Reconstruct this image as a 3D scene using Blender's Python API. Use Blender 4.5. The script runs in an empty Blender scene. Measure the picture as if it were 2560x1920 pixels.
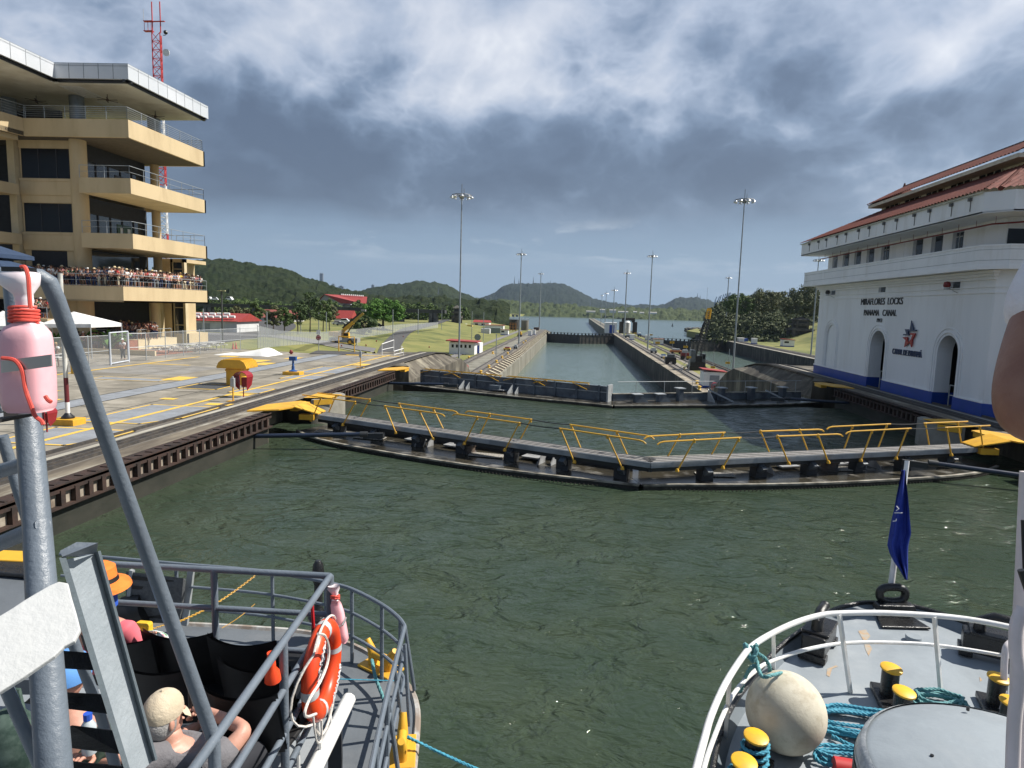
import bpy, bmesh, math, random
from mathutils import Vector, Matrix, noise
from math import sin, cos, pi, radians
random.seed(7)
V3 = Vector
scn = bpy.context.scene
COL = scn.collection
# ------------------------------------------------------------------ camera
YAW, PITCH, ROLL, FPX = 0.0946, 0.1183, 0.0278, 1605.4
CAM = V3((0, 0, 6.3))
_f = V3((-sin(YAW)*cos(PITCH), cos(YAW)*cos(PITCH), -sin(PITCH)))
_r = V3((cos(YAW), sin(YAW), 0)); _u = _r.cross(_f)
_r2 = _r*cos(ROLL) + _u*sin(ROLL); _u2 = _u*cos(ROLL) - _r*sin(ROLL)
cd = bpy.data.cameras.new('camera'); cam = bpy.data.objects.new('camera', cd); COL.objects.link(cam)
cd.sensor_width = 36; cd.lens = 36*FPX/2560; cd.clip_start = 0.05; cd.clip_end = 40000
m = Matrix.Identity(4)
for i in range(3):
    m[i][0], m[i][1], m[i][2], m[i][3] = _r2[i], _u2[i], -_f[i], CAM[i]
cam.matrix_world = m
scn.camera = cam
def ray(px, py): return _f + _r2*((px-1280)/FPX) - _u2*((py-960)/FPX)
def gz(px, py, z): d = ray(px, py); return CAM + d*((z-CAM.z)/d.z)      # point at height z seen at a photo pixel
def gx(px, py, X): d = ray(px, py); return CAM + d*(X/d.x)
def gy(px, py, Y): d = ray(px, py); return CAM + d*(Y/d.y)
# ------------------------------------------------------------------ sun, world, exposure
SUN_AZ, SUN_EL = radians(74), radians(48)
sd = V3((sin(SUN_AZ)*cos(SUN_EL), cos(SUN_AZ)*cos(SUN_EL), sin(SUN_EL)))
sl = bpy.data.lights.new('sun', 'SUN'); sl.energy = 5.0; sl.angle = radians(0.5); sl.color = (1, .95, .87)
so = bpy.data.objects.new('sun', sl); COL.objects.link(so); so.rotation_euler = sd.to_track_quat('Z', 'Y').to_euler()
scn.view_settings.view_transform = 'Standard'; scn.view_settings.look = 'None'
scn.view_settings.exposure = 0.52; scn.view_settings.gamma = 1
scn.view_settings.use_curve_mapping = False

class NT:
    """small helper for building node trees"""
    def __init__(s, tree): s.t = tree; s.n = tree.nodes; s.l = tree.links
    def node(s, ty, **kw):
        n = s.n.new(ty)
        for k, v in kw.items():
            if k.startswith('_'): setattr(n, k[1:], v)
        return n
    def inp(s, n, key, v):
        if v is None: return
        sk = n.inputs[key]
        if hasattr(v, 'is_linked') or isinstance(v, bpy.types.NodeSocket): s.l.new(v, sk)
        else:
            if isinstance(v, (tuple, list)) and len(v) == 3 and sk.type == 'RGBA': v = (*v, 1)
            sk.default_value = v
    def math(s, op, a, b=None, c=None, clamp=False):
        n = s.n.new('ShaderNodeMath'); n.operation = op; n.use_clamp = clamp
        s.inp(n, 0, a)
        if b is not None: s.inp(n, 1, b)
        if c is not None: s.inp(n, 2, c)
        return n.outputs[0]
    def vmath(s, op, a, b=None, out=0):
        n = s.n.new('ShaderNodeVectorMath'); n.operation = op
        s.inp(n, 0, a)
        if b is not None: s.inp(n, 1, b)
        return n.outputs[out]
    def scale(s, a, k):
        n = s.n.new('ShaderNodeVectorMath'); n.operation = 'SCALE'; s.inp(n, 0, a); s.inp(n, 3, k); return n.outputs[0]
    def noise(s, vec, scale, detail=4, rough=.55, dist=0, out='Fac'):
        n = s.n.new('ShaderNodeTexNoise'); s.inp(n, 'Vector', vec); s.inp(n, 'Scale', scale); s.inp(n, 'Detail', detail)
        s.inp(n, 'Roughness', rough); s.inp(n, 'Distortion', dist); return n.outputs[out]
    def ramp(s, fac, stops, interp='LINEAR'):
        n = s.n.new('ShaderNodeValToRGB'); s.inp(n, 0, fac); e = n.color_ramp.elements; n.color_ramp.interpolation = interp
        while len(e) > 1: e.remove(e[-1])
        for i, (p, c) in enumerate(stops):
            if isinstance(c, (int, float)): c = (c, c, c)
            if i == 0: e[0].position = p; e[0].color = (*c, 1)
            else: q = e.new(p); q.color = (*c, 1)
        return n.outputs[0]
    def mix(s, fac, a, b, mode='MIX'):
        n = s.n.new('ShaderNodeMix'); n.data_type = 'RGBA'; n.blend_type = mode
        s.inp(n, 0, fac); s.inp(n, 6, a); s.inp(n, 7, b); return n.outputs[2]
    def xyz(s, v):
        n = s.n.new('ShaderNodeSeparateXYZ'); s.inp(n, 0, v); return n.outputs
    def comb(s, x, y, z):
        n = s.n.new('ShaderNodeCombineXYZ'); s.inp(n, 0, x); s.inp(n, 1, y); s.inp(n, 2, z); return n.outputs[0]

w = bpy.data.worlds.new('World'); scn.world = w; w.use_nodes = True
T = NT(w.node_tree); T.n.clear()
tc = T.n.new('ShaderNodeTexCoord'); D = tc.outputs['Generated']
D = T.vmath('NORMALIZE', D)
X, Y, Z = T.xyz(D)
zc = T.math('MAXIMUM', Z, 0.0)
el = T.math('ARCSINE', Z)
az = T.math('ARCTAN2', X, Y)
sky = T.n.new('ShaderNodeTexSky'); sky.sky_type = 'NISHITA'; sky.sun_disc = False
sky.sun_elevation = SUN_EL; sky.sun_rotation = SUN_AZ; sky.air_density = 1.3; sky.dust_density = 2.0
# cloud coordinates: direction angles, gently flattened, warped for billows
S0 = T.comb(T.math('MULTIPLY', az, 2.9), T.math('MULTIPLY', el, 4.0), 1.7)
warp = T.noise(S0, 1.1, 5, .55, 0, 'Color')
S1 = T.vmath('ADD', S0, T.scale(T.vmath('SUBTRACT', warp, (.5, .5, .5)), .34))
n_big = T.noise(S1, .9, 5, .5)
n_mid = T.noise(S1, 2.6, 8, .56)
def billow(vec, sc, octs=5):
    r = None; amp = 1.0
    for i in range(octs):
        n_ = T.noise(T.vmath('ADD', vec, (i*3.1, i*1.7, 0)), sc*2**i, 0, .5); q_ = T.math('MULTIPLY', T.math('ABSOLUTE', T.math('SUBTRACT', T.math('MULTIPLY', n_, 2.0), 1.0)), amp)
        r = q_ if r is None else T.math('ADD', r, q_); amp *= .55
    return T.math('SUBTRACT', 1.0, T.math('MULTIPLY', r, 1.25))
n_puff = T.math('MULTIPLY', T.math('ADD', billow(S1, 1.7), n_mid), .5)
A2 = S0
n_str = T.noise(T.comb(T.math('MULTIPLY', az, 2.2), T.math('MULTIPLY', el, 14.0), 3.1), 1.6, 8, .58, .3)
def lobe(px, py, sx, sy, amp):
    d = ray(px, py).normalized(); a0 = math.atan2(d.x, d.y); e0 = math.asin(d.z)
    u = T.math('DIVIDE', T.math('SUBTRACT', az, a0), sx/1605); v = T.math('DIVIDE', T.math('SUBTRACT', el, e0), sy/1605)
    r2 = T.math('ADD', T.math('MULTIPLY', u, u), T.math('MULTIPLY', v, v))
    return T.math('MULTIPLY', T.math('EXPONENT', T.math('MULTIPLY', r2, -1.0)), amp)
def addall(*a):
    r = a[0]
    for q in a[1:]: r = T.math('ADD', r, q)
    return r
# brightness of the cloud deck as a function of elevation, broken up by noise; darkened overhead, out of view, to cut ambient light
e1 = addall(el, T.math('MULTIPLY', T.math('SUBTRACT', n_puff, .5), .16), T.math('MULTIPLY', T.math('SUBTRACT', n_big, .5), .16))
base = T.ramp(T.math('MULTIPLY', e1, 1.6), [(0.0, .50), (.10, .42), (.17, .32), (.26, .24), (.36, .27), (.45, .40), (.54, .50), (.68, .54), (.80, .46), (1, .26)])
lob = addall(lobe(1180, 170, 260, 140, .30), lobe(1500, 260, 330, 120, .16), lobe(2420, 90, 380, 150, .32), lobe(2250, 470, 330, 70, .30), lobe(130, 130, 260, 100, .25),
             lobe(720, 360, 420, 150, -.12), lobe(1500, 450, 700, 90, -.20), lobe(2000, 230, 260, 130, -.22), lobe(600, 60, 200, 150, .1), lobe(560, 520, 300, 120, -.1))
det = T.math('MULTIPLY', T.math('SUBTRACT', n_mid, .5), .30)
det2 = T.math('MULTIPLY', T.math('SUBTRACT', n_puff, .5), .60)
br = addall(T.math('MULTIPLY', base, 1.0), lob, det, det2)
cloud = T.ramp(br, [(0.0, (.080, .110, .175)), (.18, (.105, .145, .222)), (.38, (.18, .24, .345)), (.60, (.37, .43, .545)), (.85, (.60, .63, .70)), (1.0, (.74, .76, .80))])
# clear air under the deck near the horizon with thin wisps
clear = T.ramp(T.math('MULTIPLY', el, 4.0), [(0.0, (.255, .355, .48)), (.25, (.225, .315, .435)), (.6, (.16, .23, .34)), (1.0, (.10, .145, .23))])
wis = T.math('MULTIPLY', T.ramp(T.math('ADD', n_str, T.math('MULTIPLY', T.math('SUBTRACT', n_mid, .5), .5)), [(.53, 0), (.70, 1)]),
             addall(lobe(1000, 590, 190, 42, 1.0), lobe(1500, 575, 260, 36, 1.0), lobe(1530, 632, 70, 14, 1.0), lobe(2050, 560, 300, 60, .8), lobe(760, 560, 40, 25, .8), lobe(1900, 660, 400, 80, .35)))
clear = T.mix(T.math('MINIMUM', wis, 1.0), clear, (.62, .67, .73))
low_mask = T.ramp(T.math('MULTIPLY', addall(el, T.math('MULTIPLY', T.math('SUBTRACT', n_str, .5), .05), T.math('MULTIPLY', T.math('SUBTRACT', n_mid, .5), .05)), 4.0), [(.40, 0), (.60, 1)])
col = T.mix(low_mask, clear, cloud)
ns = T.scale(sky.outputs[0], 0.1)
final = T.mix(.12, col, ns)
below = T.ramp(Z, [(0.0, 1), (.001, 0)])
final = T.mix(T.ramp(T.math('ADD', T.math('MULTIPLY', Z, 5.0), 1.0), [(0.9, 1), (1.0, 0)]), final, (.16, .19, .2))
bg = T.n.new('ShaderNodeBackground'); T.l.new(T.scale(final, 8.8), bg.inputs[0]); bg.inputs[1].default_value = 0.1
wo = T.n.new('ShaderNodeOutputWorld'); T.l.new(bg.outputs[0], wo.inputs[0])

# ------------------------------------------------------------------ materials
MATS = {}
def mat(name, c, rough=.6, c2=None, nscale=3.0, bump=0.0, bscale=None, metal=0.0, spec=.5, stretch=None, c3=None, s3=.6, thr=(.4, .62), coord='Object', detail=6, coat=0):
    if name in MATS: return MATS[name]
    mt = bpy.data.materials.new(name); mt.use_nodes = True
    t = NT(mt.node_tree); b = t.n['Principled BSDF']
    tc = t.n.new('ShaderNodeTexCoord'); v = tc.outputs[coord]
    if stretch: v = t.vmath('MULTIPLY', v, stretch)
    if c2 is None: c2 = tuple(min(1, q*.82) for q in c)
    f = t.noise(v, nscale, detail, .6)
    col = t.mix(t.ramp(f, [(thr[0], 0), (thr[1], 1)]), c, c2)
    if c3:
        f3 = t.noise(v, s3, 5, .65); col = t.mix(t.ramp(f3, [(.52, 0), (.66, 1)]), col, c3)
    t.inp(b, 'Base Color', col); t.inp(b, 'Metallic', metal); t.inp(b, 'Specular IOR Level', spec)
    t.inp(b, 'Roughness', t.math('ADD', t.math('MULTIPLY', f, .18), rough-.09))
    if coat: t.inp(b, 'Coat Weight', coat)
    if bump:
        bn = t.n.new('ShaderNodeBump'); t.inp(bn, 'Strength', bump); t.inp(bn, 'Distance', .02)
        t.inp(bn, 'Height', t.noise(v, bscale or nscale*6, 6, .65)); t.l.new(bn.outputs[0], b.inputs['Normal'])
    MATS[name] = mt
    return mt

# ------------------------------------------------------------------ mesh builder
class MB:
    def __init__(s): s.v = []; s.f = []; s.p = []
    def add(s, vs, fs):
        if fs: s.p.append((list(vs), list(fs)))
        o = len(s.v); s.v += [V3(q) for q in vs]; s.f += [tuple(i+o for i in f) for f in fs]; return s
    def obox(s, o, a, b, c):
        o, a, b, c = V3(o), V3(a), V3(b), V3(c)
        vs = [o, o+a, o+a+b, o+b, o+c, o+a+c, o+a+b+c, o+b+c]
        fs = [(0, 3, 2, 1), (4, 5, 6, 7), (0, 1, 5, 4), (1, 2, 6, 5), (2, 3, 7, 6), (3, 0, 4, 7)]
        if a.cross(b).dot(c) < 0: fs = [f[::-1] for f in fs]
        return s.add(vs, fs)
    def box(s, x0, x1, y0, y1, z0, z1): return s.obox((x0, y0, z0), (x1-x0, 0, 0), (0, y1-y0, 0), (0, 0, z1-z0))
    def cbox(s, c, sz, rz=0):
        c = V3(c); a = V3((cos(rz), sin(rz), 0)); b = V3((-sin(rz), cos(rz), 0))
        return s.obox(c-a*sz[0]/2-b*sz[1]/2-V3((0, 0, sz[2]/2)), a*sz[0], b*sz[1], (0, 0, sz[2]))
    def beam(s, p, q, w, h, up=(0, 0, 1)):
        p, q = V3(p), V3(q); d = q-p; u = V3(up)
        a = d.cross(u)
        if a.length < 1e-6: a = d.cross(V3((1, 0, 0)))
        a.normalize(); u = a.cross(d).normalized()
        return s.obox(p-a*w/2-u*h/2, d, a*w, u*h)
    def prism(s, poly, vec):
        n = len(poly); vec = V3(vec); P = [V3(q) for q in poly]
        nr = V3((0, 0, 0))
        for i in range(n): nr += P[i].cross(P[(i+1) % n])
        fl = nr.dot(vec) > 0
        vs = P+[q+vec for q in P]; fs = [tuple(range(n))[::-1], tuple(range(n, 2*n))]+[(i, (i+1) % n, n+(i+1) % n, n+i) for i in range(n)]
        if not fl: fs = [f[::-1] for f in fs]
        return s.add(vs, fs)
    def tube(s, pts, r, n=8, closed=False, caps=True):
        pts = [V3(q) for q in pts]; m = len(pts); rs = r if isinstance(r, (list, tuple)) else [r]*m
        o = len(s.v); prev = None; vs = []
        for i, q in enumerate(pts):
            if closed: t = pts[(i+1) % m]-pts[i-1]
            else: t = pts[min(i+1, m-1)]-pts[max(i-1, 0)]
            t.normalize()
            if prev is None:
                a = t.cross(V3((0, 0, 1)))
                if a.length < .1: a = t.cross(V3((1, 0, 0)))
            else: a = prev-t*prev.dot(t)
            a.normalize(); prev = a; b = t.cross(a)
            for j in range(n):
                an = 2*pi*j/n; vs.append(q+(a*cos(an)+b*sin(an))*rs[i])
        fs = []
        for i in range(m if closed else m-1):
            i2 = (i+1) % m
            for j in range(n): fs.append((i*n+j, i*n+(j+1) % n, i2*n+(j+1) % n, i2*n+j))
        if caps and not closed: fs += [tuple(range(n))[::-1], tuple((m-1)*n+j for j in range(n))]
        return s.add(vs, fs)
    def cyl(s, p, q, r, n=10): return s.tube([p, q], r, n)
    def lathe(s, c, prof, n=16, axis=(0, 0, 1), cap=True):
        c = V3(c); ax = V3(axis).normalized(); a = ax.orthogonal().normalized(); b = ax.cross(a); vs = []; fs = []
        for (r, h) in prof:
            for j in range(n): an = 2*pi*j/n; vs.append(c+ax*h+(a*cos(an)+b*sin(an))*max(r, 1e-4))
        m = len(prof)
        for i in range(m-1):
            for j in range(n): fs.append((i*n+j, i*n+(j+1) % n, (i+1)*n+(j+1) % n, (i+1)*n+j))
        if cap: fs += [tuple(range(n))[::-1], tuple((m-1)*n+j for j in range(n))]
        return s.add(vs, fs)
    def ball(s, c, r, n=12, m=8, sq=(1, 1, 1)):
        c = V3(c); vs = []; fs = []
        for i in range(m+1):
            th = pi*i/m
            for j in range(n): an = 2*pi*j/n; vs.append(c+V3((sin(th)*cos(an)*sq[0], sin(th)*sin(an)*sq[1], cos(th)*sq[2]))*r)
        for i in range(m):
            for j in range(n): fs.append((i*n+j, (i+1)*n+j, (i+1)*n+(j+1) % n, i*n+(j+1) % n))
        return s.add(vs, fs)
    def grid(s, fn, nu, nv):
        vs = [fn(i/nu, j/nv) for j in range(nv+1) for i in range(nu+1)]
        return s.add(vs, [(j*(nu+1)+i, j*(nu+1)+i+1, (j+1)*(nu+1)+i+1, (j+1)*(nu+1)+i) for j in range(nv) for i in range(nu)])
    def quad(s, a, b, c, d): return s.add([a, b, c, d], [(0, 1, 2, 3)])
    def join(s, o, M=None):
        return s.add([(M @ q) if M else q for q in o.v], o.f)

def wloc(o):
    l = V3((0, 0, 0))
    while o: l = l+o.location; o = o.parent
    return l
def obj(name, mb, mt, parent=None, smooth=False, bevel=0, origin=None, label=None):
    me = bpy.data.meshes.new(name)
    off = wloc(parent) if parent else (V3(origin) if origin else V3((0, 0, 0)))
    if parent is None and origin is None and mb.v:
        xs = [q.x for q in mb.v]; ys = [q.y for q in mb.v]; zs = [q.z for q in mb.v]
        off = V3(((min(xs)+max(xs))/2, (min(ys)+max(ys))/2, min(zs)))
    me.from_pydata([tuple(q-off) for q in mb.v], [], mb.f); me.update()
    o = bpy.data.objects.new(name, me); COL.objects.link(o)
    if parent: o.parent = parent
    else: o.location = off
    if mt is not None: me.materials.append(mt)
    if smooth:
        for p in me.polygons: p.use_smooth = True
        if smooth != 'full':
            try: me.set_sharp_from_angle(angle=radians(40))
            except Exception: pass
    if bevel:
        bv = o.modifiers.new('bevel', 'BEVEL'); bv.width = bevel; bv.segments = 2; bv.limit_method = 'ANGLE'; bv.angle_limit = radians(50)
    if label: o['label'] = label
    return o
def each(name, mb, mt, parent=None, **kw):
    """one object per piece"""
    out = []
    for vs, fs in mb.p:
        m_ = MB(); m_.add(vs, fs); out.append(obj(name, m_, mt, parent, **kw))
    return out
def thing(name, label, cat, loc=(0, 0, 0), rotz=0, group=None):
    o = bpy.data.objects.new(name, None); COL.objects.link(o); o.empty_display_size = .2
    o.location = loc; o.rotation_euler = (0, 0, rotz); o['label'] = label; o['category'] = cat
    if group: o['group'] = group
    return o
def tag(o, label, cat, group=None):
    o['label'] = label; o['category'] = cat
    if group: o['group'] = group
    return o
def struct(o): o['kind'] = 'structure'; return o
def stuff(o): o['kind'] = 'stuff'; return o
def copy_tree(o, parent=None):
    c = o.copy(); COL.objects.link(c); c.parent = parent
    for ch in list(o.children): copy_tree(ch, c)
    return c
def dup(root, loc, rotz=0, label=None, scale=None):
    c = copy_tree(root); c.location = loc; c.rotation_euler = (0, 0, rotz)
    if scale: c.scale = (scale,)*3 if isinstance(scale, (int, float)) else scale
    if label: c['label'] = label
    return c
def text_mb(txt, size, origin, xdir, ydir, depth=.02, sx=1.0, align='CENTER', bold=0.0, shear=0):
    cu = bpy.data.curves.new('t', 'FONT'); cu.body = txt; cu.size = 1; cu.extrude = 0.5; cu.align_x = align; cu.offset = bold; cu.shear = shear
    to = bpy.data.objects.new('t', cu); COL.objects.link(to)
    dg = bpy.context.evaluated_depsgraph_get(); me = to.evaluated_get(dg).to_mesh()
    xd = V3(xdir).normalized(); yd = V3(ydir).normalized(); nd = xd.cross(yd)
    mb = MB(); o = V3(origin)
    mb.add([o+xd*(v.co.x*size*sx)+yd*(v.co.y*size)+nd*(v.co.z*depth) for v in me.vertices], [tuple(p.vertices) for p in me.polygons])
    to.evaluated_get(dg).to_mesh_clear(); bpy.data.objects.remove(to); bpy.data.curves.remove(cu)
    return mb
def ordn(i):
    w_ = ['first', 'second', 'third', 'fourth', 'fifth', 'sixth', 'seventh', 'eighth', 'ninth', 'tenth', 'eleventh', 'twelfth', 'thirteenth', 'fourteenth', 'fifteenth', 'sixteenth', 'seventeenth', 'eighteenth', 'nineteenth', 'twentieth']
    if i < 20: return w_[i]
    t_ = ['', '', 'twenty', 'thirty', 'forty', 'fifty', 'sixty', 'seventy', 'eighty', 'ninety']; n_ = i+1
    if n_ >= 100: return 'hundredth' if n_ == 100 else 'hundred and '+ordn(n_-101)
    d_, r_ = divmod(n_, 10)
    return t_[d_][:-1]+'ieth' if r_ == 0 else t_[d_]+'-'+w_[r_-1]
# ------------------------------------------------------------------ shared materials
def water_mat(name, base, c2, wave=1.0, dist=.05, rough=.05):
    mt = bpy.data.materials.new(name); mt.use_nodes = True
    t = NT(mt.node_tree); b = t.n['Principled BSDF']
    g = t.n.new('ShaderNodeNewGeometry').outputs['Position']
    g2 = t.vmath('MULTIPLY', g, (.75, 1.25, 1))
    wv = t.vmath('ADD', g2, t.scale(t.noise(g, .5, 3, .5, 0, 'Color'), 1.2))
    a = t.noise(wv, wave*.9, 3, .5, .4); c = t.noise(wv, wave*3.2, 4, .55, .3); d = t.noise(g, wave*.22, 3, .5)
    # ridged chop
    rg = t.math('SUBTRACT', 1.0, t.math('ABSOLUTE', t.math('MULTIPLY', t.math('SUBTRACT', a, .5), 4.0)))
    hgt = t.math('ADD', t.math('MULTIPLY', rg, .18), t.math('ADD', t.math('MULTIPLY', c, .30), t.math('MULTIPLY', a, 1.0)))
    bn = t.n.new('ShaderNodeBump'); bn.inputs['Strength'].default_value = 1.0
    gust = t.ramp(d, [(.35, .55), (.65, 1.15)])
    t.inp(bn, 'Distance', t.math('MULTIPLY', gust, dist*2)); t.inp(bn, 'Height', hgt)
    t.l.new(bn.outputs[0], b.inputs['Normal'])
    t.inp(b, 'Base Color', t.mix(t.ramp(d, [(.4, 0), (.6, 1)]), base, c2))
    b.inputs['Roughness'].default_value = rough; b.inputs['IOR'].default_value = 1.33
    b.inputs['Specular IOR Level'].default_value = .5
    return mt
W_UP = water_mat('water_upper', (.032, .049, .030), (.043, .060, .037), 1.7, .105)
W_LOW = water_mat('water_lower', (.115, .155, .135), (.10, .14, .12), 1.8, .05, .12)
W_SEA = water_mat('water_sea', (.085, .120, .118), (.075, .11, .105), .35, .10, .22)
CONC = mat('apron_concrete', (.265, .24, .195), .85, (.165, .15, .12), .35, .25, 9, c3=(.34, .31, .255), s3=.3)
CONC_L = mat('pale_concrete', (.30, .285, .245), .85, (.21, .195, .16), .8, .3, 12)
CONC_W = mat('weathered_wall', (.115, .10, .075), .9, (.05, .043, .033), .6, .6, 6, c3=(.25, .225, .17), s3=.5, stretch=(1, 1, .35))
CONC_P = mat('lock_face', (.225, .215, .175), .9, (.13, .12, .09), .35, .4, 6, stretch=(1, .6, .3))
CONC_D = mat('lock_face_dark', (.055, .05, .042), .9, (.03, .028, .025), .5, .4, 6, c3=(.12, .11, .09), s3=.7, stretch=(1, 1, .3))
STEEL_R = mat('rusty_steel', (.048, .026, .019), .75, (.024, .016, .013), 3, .3)
STEEL_D = mat('dark_steel', (.020, .021, .024), .55, (.035, .033, .032), 2)
RAIL = mat('rail_steel', (.045, .043, .042), .5, (.08, .07, .06), 4)
YEL = mat('yellow_paint', (.72, .40, .03), .5, (.60, .32, .03), 2)
YEL_L = mat('yellow_marking', (.74, .47, .07), .75, (.50, .36, .12), 1.6, thr=(.45, .7))
GREY_M = mat('grey_marking', (.255, .275, .30), .75, (.20, .21, .225), 1.2)
GRASS = mat('grass', (.15, .16, .04), .95, (.21, .20, .06), .12, .5, 8, c3=(.075, .095, .022), s3=.05, coord='Object')
ASPH = mat('asphalt', (.075, .073, .072), .9, (.055, .054, .053), .5, .2)
WHITE = mat('white_paint', (.80, .80, .79), .55, (.72, .72, .70), .8)
BLUE = mat('blue_paint', (.008, .045, .30), .5, (.010, .050, .26), 1)
REDROOF = mat('red_roof', (.33, .045, .035), .6, (.26, .035, .03), 1.5)
GREYP = mat('grey_paint', (.20, .235, .27), .42, (.175, .205, .24), 3, .12, 30)
BLACK = mat('black_paint', (.010, .010, .011), .4, (.02, .02, .02), 5)
GLASS = mat('dark_glass', (.006, .008, .012), .2, (.01, .012, .015), .3, spec=.22)
GALV = mat('galvanised', (.42, .44, .45), .5, (.34, .36, .37), 3, metal=.3)
ORNG = mat('orange_paint', (.80, .09, .012), .42)
RED = mat('red_paint', (.28, .012, .02), .45)
POLEM = mat('pole_metal', (.32, .35, .37), .5, (.25, .28, .30), 1.5, metal=.25)
ZT, ZL, ZLW, ZS = 1.05, -6.45, -11.5, -14.0
XL, XR = -14.1, 19.4
# ------------------------------------------------------------------ water
def plane(name, x0, x1, y0, y1, z, mt):
    mb = MB(); mb.quad((x0, y0, z), (x1, y0, z), (x1, y1, z), (x0, y1, z)); return struct(obj(name, mb, mt))
plane('water', XL-4.5, XR+4.5, -160, 48, -.3, W_UP)
plane('water', -18, 20.95, 46, 420, ZLW, W_LOW)
plane('water', 36, 72, 95, 420, ZLW, W_LOW)
plane('water', -9000, 9000, -300, 14000, ZS-.5, W_SEA)
# ------------------------------------------------------------------ lock walls beside the upper chamber, with the ramp down to the lower level
HP = [(50, ZT), (66, ZT), (71, 1.0), (76, .62), (80, 0.0), (84, -1.0), (88, -2.6), (92, -4.5), (96, ZL)]
def hz(y):
    if y <= 50: return ZT
    for (a, za), (b, zb) in zip(HP, HP[1:]):
        if y <= b: return za+(zb-za)*(y-a)/(b-a)
    return ZL
def upper_wall(side, label):
    s = 1 if side == 'R' else -1; E = XR if side == 'R' else XL
    mb = MB(); ys = [-160, 28.4, 28.5, 34, 34.1, 49.2, 49.3, 54, 54.1] + [56+2*i for i in range(21)]
    sec = []
    for y in ys:
        z = hz(y); rec = 1.9 if (28.45 < y < 34.05 or 49.25 < y < 54.05) else 0     # recess that the gate leaf folds into
        fx = E+s*rec
        top = E+s*(0 if y < 54.05 else min(1.6, (y-54)*.4))+s*rec
        sec.append([V3((fx, y, -14)), V3((fx, y, min(z, .0)-.3)), V3((top, y, z)), V3((E+s*(7 if y > 54.05 else 26), y, z)), V3((E+s*(7.2 if y > 54.05 else 26), y, -14))])
    n = len(sec[0]); vs = [q for r_ in sec for q in r_]; fs = []
    for i in range(len(sec)-1):
        for j in range(n-1): fs.append((i*n+j, i*n+j+1, (i+1)*n+j+1, (i+1)*n+j) if s < 0 else (i*n+j, (i+1)*n+j, (i+1)*n+j+1, i*n+j+1))
    fs.append(tuple(range((len(sec)-1)*n, len(sec)*n)))
    mb.add(vs, fs)
    t = thing('lock_wall', label, 'wall', (E, 0, 0))
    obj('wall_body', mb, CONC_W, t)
    x = lambda d: E+s*d
    def strip(name, d0, d1, mt, dz, y0=-160, y1=96, parent=t, th=None):
        m2 = MB(); yy = [y0]+[y for y in [24, 50, 66, 71, 76, 80, 84, 88, 92] if y0 < y < y1]+[y1]
        for a, b in zip(yy, yy[1:]):
            za, zb = hz(a)+dz, hz(b)+dz
            off = 0
            if s < 0: m2.quad((x(d1), a, za), (x(d0), a, za), (x(d0), b, zb), (x(d1), b, zb))
            else: m2.quad((x(d0), a, za), (x(d1), a, za), (x(d1), b, zb), (x(d0), b, zb))
            if th:
                for dd, sg in ((d0, -1), (d1, 1)):
                    q = [(x(dd), a, za), (x(dd), b, zb), (x(dd), b, zb-th), (x(dd), a, za-th)]
                    m2.add(q, [(0, 1, 2, 3)])
        return obj(name, m2, mt, parent)
    top = mat('weathered_top', (.20, .17, .125), .9, (.10, .082, .062), .9, .5, 8, c3=(.36, .34, .28), s3=.7, stretch=(1.6, .35, 1))
    strip('edge_strip', .52, 1.3, top, .012, -160, 49)
    strip('track_bed', 1.3, 3.4, mat('track_bed', (.16, .145, .125), .9, (.095, .085, .075), .8, .3, stretch=(2, .25, 1)), .016)
    for d in (1.42, 1.75, 2.0): strip('rail', d, d+.11, RAIL, .12, th=.11)
    strip('rail', 3.0, 3.12, RAIL, .12, th=.11)
    strip('kerb_line', 2.35, 2.6, mat('pale_strip', (.42, .40, .34), .8, (.28, .26, .21), 1.2, stretch=(1, .3, 1)), .05, th=.05)
    # steel fender ledge with its ribs, and a lower flange
    segs = [(-40, 28.4), (35.6, 49.2)]
    for (a, b) in segs:
        fl = MB(); fl.box(min(x(-.16), x(.52)), max(x(-.16), x(.52)), a, b, ZT-.06, ZT+.02)
        fl.box(min(x(-.22), x(-.05)), max(x(-.22), x(-.05)), a, b, ZT-.60, ZT-.54)
        fl.box(min(x(-.16), x(-.12)), max(x(-.16), x(-.12)), a, b, ZT-.17, ZT+.07)
        obj('ledge_flange', fl, STEEL_R, t, bevel=0)
        bk = MB(); bk.box(min(x(-.03), x(.0)), max(x(-.03), x(.0)), a, b, ZT-.56, ZT-.1); obj('ledge_back', bk, mat('ledge_back', (.34, .30, .24), .85, (.16, .12, .09), 1.5), t)
        rb = MB(); y = a+.3
        k = 0
        while y < b:
            rb.box(min(x(-.19), x(-.03)), max(x(-.19), x(-.03)), y, y+.16, ZT-.54, ZT-.10)
            rb.box(min(x(.02), x(.30)), max(x(.02), x(.30)), y+.02, y+.12, ZT+.02, ZT+.05)
            y += .52
        stuff(obj('rib', rb, STEEL_R, t))
    # row of ladder rungs and a dark band: waterline slime plus painted shade under the ledge
    sl = MB(); sl.box(min(x(-.02), x(0)), max(x(-.02), x(0)), -160, 28.3, -3, ZT-.62); sl.box(min(x(-.02), x(0)), max(x(-.02), x(0)), 35.7, 49.1, -3, ZT-.62); each('slime_shade_band', sl, mat('slime_and_shade', (.035, .034, .026), .7, (.018, .02, .014), 1.2, .4, 8, stretch=(1, .5, 1)), t)
    return t
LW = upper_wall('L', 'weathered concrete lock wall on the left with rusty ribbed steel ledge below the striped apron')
RW = upper_wall('R', 'shaded concrete lock wall on the right running under the white control building')
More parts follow.
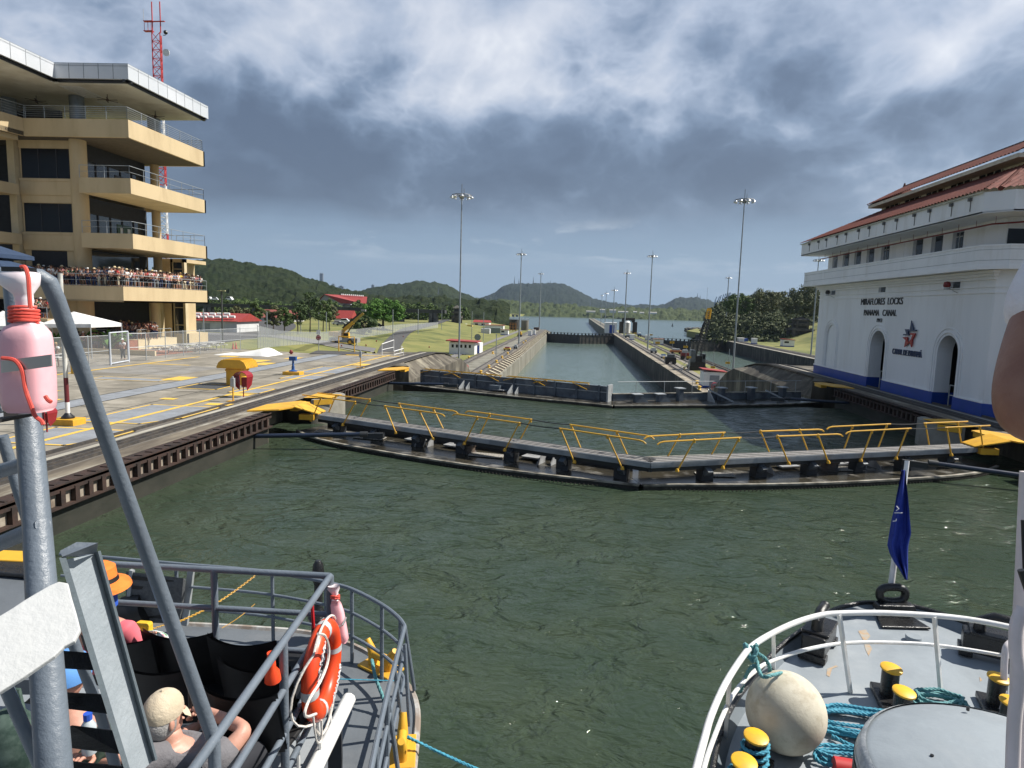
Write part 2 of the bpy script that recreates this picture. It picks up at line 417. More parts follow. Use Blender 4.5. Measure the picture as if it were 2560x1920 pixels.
# yellow steel cover plates where each gate meets its wall
for s, E, side in ((-1, XL, 'left'), (1, XR, 'right')):
    for (ya, nm) in ((29.0, 'nearest gate'), (49.3, 'second gate')):
        mb = MB(); x = lambda d: E+s*d
        mb.prism([(x(-.1), ya+.3, ZT+.03), (x(1.15), ya-.4, ZT+.03), (x(1.15), ya+1.6, ZT+.03), (x(.1), ya+3.2, ZT+.03), (x(-.55), ya+2.9, ZT+.03), (x(-.55), ya+1.4, ZT+.03)], (0, 0, .06))
        mb.box(min(x(-.52), x(-.1)), max(x(-.52), x(-.1)), ya+1.5, ya+2.8, ZT-.18, ZT+.02)
        o = obj('cover_plate', mb, YEL); tag(o, 'yellow steel cover plate on the %s wall at the hinge of the %s' % (side, nm), 'cover plate')
# curved yellow-marked pier knuckle just beyond the nearest gate
for s, E, side in ((-1, XL, 'left'), (1, XR, 'right')):
    mb = MB(); pts = []
    for i in range(9):
        a = -pi/2+pi*i/8; pts.append((E-s*(1.15*cos(a)), 35.0+1.7*sin(a), -3))
    mb.prism(pts, (0, 0, 3+ZT-.02)); o = obj('pier_knuckle', mb, CONC_L, smooth=True); tag(o, 'rounded pale concrete pier just past the nearest gate on the %s' % side, 'pier')
    m2 = MB(); m2.prism([(E+s*.5, 33.5, ZT+.03), (E-s*.9, 33.9, ZT+.03), (E-s*1.0, 35.3, ZT+.03), (E+s*.5, 35.6, ZT+.03)], (0, 0, .02))
    m2.prism([(E-s*.2, 33.25, ZT-.3), (E-s*1.0, 33.9, ZT-.3), (E-s*1.0, 33.9, ZT), (E-s*.2, 33.25, ZT)], (0, -.03, 0)); obj('painted_bracket', m2, YEL, o)
# ------------------------------------------------------------------ left apron with markings
ap = MB(); ap.prism([(XL-3.4, -60, ZT+.004), (XL-3.4, 66, ZT+.004), (-23, 66, ZT+.004), (-27, 63.5, ZT+.004), (-31, 64.5, ZT+.004), (-60, 70, ZT+.004), (-90, 70, ZT+.004), (-90, -60, ZT+.004)], (0, 0, .03))
apron = struct(obj('apron', ap, CONC))
ZM = ZT+.044
def mark(polys, mt, name='painted_marking', dz=0):
    mb = MB()
    for p in polys:
        n = V3((0, 0, 0)); P = [V3((q[0], q[1], ZM+dz)) for q in p]
        for i in range(len(P)): n += P[i].cross(P[(i+1) % len(P)])
        if n.z < 0: P = P[::-1]
        mb.add(P, [tuple(range(len(P)))])
    return obj(name, mb, mt, apron)
def rect(x0, x1, y0, y1): return [(x0, y0), (x1, y0), (x1, y1), (x0, y1)]
mark([rect(-24.85, -23.35, -40, 64)], GREY_M)
mark([rect(-24.95, -24.87, -40, 64), rect(-23.33, -23.25, -40, 64)], mat('joint_dark', (.04, .04, .04), .9), dz=.002)
mark([rect(-18.95, -18.7, -30, 64.5), rect(-33.9, -33.6, 24, 55)], YEL_L, dz=.012)
def frame(x0, x1, y0, y1, w=.14, cut=0, fill=GREY_M):
    P = [(x0, y0), (x1-cut, y0), (x1, y0+cut*2), (x1, y1), (x0, y1)]
    if fill: mark([P], fill, dz=.004)
    mb = []
    for a, b in zip(P, P[1:]+P[:1]):
        a, b = V3((*a, 0)), V3((*b, 0)); d = (b-a).normalized() if (b-a).length else V3((1, 0, 0)); n = V3((-d.y, d.x, 0))*w/2
        mb.append([(a-n-d*w/2).xy, (b-n+d*w/2).xy, (b+n+d*w/2).xy, (a+n-d*w/2).xy])
    mark([[tuple(q) for q in m_] for m_ in mb], YEL_L, dz=.008)
frame(-20.5, -17.0, 24.6, 29.3, cut=.8); frame(-20.3, -17.0, 20.4, 23.2, cut=.6)
frame(-20.3, -17.3, 45.6, 50.5); frame(-19.8, -17.3, 41.6, 44.0); frame(-30.5, -25.8, 37.6, 38.9, w=.12)
frame(-23.0, -20.6, 35.2, 37.4, fill=mat('dark_hatch', (.06, .065, .07), .7)); frame(-19.4, -17.6, 34.4, 36.4)
mark([rect(-29.2, -27.9, 31.8, 32.4), rect(-21.3, -20.5, 31.0, 31.5), rect(-18.2, -16.9, 29.9, 30.5), rect(-19, -17.7, 33.3, 34.2), rect(-27.5, -25.5, 29.2, 29.7), rect(-26.3, -24.9, 38.5, 40.5), rect(-28.5, -26.6, 52, 54.5), rect(-18.6, -17.4, 52.5, 54.2), rect(-26.2, -25, 50, 52), rect(-26.3, -25.2, 56, 58), rect(-32.5, -30.9, 56, 57), rect(-24.5, -23.5, 22, 23), rect(-22.8, -21.2, 62.6, 63.6)], YEL_L, dz=.006)
mark([rect(-33.5, -30, 47.5, 47.8), rect(-23, -17.2, 62.9, 63.3)], YEL_L, dz=.010)
mark([rect(-36, -27, 41, 47.2), rect(-24.8, -20, 55, 61)], mat('pale_patch', (.25, .24, .22), .85, (.19, .18, .16), .8), dz=-.006)
mark([rect(-23.2, -17.4, y, y+.05) for y in range(-20, 64, 6)]+[rect(-36, -25, y, y+.05) for y in range(-20, 64, 6)]+[rect(-29.2, -29.15, -20, 60), rect(-21.0, -20.95, -20, 64)], mat('joint_dark', (.04, .04, .04), .9), dz=-.002)
# ------------------------------------------------------------------ lower level: left bank, centre wall, right bank
def lower_wall(name, x0, x1, y0, y1, z, mt, label, zb=-18):
    mb = MB(); mb.box(x0, x1, y0, y1, zb, z); o = obj(name, mb, mt); tag(o, label, 'wall'); return o
lw = lower_wall('lock_wall', -24, -17.4, 96.2, 392, ZL, CONC_P, 'low left lock wall beyond the second gate, grass and tracks on top')
m_ = MB(); m_.prism([(-17.4, 92, -18), (-17.4, 92, ZL), (-15.4, 92, ZL-.9), (-14.7, 92, ZL-1.0), (-14.7, 92, -18)], (0, 300, 0)); obj('rubbing_edge', m_, CONC_P, lw)
m_ = MB(); m_.add([(-17.42, 92, ZL+.02), (-15.2, 92, ZL-.93), (-15.2, 392, ZL-.93), (-17.42, 392, ZL+.02)], [(0, 1, 2, 3)]); obj('stained_slope', m_, mat('stained_slope', (.10, .075, .055), .9, (.05, .038, .03), 1.0, .5), lw)
m_ = MB(); y = 100
while y < 380:
    m_.prism([(-16.9, y, ZL-.22), (-15.1, y+.3, ZL-.98), (-15.1, y+1.5, ZL-.98), (-16.9, y+1.2, ZL-.22)], (0, 0, .22)); y += 4.7
stuff(obj('pale_notch', m_, mat('pale_notch', (.55, .50, .36), .85, (.3, .26, .18), 1.5), lw))
def tracks(x, y0, y1, parent, z=ZL, w=1.5, bed=True):
    if bed:
        b_ = MB(); b_.box(x-w/2-.45, x+w/2+.45, y0, y1, z+.02, z+.06); obj('track_bed', b_, mat('track_bed', (.16, .145, .125)), parent)
    r_ = MB(); r_.box(x-w/2-.1, x-w/2+.1, y0, y1, z+.06, z+.2); r_.box(x+w/2-.1, x+w/2+.1, y0, y1, z+.06, z+.2); obj('rail', r_, RAIL, parent)
tracks(-18.9, 96, 392, lw, ZL); tracks(-24.6, 108, 392, lw, ZL+.01)
cw = lower_wall('centre_wall', 20.95, 36.0, 92, 430, ZL, CONC_D, 'long centre wall between the two lower lock chambers, with dark stained faces')
m_ = MB(); m_.box(21.0, 22.6, 92, 430, ZL+.002, ZL+.03); m_.box(34.6, 35.95, 92, 430, ZL+.002, ZL+.03); obj('pale_edge', m_, mat('pale_edge', (.36, .31, .235), .85, (.14, .12, .09), .6, stretch=(1, .4, 1)), cw)
m_ = MB(); m_.box(26.2, 33.2, 92, 425, ZL+.005, ZL+.05); obj('grass_strip', m_, GRASS, cw)
m_ = MB(); m_.box(22.6, 26.2, 92, 425, ZL+.004, ZL+.045); m_.box(27.8, 31.2, 118, 190, ZL+.05, ZL+.08); obj('paved_strip', m_, CONC, cw)
tracks(23.7, 92, 430, cw, ZL+.04); tracks(30.0, 92, 425, cw, ZL+.06, bed=True); tracks(35.0, 92, 425, cw, ZL+.03, w=1.0, bed=False)
rw2 = lower_wall('lock_wall', 71.5, 79, 150, 392, ZL, CONC_D, 'low lock wall on the far right edged by grass, beyond the crane')
m_ = MB(); m_.box(71.5, 73.2, 150, 392, ZL+.002, ZL+.03); obj('pale_edge', m_, CONC_L, rw2); tracks(74.6, 150, 392, rw2, ZL)
aw = lower_wall('approach_wall', 22, 30.5, 430, 1050, ZL-1.2, CONC_P, 'long approach wall running out into the bay beyond the far gates'); tracks(26, 430, 1050, aw, ZL-1.2)
# ------------------------------------------------------------------ land
def ground_z(x, y):
    n = noise.noise(V3((x*.01, y*.01, 1)))*1.2
    if x < 0:
        d = -x
        lo = ZL-.02; hi = -2.6+n
        k = min(1, max(0, (d-42)/30)); base = lo*(1-k)+hi*k
        base += max(0, min(1, (y-400)/500))*(-9.5-base) if d < 260 else 0
        t = min(1, max(0, (y-66)/34)); t = t*t*(3-2*t)
        z = (ZT-.03)*(1-t)+base*t
        if d > 180: z += min(1, (d-180)/300)*2.5
        return z
    lo = ZL-.02; k = min(1, max(0, (x-96)/60))
    t = min(1, max(0, (y-66)/34)); t = t*t*(3-2*t)
    z = (ZT-.03)*(1-t)+(lo*(1-k)+(12+n)*k*min(1, (y)/240))*t
    return z
gl = MB(); xs = [-24]+[-24-2.5*i for i in range(1, 33)]+[-110-i*20 for i in range(20)]+[-520-100*i for i in range(18)]
ys = [63+2*i for i in range(32)]+[128+8*i for i in range(34)]+[400+50*i for i in range(30)]
def shore_x(y):
    if y < 392: return -24
    p = [(392, -24), (430, -40), (520, -85), (640, -120), (760, -140), (860, -150), (1000, -200), (1200, -210), (1400, -160), (1950, -100)]
    for (a, xa), (b, xb) in zip(p, p[1:]):
        if y <= b: return xa+(xb-xa)*(y-a)/(b-a)
    return p[-1][1]
n = len(xs); vs = []
for y in ys:
    sx_ = shore_x(y)
    for i, x in enumerate(xs):
        X_ = sx_+(x+24)
        z = ground_z(X_, y) if (i > 0 or y < 392) else -16
        vs.append(V3((X_, y, z)))
gl.add(vs, [(j*n+i+1, j*n+i, (j+1)*n+i, (j+1)*n+i+1) for j in range(len(ys)-1) for i in range(n-1)])
struct(obj('ground', gl, GRASS, smooth='full'))
m_ = MB(); m_.prism([(-90, 69.9, ZT-.02), (-60, 69.9, ZT-.02), (-60, 64, ZT-.02), (-60, -60, ZT-.02), (-400, -60, ZT-.02), (-400, 69.9, ZT-.02)], (0, 0, .02)); struct(obj('ground', m_, GRASS))
gr = MB(); xs = [79, 82, 86, 90, 95, 100, 106, 113, 120, 130, 140, 152, 165, 180, 200, 240, 300, 400, 700, 1200]; ys = [-60, 60, 66]+[70+4*i for i in range(9)]+[110+10*i for i in range(28)]+[400, 440, 470]
n = len(xs)
vs = [V3((x, y, (ground_z(x, y) if not (y > 420) else ground_z(x, y)*(470-y)/50-16*(1-(470-y)/50)))) for y in ys for x in xs]
gr.add(vs, [(j*n+i, j*n+i+1, (j+1)*n+i+1, (j+1)*n+i) for j in range(len(ys)-1) for i in range(n-1)])
struct(obj('ground', gr, GRASS, smooth='full'))
m_ = MB(); m_.box(26.6, 79, -60, 150, -8, ZT-.02) if False else m_.prism([(45.3, -60, -18), (45.3, 66, -18), (79, 66, -18), (79, -60, -18)], (0, 0, 18+ZT-.01)); struct(obj('ground', m_, CONC))
# paths on the left bank
def sheet(name, pts, zf, mt, parent=None, w=None):
    mb = MB(); P = [V3(p) for p in pts]; L = []
    for i, p in enumerate(P):
        d = (P[min(i+1, len(P)-1)]-P[max(i-1, 0)]); d.z = 0; d.normalize(); nn = V3((-d.y, d.x, 0))*w/2
        for s_ in (-1, -.33, .33, 1):
            q = p+nn*s_; L.append(V3((q.x, q.y, zf(q.x, q.y))))
    for i in range(len(P)-1):
        for j in range(3): mb.add([L[i*4+j], L[i*4+j+1], L[i*4+5+j], L[i*4+4+j]], [(0, 1, 2, 3)])
    return obj(name, mb, mt, parent)
def interp(pts, n=8):
    out = []
    P = [V3((*p, 0)) if len(p) == 2 else V3(p) for p in pts]
    for i in range(len(P)-1):
        p0, p1, p2, p3 = P[max(i-1, 0)], P[i], P[i+1], P[min(i+2, len(P)-1)]
        for j in range(n):
            t = j/n; out.append(.5*((2*p1)+(p2-p0)*t+(2*p0-5*p1+4*p2-p3)*t*t+(3*p1-p0-3*p2+p3)*t**3))
    out.append(P[-1]); return out
gzz = lambda x, y: ground_z(x, y)+.12
struct(sheet('road', interp([(-24, 63), (-27, 74), (-33.5, 92), (-38, 112), (-42, 140), (-52, 180), (-64, 240), (-70, 300), (-80, 400), (-110, 520)], 8), gzz, ASPH, w=5.2))
struct(sheet('kerb', interp([(-21.2, 66), (-24.2, 76), (-30.5, 92), (-35.2, 112), (-39.2, 140), (-49, 180)], 8), lambda x, y: ground_z(x, y)+.2, CONC_L, w=.35))
struct(sheet('path', interp([(-29, 96), (-30, 140), (-30.5, 200), (-30.5, 300), (-30.5, 385)], 8), gzz, mat('path_paving', (.20, .19, .18), .85), w=2.2))
struct(sheet('path', interp([(-60, 150), (-45, 148), (-33, 146)], 5), lambda x, y: ground_z(x, y)+.16, CONC_L, w=1.0))
struct(sheet('road', interp([(-74, 64), (-76, 110), (-84, 160), (-110, 230), (-150, 300)], 6), gzz, ASPH, w=13))
struct(sheet('road', interp([(-50, 158), (-80, 152), (-130, 150), (-200, 158)], 6), lambda x, y: ground_z(x, y)+.16, mat('pale_road', (.16, .155, .15), .9), w=10))
# ------------------------------------------------------------------ mitre gates
WET = mat('wet_deck', (.050, .044, .031), .22, (.026, .024, .019), .8, .05, c3=(.20, .19, .17), s3=.7, spec=.7)  # pale patches put the reflection on standing water into the colour
GATE = mat('gate_grey', (.105, .13, .155), .5, (.06, .07, .085), 1.2, .1, c3=(.17, .19, .21), s3=.8)
GATE_D = mat('gate_dark', (.022, .028, .036), .5, (.035, .036, .036), 1.5, .1)
LIP = mat('pale_lip', (.33, .31, .26), .8, (.10, .09, .07), 1.3)
GRATE = mat('walkway_grating', (.30, .29, .275), .8, (.20, .19, .18), 14, .2, stretch=(1, 1, 1))
def gv(px, py, P0, nn):
    d = ray(px, py); return CAM+d*((P0-CAM).dot(nn)/d.dot(nn))
def gate_hull(t, F0, F1, bulge, depth, back_h, zd=-.14, mat_back=None):
    """F0 hinge end, F1 apex end of the upstream edge (2D)"""
    F0, F1 = V3((*F0, 0)), V3((*F1, 0)); u = (F1-F0).normalized(); L = (F1-F0).length
    nn = V3((-u.y, u.x, 0))
    if nn.y < 0: nn = -nn                       # points downstream
    N = 14; front = []
    for i in range(N+1):
        s = i/N; b = bulge*(1-(2*s-1)**4) if s < .5 else bulge*(1-.85*(2*s-1)**2)
        front.append(F0+u*(L*s)-nn*b)
    front[-1] = V3((F1.x, F1.y-.3, 0))
    back = [F0+u*(L*i/N)+nn*depth for i in range(N+1)]
    mb = MB()
    for i in range(N):
        a, b, c, d = front[i], front[i+1], back[i+1], back[i]
        z1 = V3((0, 0, zd)); z0 = V3((0, 0, -2.2))
        mb.add([a+z1, b+z1, c+z1, d+z1], [(0, 1, 2, 3), (3, 2, 1, 0)][:1] if (b-a).cross(d-a).z > 0 else [(3, 2, 1, 0)])
        mb.add([a+z0, b+z0, b+z1, a+z1], [(0, 1, 2, 3)]); mb.add([d+z0, c+z0, c+z1, d+z1], [(0, 3, 2, 1)])
    obj('hull', mb, WET, t)
    sk = MB()
    for i in range(N):
        a, b = front[i], front[i+1]
        sk.obox(a-nn*.05+V3((0, 0, -1)), b-a, nn*.05, (0, 0, 1+zd-.03))
    obj('hull_side', sk, mat('hull_side', (.030, .028, .022), .6, (.012, .012, .011), 4, .5, 20), t)
    lp = MB()
    for i in range(N): lp.obox(front[i]-nn*.07+V3((0, 0, zd-.02)), front[i+1]-front[i], nn*.15, (0, 0, .07))
    obj('deck_lip', lp, LIP, t)
    rv = MB()
    for i in range(int(L/.16)):
        s = (i+.5)*.16/L; p = F0+u*(L*s)-nn*(bulge*(1-(2*s-1)**4)+.07)
        for zz in (-.26,): rv.cbox(p+V3((0, 0, zz)), (.04, .05, .035), math.atan2(u.y, u.x))
    stuff(obj('rivet', rv, mat('rivet', (.03, .028, .022), .6), t))
    bw = MB(); a = F0+u*.4+nn*(depth-.28); bw.obox(a+V3((0, 0, zd-.02)), u*(L-1.2), nn*.22, (0, 0, back_h)); obj('back_wall', bw, mat_back or GATE_D, t)
    cp = MB(); cp.obox(a+V3((0, 0, zd+back_h-.02))-nn*.03, u*(L-1.2), nn*.28, (0, 0, .05)); obj('wall_cap', cp, LIP if back_h < .8 else GATE, t)
    return u, nn, L, F0
def gusset(mb, p, u, nn, h=.62, w=.75, th=.04):
    mb.prism([p, p-nn*w, p-nn*w+V3((0, 0, .1)), p+V3((0, 0, h))], u*th)
def deck_bits(t, u, nn, L, F0, spots, zd=-.14, legs=None, mg=None):
    g = MB();
    for s in spots['gusset']:
        p = F0+u*s+nn*1.1+V3((0, 0, zd));
        g.add([], []); gusset(g, p, u, nn); gusset(g, p+u*.5, u, nn, .5, .5)
    if g.v: each('gusset', g, mg or mat('pale_gusset', (.33, .34, .345), .6, (.2, .2, .2), 3), t)
    for s in spots.get('drum', []):
        d = MB(); d.lathe(F0+u*s+nn*.75+V3((0, 0, zd)), [(.40, 0), (.40, .06), (.34, .08), (.34, .3), (.40, .32), (.40, .38), (.1, .40)], 18)
        obj('drum', d, mat('gate_drum', (.05, .055, .06), .5, (.12, .09, .07), 2), t, smooth=True)
    gm = MB()
    for s in spots.get('mat', []):
        p = F0+u*s+nn*.15+V3((0, 0, zd+.03)); gm.obox(p, u*1.5+nn*.35, nn*.6-u*.2, (0, 0, .03))
    if gm.v: each('grating_mat', gm, mat('grating_mat', (.42, .40, .35), .8, (.12, .11, .10), 22), t)
    hb = MB()
    for s in spots.get('hatch', []): hb.obox(F0+u*s+nn*.9+V3((0, 0, zd+.1)), u*.9, nn*.6, (0, 0, .06))
    if hb.v: each('hatch', hb, mat('pale_gusset', (.33, .34, .345)), t)
# hull upstream edges (from the waterline in the photo)
LEAVES = {}
t = thing('lock_gate', 'nearest lock gate leaf on the left with a grey walkway and yellow folding handrails', 'lock gate', (-5, 26, 0), group='mitre gate leaves')
LEAVES['1L'] = (t,)+gate_hull(t, (-13.7, 30.6), (2.6, 23.95), 1.3, 2.0, .5)
t = thing('lock_gate', 'nearest lock gate leaf on the right with a grey walkway and yellow handrails', 'lock gate', (10, 26, 0), group='mitre gate leaves')
LEAVES['1R'] = (t,)+gate_hull(t, (19.0, 30.0), (2.75, 23.95), 1.2, 2.0, .51, zd=-.132)
t = thing('lock_gate', 'second gate leaf on the left with tall grey girder wall and folded yellow rails', 'lock gate', (-5, 45, 0), group='mitre gate leaves')
LEAVES['2L'] = (t,)+gate_hull(t, (-13.8, 51.2), (2.75, 43.9), .7, 2.0, 1.02, mat_back=GATE)
t = thing('lock_gate', 'second gate leaf on the right with low wall, bracket posts and one thin handrail', 'lock gate', (10, 45, 0), group='mitre gate leaves')
LEAVES['2R'] = (t,)+gate_hull(t, (19.0, 50.4), (2.90, 43.9), .9, 2.2, .50, zd=-.132, mat_back=GATE)
ZW = .74
W0, WA, W1 = gz(788, 1036, ZW), gz(1627, 1157, ZW), gz(2445, 1119, ZW)
for key, (P, Q) in {'1L': (W0, WA), '1R': (W1, WA)}.items():
    t, u, nn, L, F0 = LEAVES[key]
    u2 = (Q-P).normalized(); L2 = (Q-P).length; n2 = V3((-u2.y, u2.x, 0)); n2 = n2 if n2.y > 0 else -n2
    wk = MB(); wk.obox(P-V3((0, 0, .04)), Q-P, n2*.78, (0, 0, .04)); w_ = obj('walkway', wk, GRATE, t)
    bar = MB()
    for k in (0.02, .26, .5, .74): bar.obox(P+n2*k+V3((0, 0, -.01)), Q-P, n2*.035, (0, 0, .03))
    obj('plank_edge', bar, mat('plank_edge', (.13, .13, .13), .8), w_)
    fs = MB(); fs.obox(P-n2*.04-V3((0, 0, .20)), Q-P, n2*.05, (0, 0, .205)); fs.obox(P+n2*.78-V3((0, 0, .20)), Q-P, n2*.05, (0, 0, .205)); obj('fascia', fs, mat('fascia', (.30, .32, .34), .45, (.18, .20, .22), 1.0), t)
    gd = MB(); gd.obox(P+n2*.18-V3((0, 0, .40)), Q-P, n2*.42, (0, 0, .2)); obj('girder', gd, GATE_D, t)
    k = 0; s = 1.2; legs = MB(); br = MB(); yel_feet = MB()
    while s < L2-.3:
        p = P+u2*s+n2*.45; p.z = 0; legs.cbox(p+V3((0, 0, (ZW-.40-.2)/2)), (.52, .40, ZW-.14), math.atan2(u2.y, u2.x))
        legs.obox(p-u2*.3-n2*.28+V3((0, 0, ZW-.46)), u2*.6, n2*.56, (0, 0, .07))
        br.prism([p-n2*.58+V3((0, 0, ZW-.44-.0)), p-n2*.16+V3((0, 0, ZW-.22)), p-n2*.16+V3((0, 0, ZW-.6-.0)), p-n2*.3+V3((0, 0, ZW-.66))], u2*.22); s += 2.45
    each('leg', legs, GATE_D, t); each('bracket', br, GATE, t)
    cb = MB()
    for s in (3.0, 6.5, 10.8):
        cb.tube([P+u2*(s+i*.18)+n2*(-.02)+V3((0, 0, -.18-.22*sin(pi*i/6))) for i in range(7)], .012, 5)
    each('cable', cb, BLACK, t)
# yellow folding rails: (rail start px, rail end px, [post top px, post foot px], bent end?)
def rails(key, P, Q, segs):
    t = LEAVES[key][0]; u2 = (Q-P).normalized(); n2 = V3((-u2.y, u2.x, 0)); n2 = n2 if n2.y > 0 else -n2
    P0 = P-n2*.16
    chain = []
    for (ra, rb, posts, bend) in segs:
        A, B = gv(*ra, P0, n2), gv(*rb, P0, n2)
        for off in (0, 1.02):
            o = n2*off; mb = MB(); pts = [A+o, B+o]
            d = (B-A).normalized()
            if bend == 'end' or bend == 'both': pts = [A+o, B+o-d*.25, B+o-d*.08-V3((0, 0, .03)), B+o+d*.02-V3((0, 0, .10))]
            if bend == 'start' or bend == 'both': pts = [A+o-d*.02-V3((0, 0, .10)), A+o+d*.08-V3((0, 0, .03)), A+o+d*.25]+pts[1:]
            mb.tube(pts, .032, 8)
            r_ = obj('handrail', mb, YEL, t, smooth=True)
            for (tp, ft) in posts:
                T_, F_ = gv(*tp, P0, n2)+o, gv(*ft, P0, n2)+o
                pm = MB(); pm.cyl(T_, F_, .03, 8); pm.ball(T_, .055, 8, 6); pm.lathe(F_-V3((0, 0, .03)), [(.075, 0), (.075, .05), (.04, .12)], 10); pm.cyl(T_-V3((0,0,.02)), T_-V3((0, 0, .11)), .045, 8)
                obj('post', pm, YEL, t, smooth=True)
        chain.append((A, B))
    for (a, b), (c, d) in zip(chain, chain[1:]):
        if segs[chain.index((a, b))][3] in ('end', 'both'): continue
        for off in (0, 1.02):
            mb = MB(); mb.tube([b+n2*off+(c-b)*i/6-V3((0, 0, .03*sin(pi*i/6))) for i in range(7)], .022, 6); obj('chain', mb, BLACK, t)
rails('1L', W0, WA, [((756, 987), (890, 1005), [((802, 995), (778, 1052)), ((888, 1005), (857, 1063))], ''),
                     ((960, 1015), (1111, 1036), [((963, 1016), (990, 1083)), ((1050, 1030), (1083, 1098))], 'end'),
                     ((1132, 1034), (1302, 1058), [((1193, 1043), (1161, 1110)), ((1298, 1058), (1262, 1126))], 'start'),
                     ((1398, 1071), (1614, 1103), [((1402, 1073), (1436, 1156)), ((1519, 1090), (1556, 1172))], 'end')])
rails('1R', W1, WA, [((2475, 1064), (2362, 1069), [((2450, 1067), (2460, 1135)), ((2367, 1070), (2378, 1138))], ''),
                     ((2278, 1071), (2116, 1079), [((2268, 1073), (2240, 1147)), ((2180, 1077), (2152, 1152))], 'end'),
                     ((2106, 1085), (1940, 1091), [((2045, 1087), (2071, 1157)), ((1944, 1090), (1972, 1160))], 'start'),
                     ((1853, 1094), (1645, 1105), [((1847, 1097), (1807, 1170)), ((1736, 1100), (1693, 1177))], 'end')])
for key, sp in {'1L': dict(gusset=[7.0, 13.2], drum=[9.6], mat=[1.0, 3.5, 10.0], hatch=[6.0, 8.2, 12.2]), '1R': dict(gusset=[6.0, 11.3], drum=[8.3], mat=[1.5, 13.2, 7], hatch=[3.5, 6.8, 9.6])}.items():
    t, u, nn, L, F0 = LEAVES[key]; deck_bits(t, u, nn, L, F0, sp)
# yellow ramp plates from wall to walkway
for key, P, E, s in (('1L', W0, XL, -1), ('1R', W1, XR, 1)):
    t = LEAVES[key][0]; y = P.y
    mb = MB(); mb.prism([(P.x-s*.2, y-.1, ZW+.02), (P.x-s*.2, y+.85, ZW+.02), (E-s*.35, y+1.2, ZT+.10), (E-s*.55, y-.6, ZT+.10)], (0, 0, .05)); mb.cbox((P.x+s*.35, y-.12, ZW-.12), (.75, .3, .26))
    obj('ramp_plate', mb, YEL, t)
# push arms that open the gates
for (a, b, key, side) in ((gz(590, 1091, .25), gz(900, 1086, .4), '1L', 'left'), (gz(2600, 1195, .25), gz(2345, 1160, .4), '1R', 'right'), (gz(930, 957, .25), gz(1110, 961, .4), '2L', 'left'), (gz(2200, 1013, .25), gz(1975, 997, .4), '2R', 'right')):
    mb = MB(); mb.cyl(a, b, .10, 14); o = obj('push_rod', mb, mat('navy_steel', (.020, .030, .055), .35), LEAVES[key][0], smooth=True)
    d = (b-a).normalized(); c = MB(); c.cyl(b, b+d*.35, .13, 14); c.obox(b+d*.3+V3((-.15, -.1, -.2)), d*.9, V3((-d.y, d.x, 0))*.2, (0, 0, .24)); obj('rod_socket', c, GATE_D, o)
# second gate, left leaf: girder with vertical stiffeners and rails folded flat on top
t, u, nn, L, F0 = LEAVES['2L']
deck_bits(t, u, nn, L, F0, dict(gusset=[5.2, 9.6], mat=[2.0], hatch=[3.6, 8.0]), mg=GALV)
mb = MB(); s = .6
while s < L-.6: mb.obox(F0+u*s+nn*1.62+V3((0, 0, -0.14)), u*.16, nn*.12, (0, 0, 1.1)); s += 1.75
each('stiffener', mb, GATE, t)
mb = MB(); mb.obox(F0+u*.4+nn*1.66+V3((0, 0, 0.45)), u*(L-1.4), nn*.08, (0, 0, .05)); obj('ledge', mb, GALV, t)
for k, (s0, s1) in enumerate(((.8, 4.6), (3.2, 8.2), (8.8, 12.2), (11.4, 15.6))):
    mb = MB(); mb.tube([F0+u*s0+nn*1.55+V3((0, 0, 1.03)), F0+u*s1+nn*1.55+V3((0, 0, 1.03)), F0+u*(s1+.12)+nn*1.55+V3((0, 0, 0.91))], .032, 6)
    mb.cyl(F0+u*(s0+.9)+nn*1.5+V3((0, 0, 1.01)), F0+u*(s0-.2)+nn*1.45+V3((0, 0, 0.71)), .03, 6); mb.cyl(F0+u*(s1-1.2)+nn*1.5+V3((0, 0, 1.01)), F0+u*(s1)+nn*1.45+V3((0, 0, 0.59)), .03, 6)
    mb.cyl(F0+u*s0+nn*1.9+V3((0, 0, 1.03)), F0+u*s1+nn*1.9+V3((0, 0, 1.03)), .032, 6)
    obj('folded_handrail', mb, YEL, t, smooth=True)
mb = MB(); mb.obox(F0+u*(L-.9)+nn*1.2+V3((0, 0, -0.14)), u*.12, nn*.9, (0, 0, 1.2)); obj('end_plate', mb, GALV, t)
mb = MB(); mb.obox(F0+u*7.6+nn*1.0+V3((0, 0, -0.12)), u*.9, nn*.5, (0, 0, .42)); obj('motor_box', mb, GATE, t, bevel=.02)
t, u, nn, L, F0 = LEAVES['2R']
mb = MB(); cap = MB()
for s in (2.4, 5.2, 7.8, 11.3): mb.obox(F0+u*s+nn*1.2+V3((0, 0, -0.14)), u*.35, nn*.5, (0, 0, .95)); cap.obox(F0+u*(s-.12)+nn*1.1+V3((0, 0, 0.78)), u*.6, nn*.7, (0, 0, .06))
for s in (13.4, 15.2): mb.prism([F0+u*s+nn*1.0+V3((0, 0, -0.14)), F0+u*(s-1.0)+nn*1.0+V3((0, 0, -0.14)), F0+u*(s-.4)+nn*1.0+V3((0, 0, 0.41)), F0+u*s+nn*1.0+V3((0, 0, 0.41))], nn*.5); cap.obox(F0+u*(s-.55)+nn*.95+V3((0, 0, 0.41)), u*.7, nn*.65, (0, 0, .05))
each('bracket_post', mb, GATE, t); each('bracket_top', cap, GALV, t)
mb = MB(); gusset(mb, F0+u*9.2+nn*1.3+V3((0, 0, -0.14)), u, nn, .9, .9); mb.beam(F0+u*9.2+nn*1.2+V3((0, 0, 0.68)), F0+u*7.6+nn*.4+V3((0, 0, -0.11)), .12, .1); mb.beam(F0+u*4.3+nn*1.2+V3((0, 0, 0.63)), F0+u*2.9+nn*.4+V3((0, 0, -0.11)), .12, .1); each('strut', mb, GALV, t)
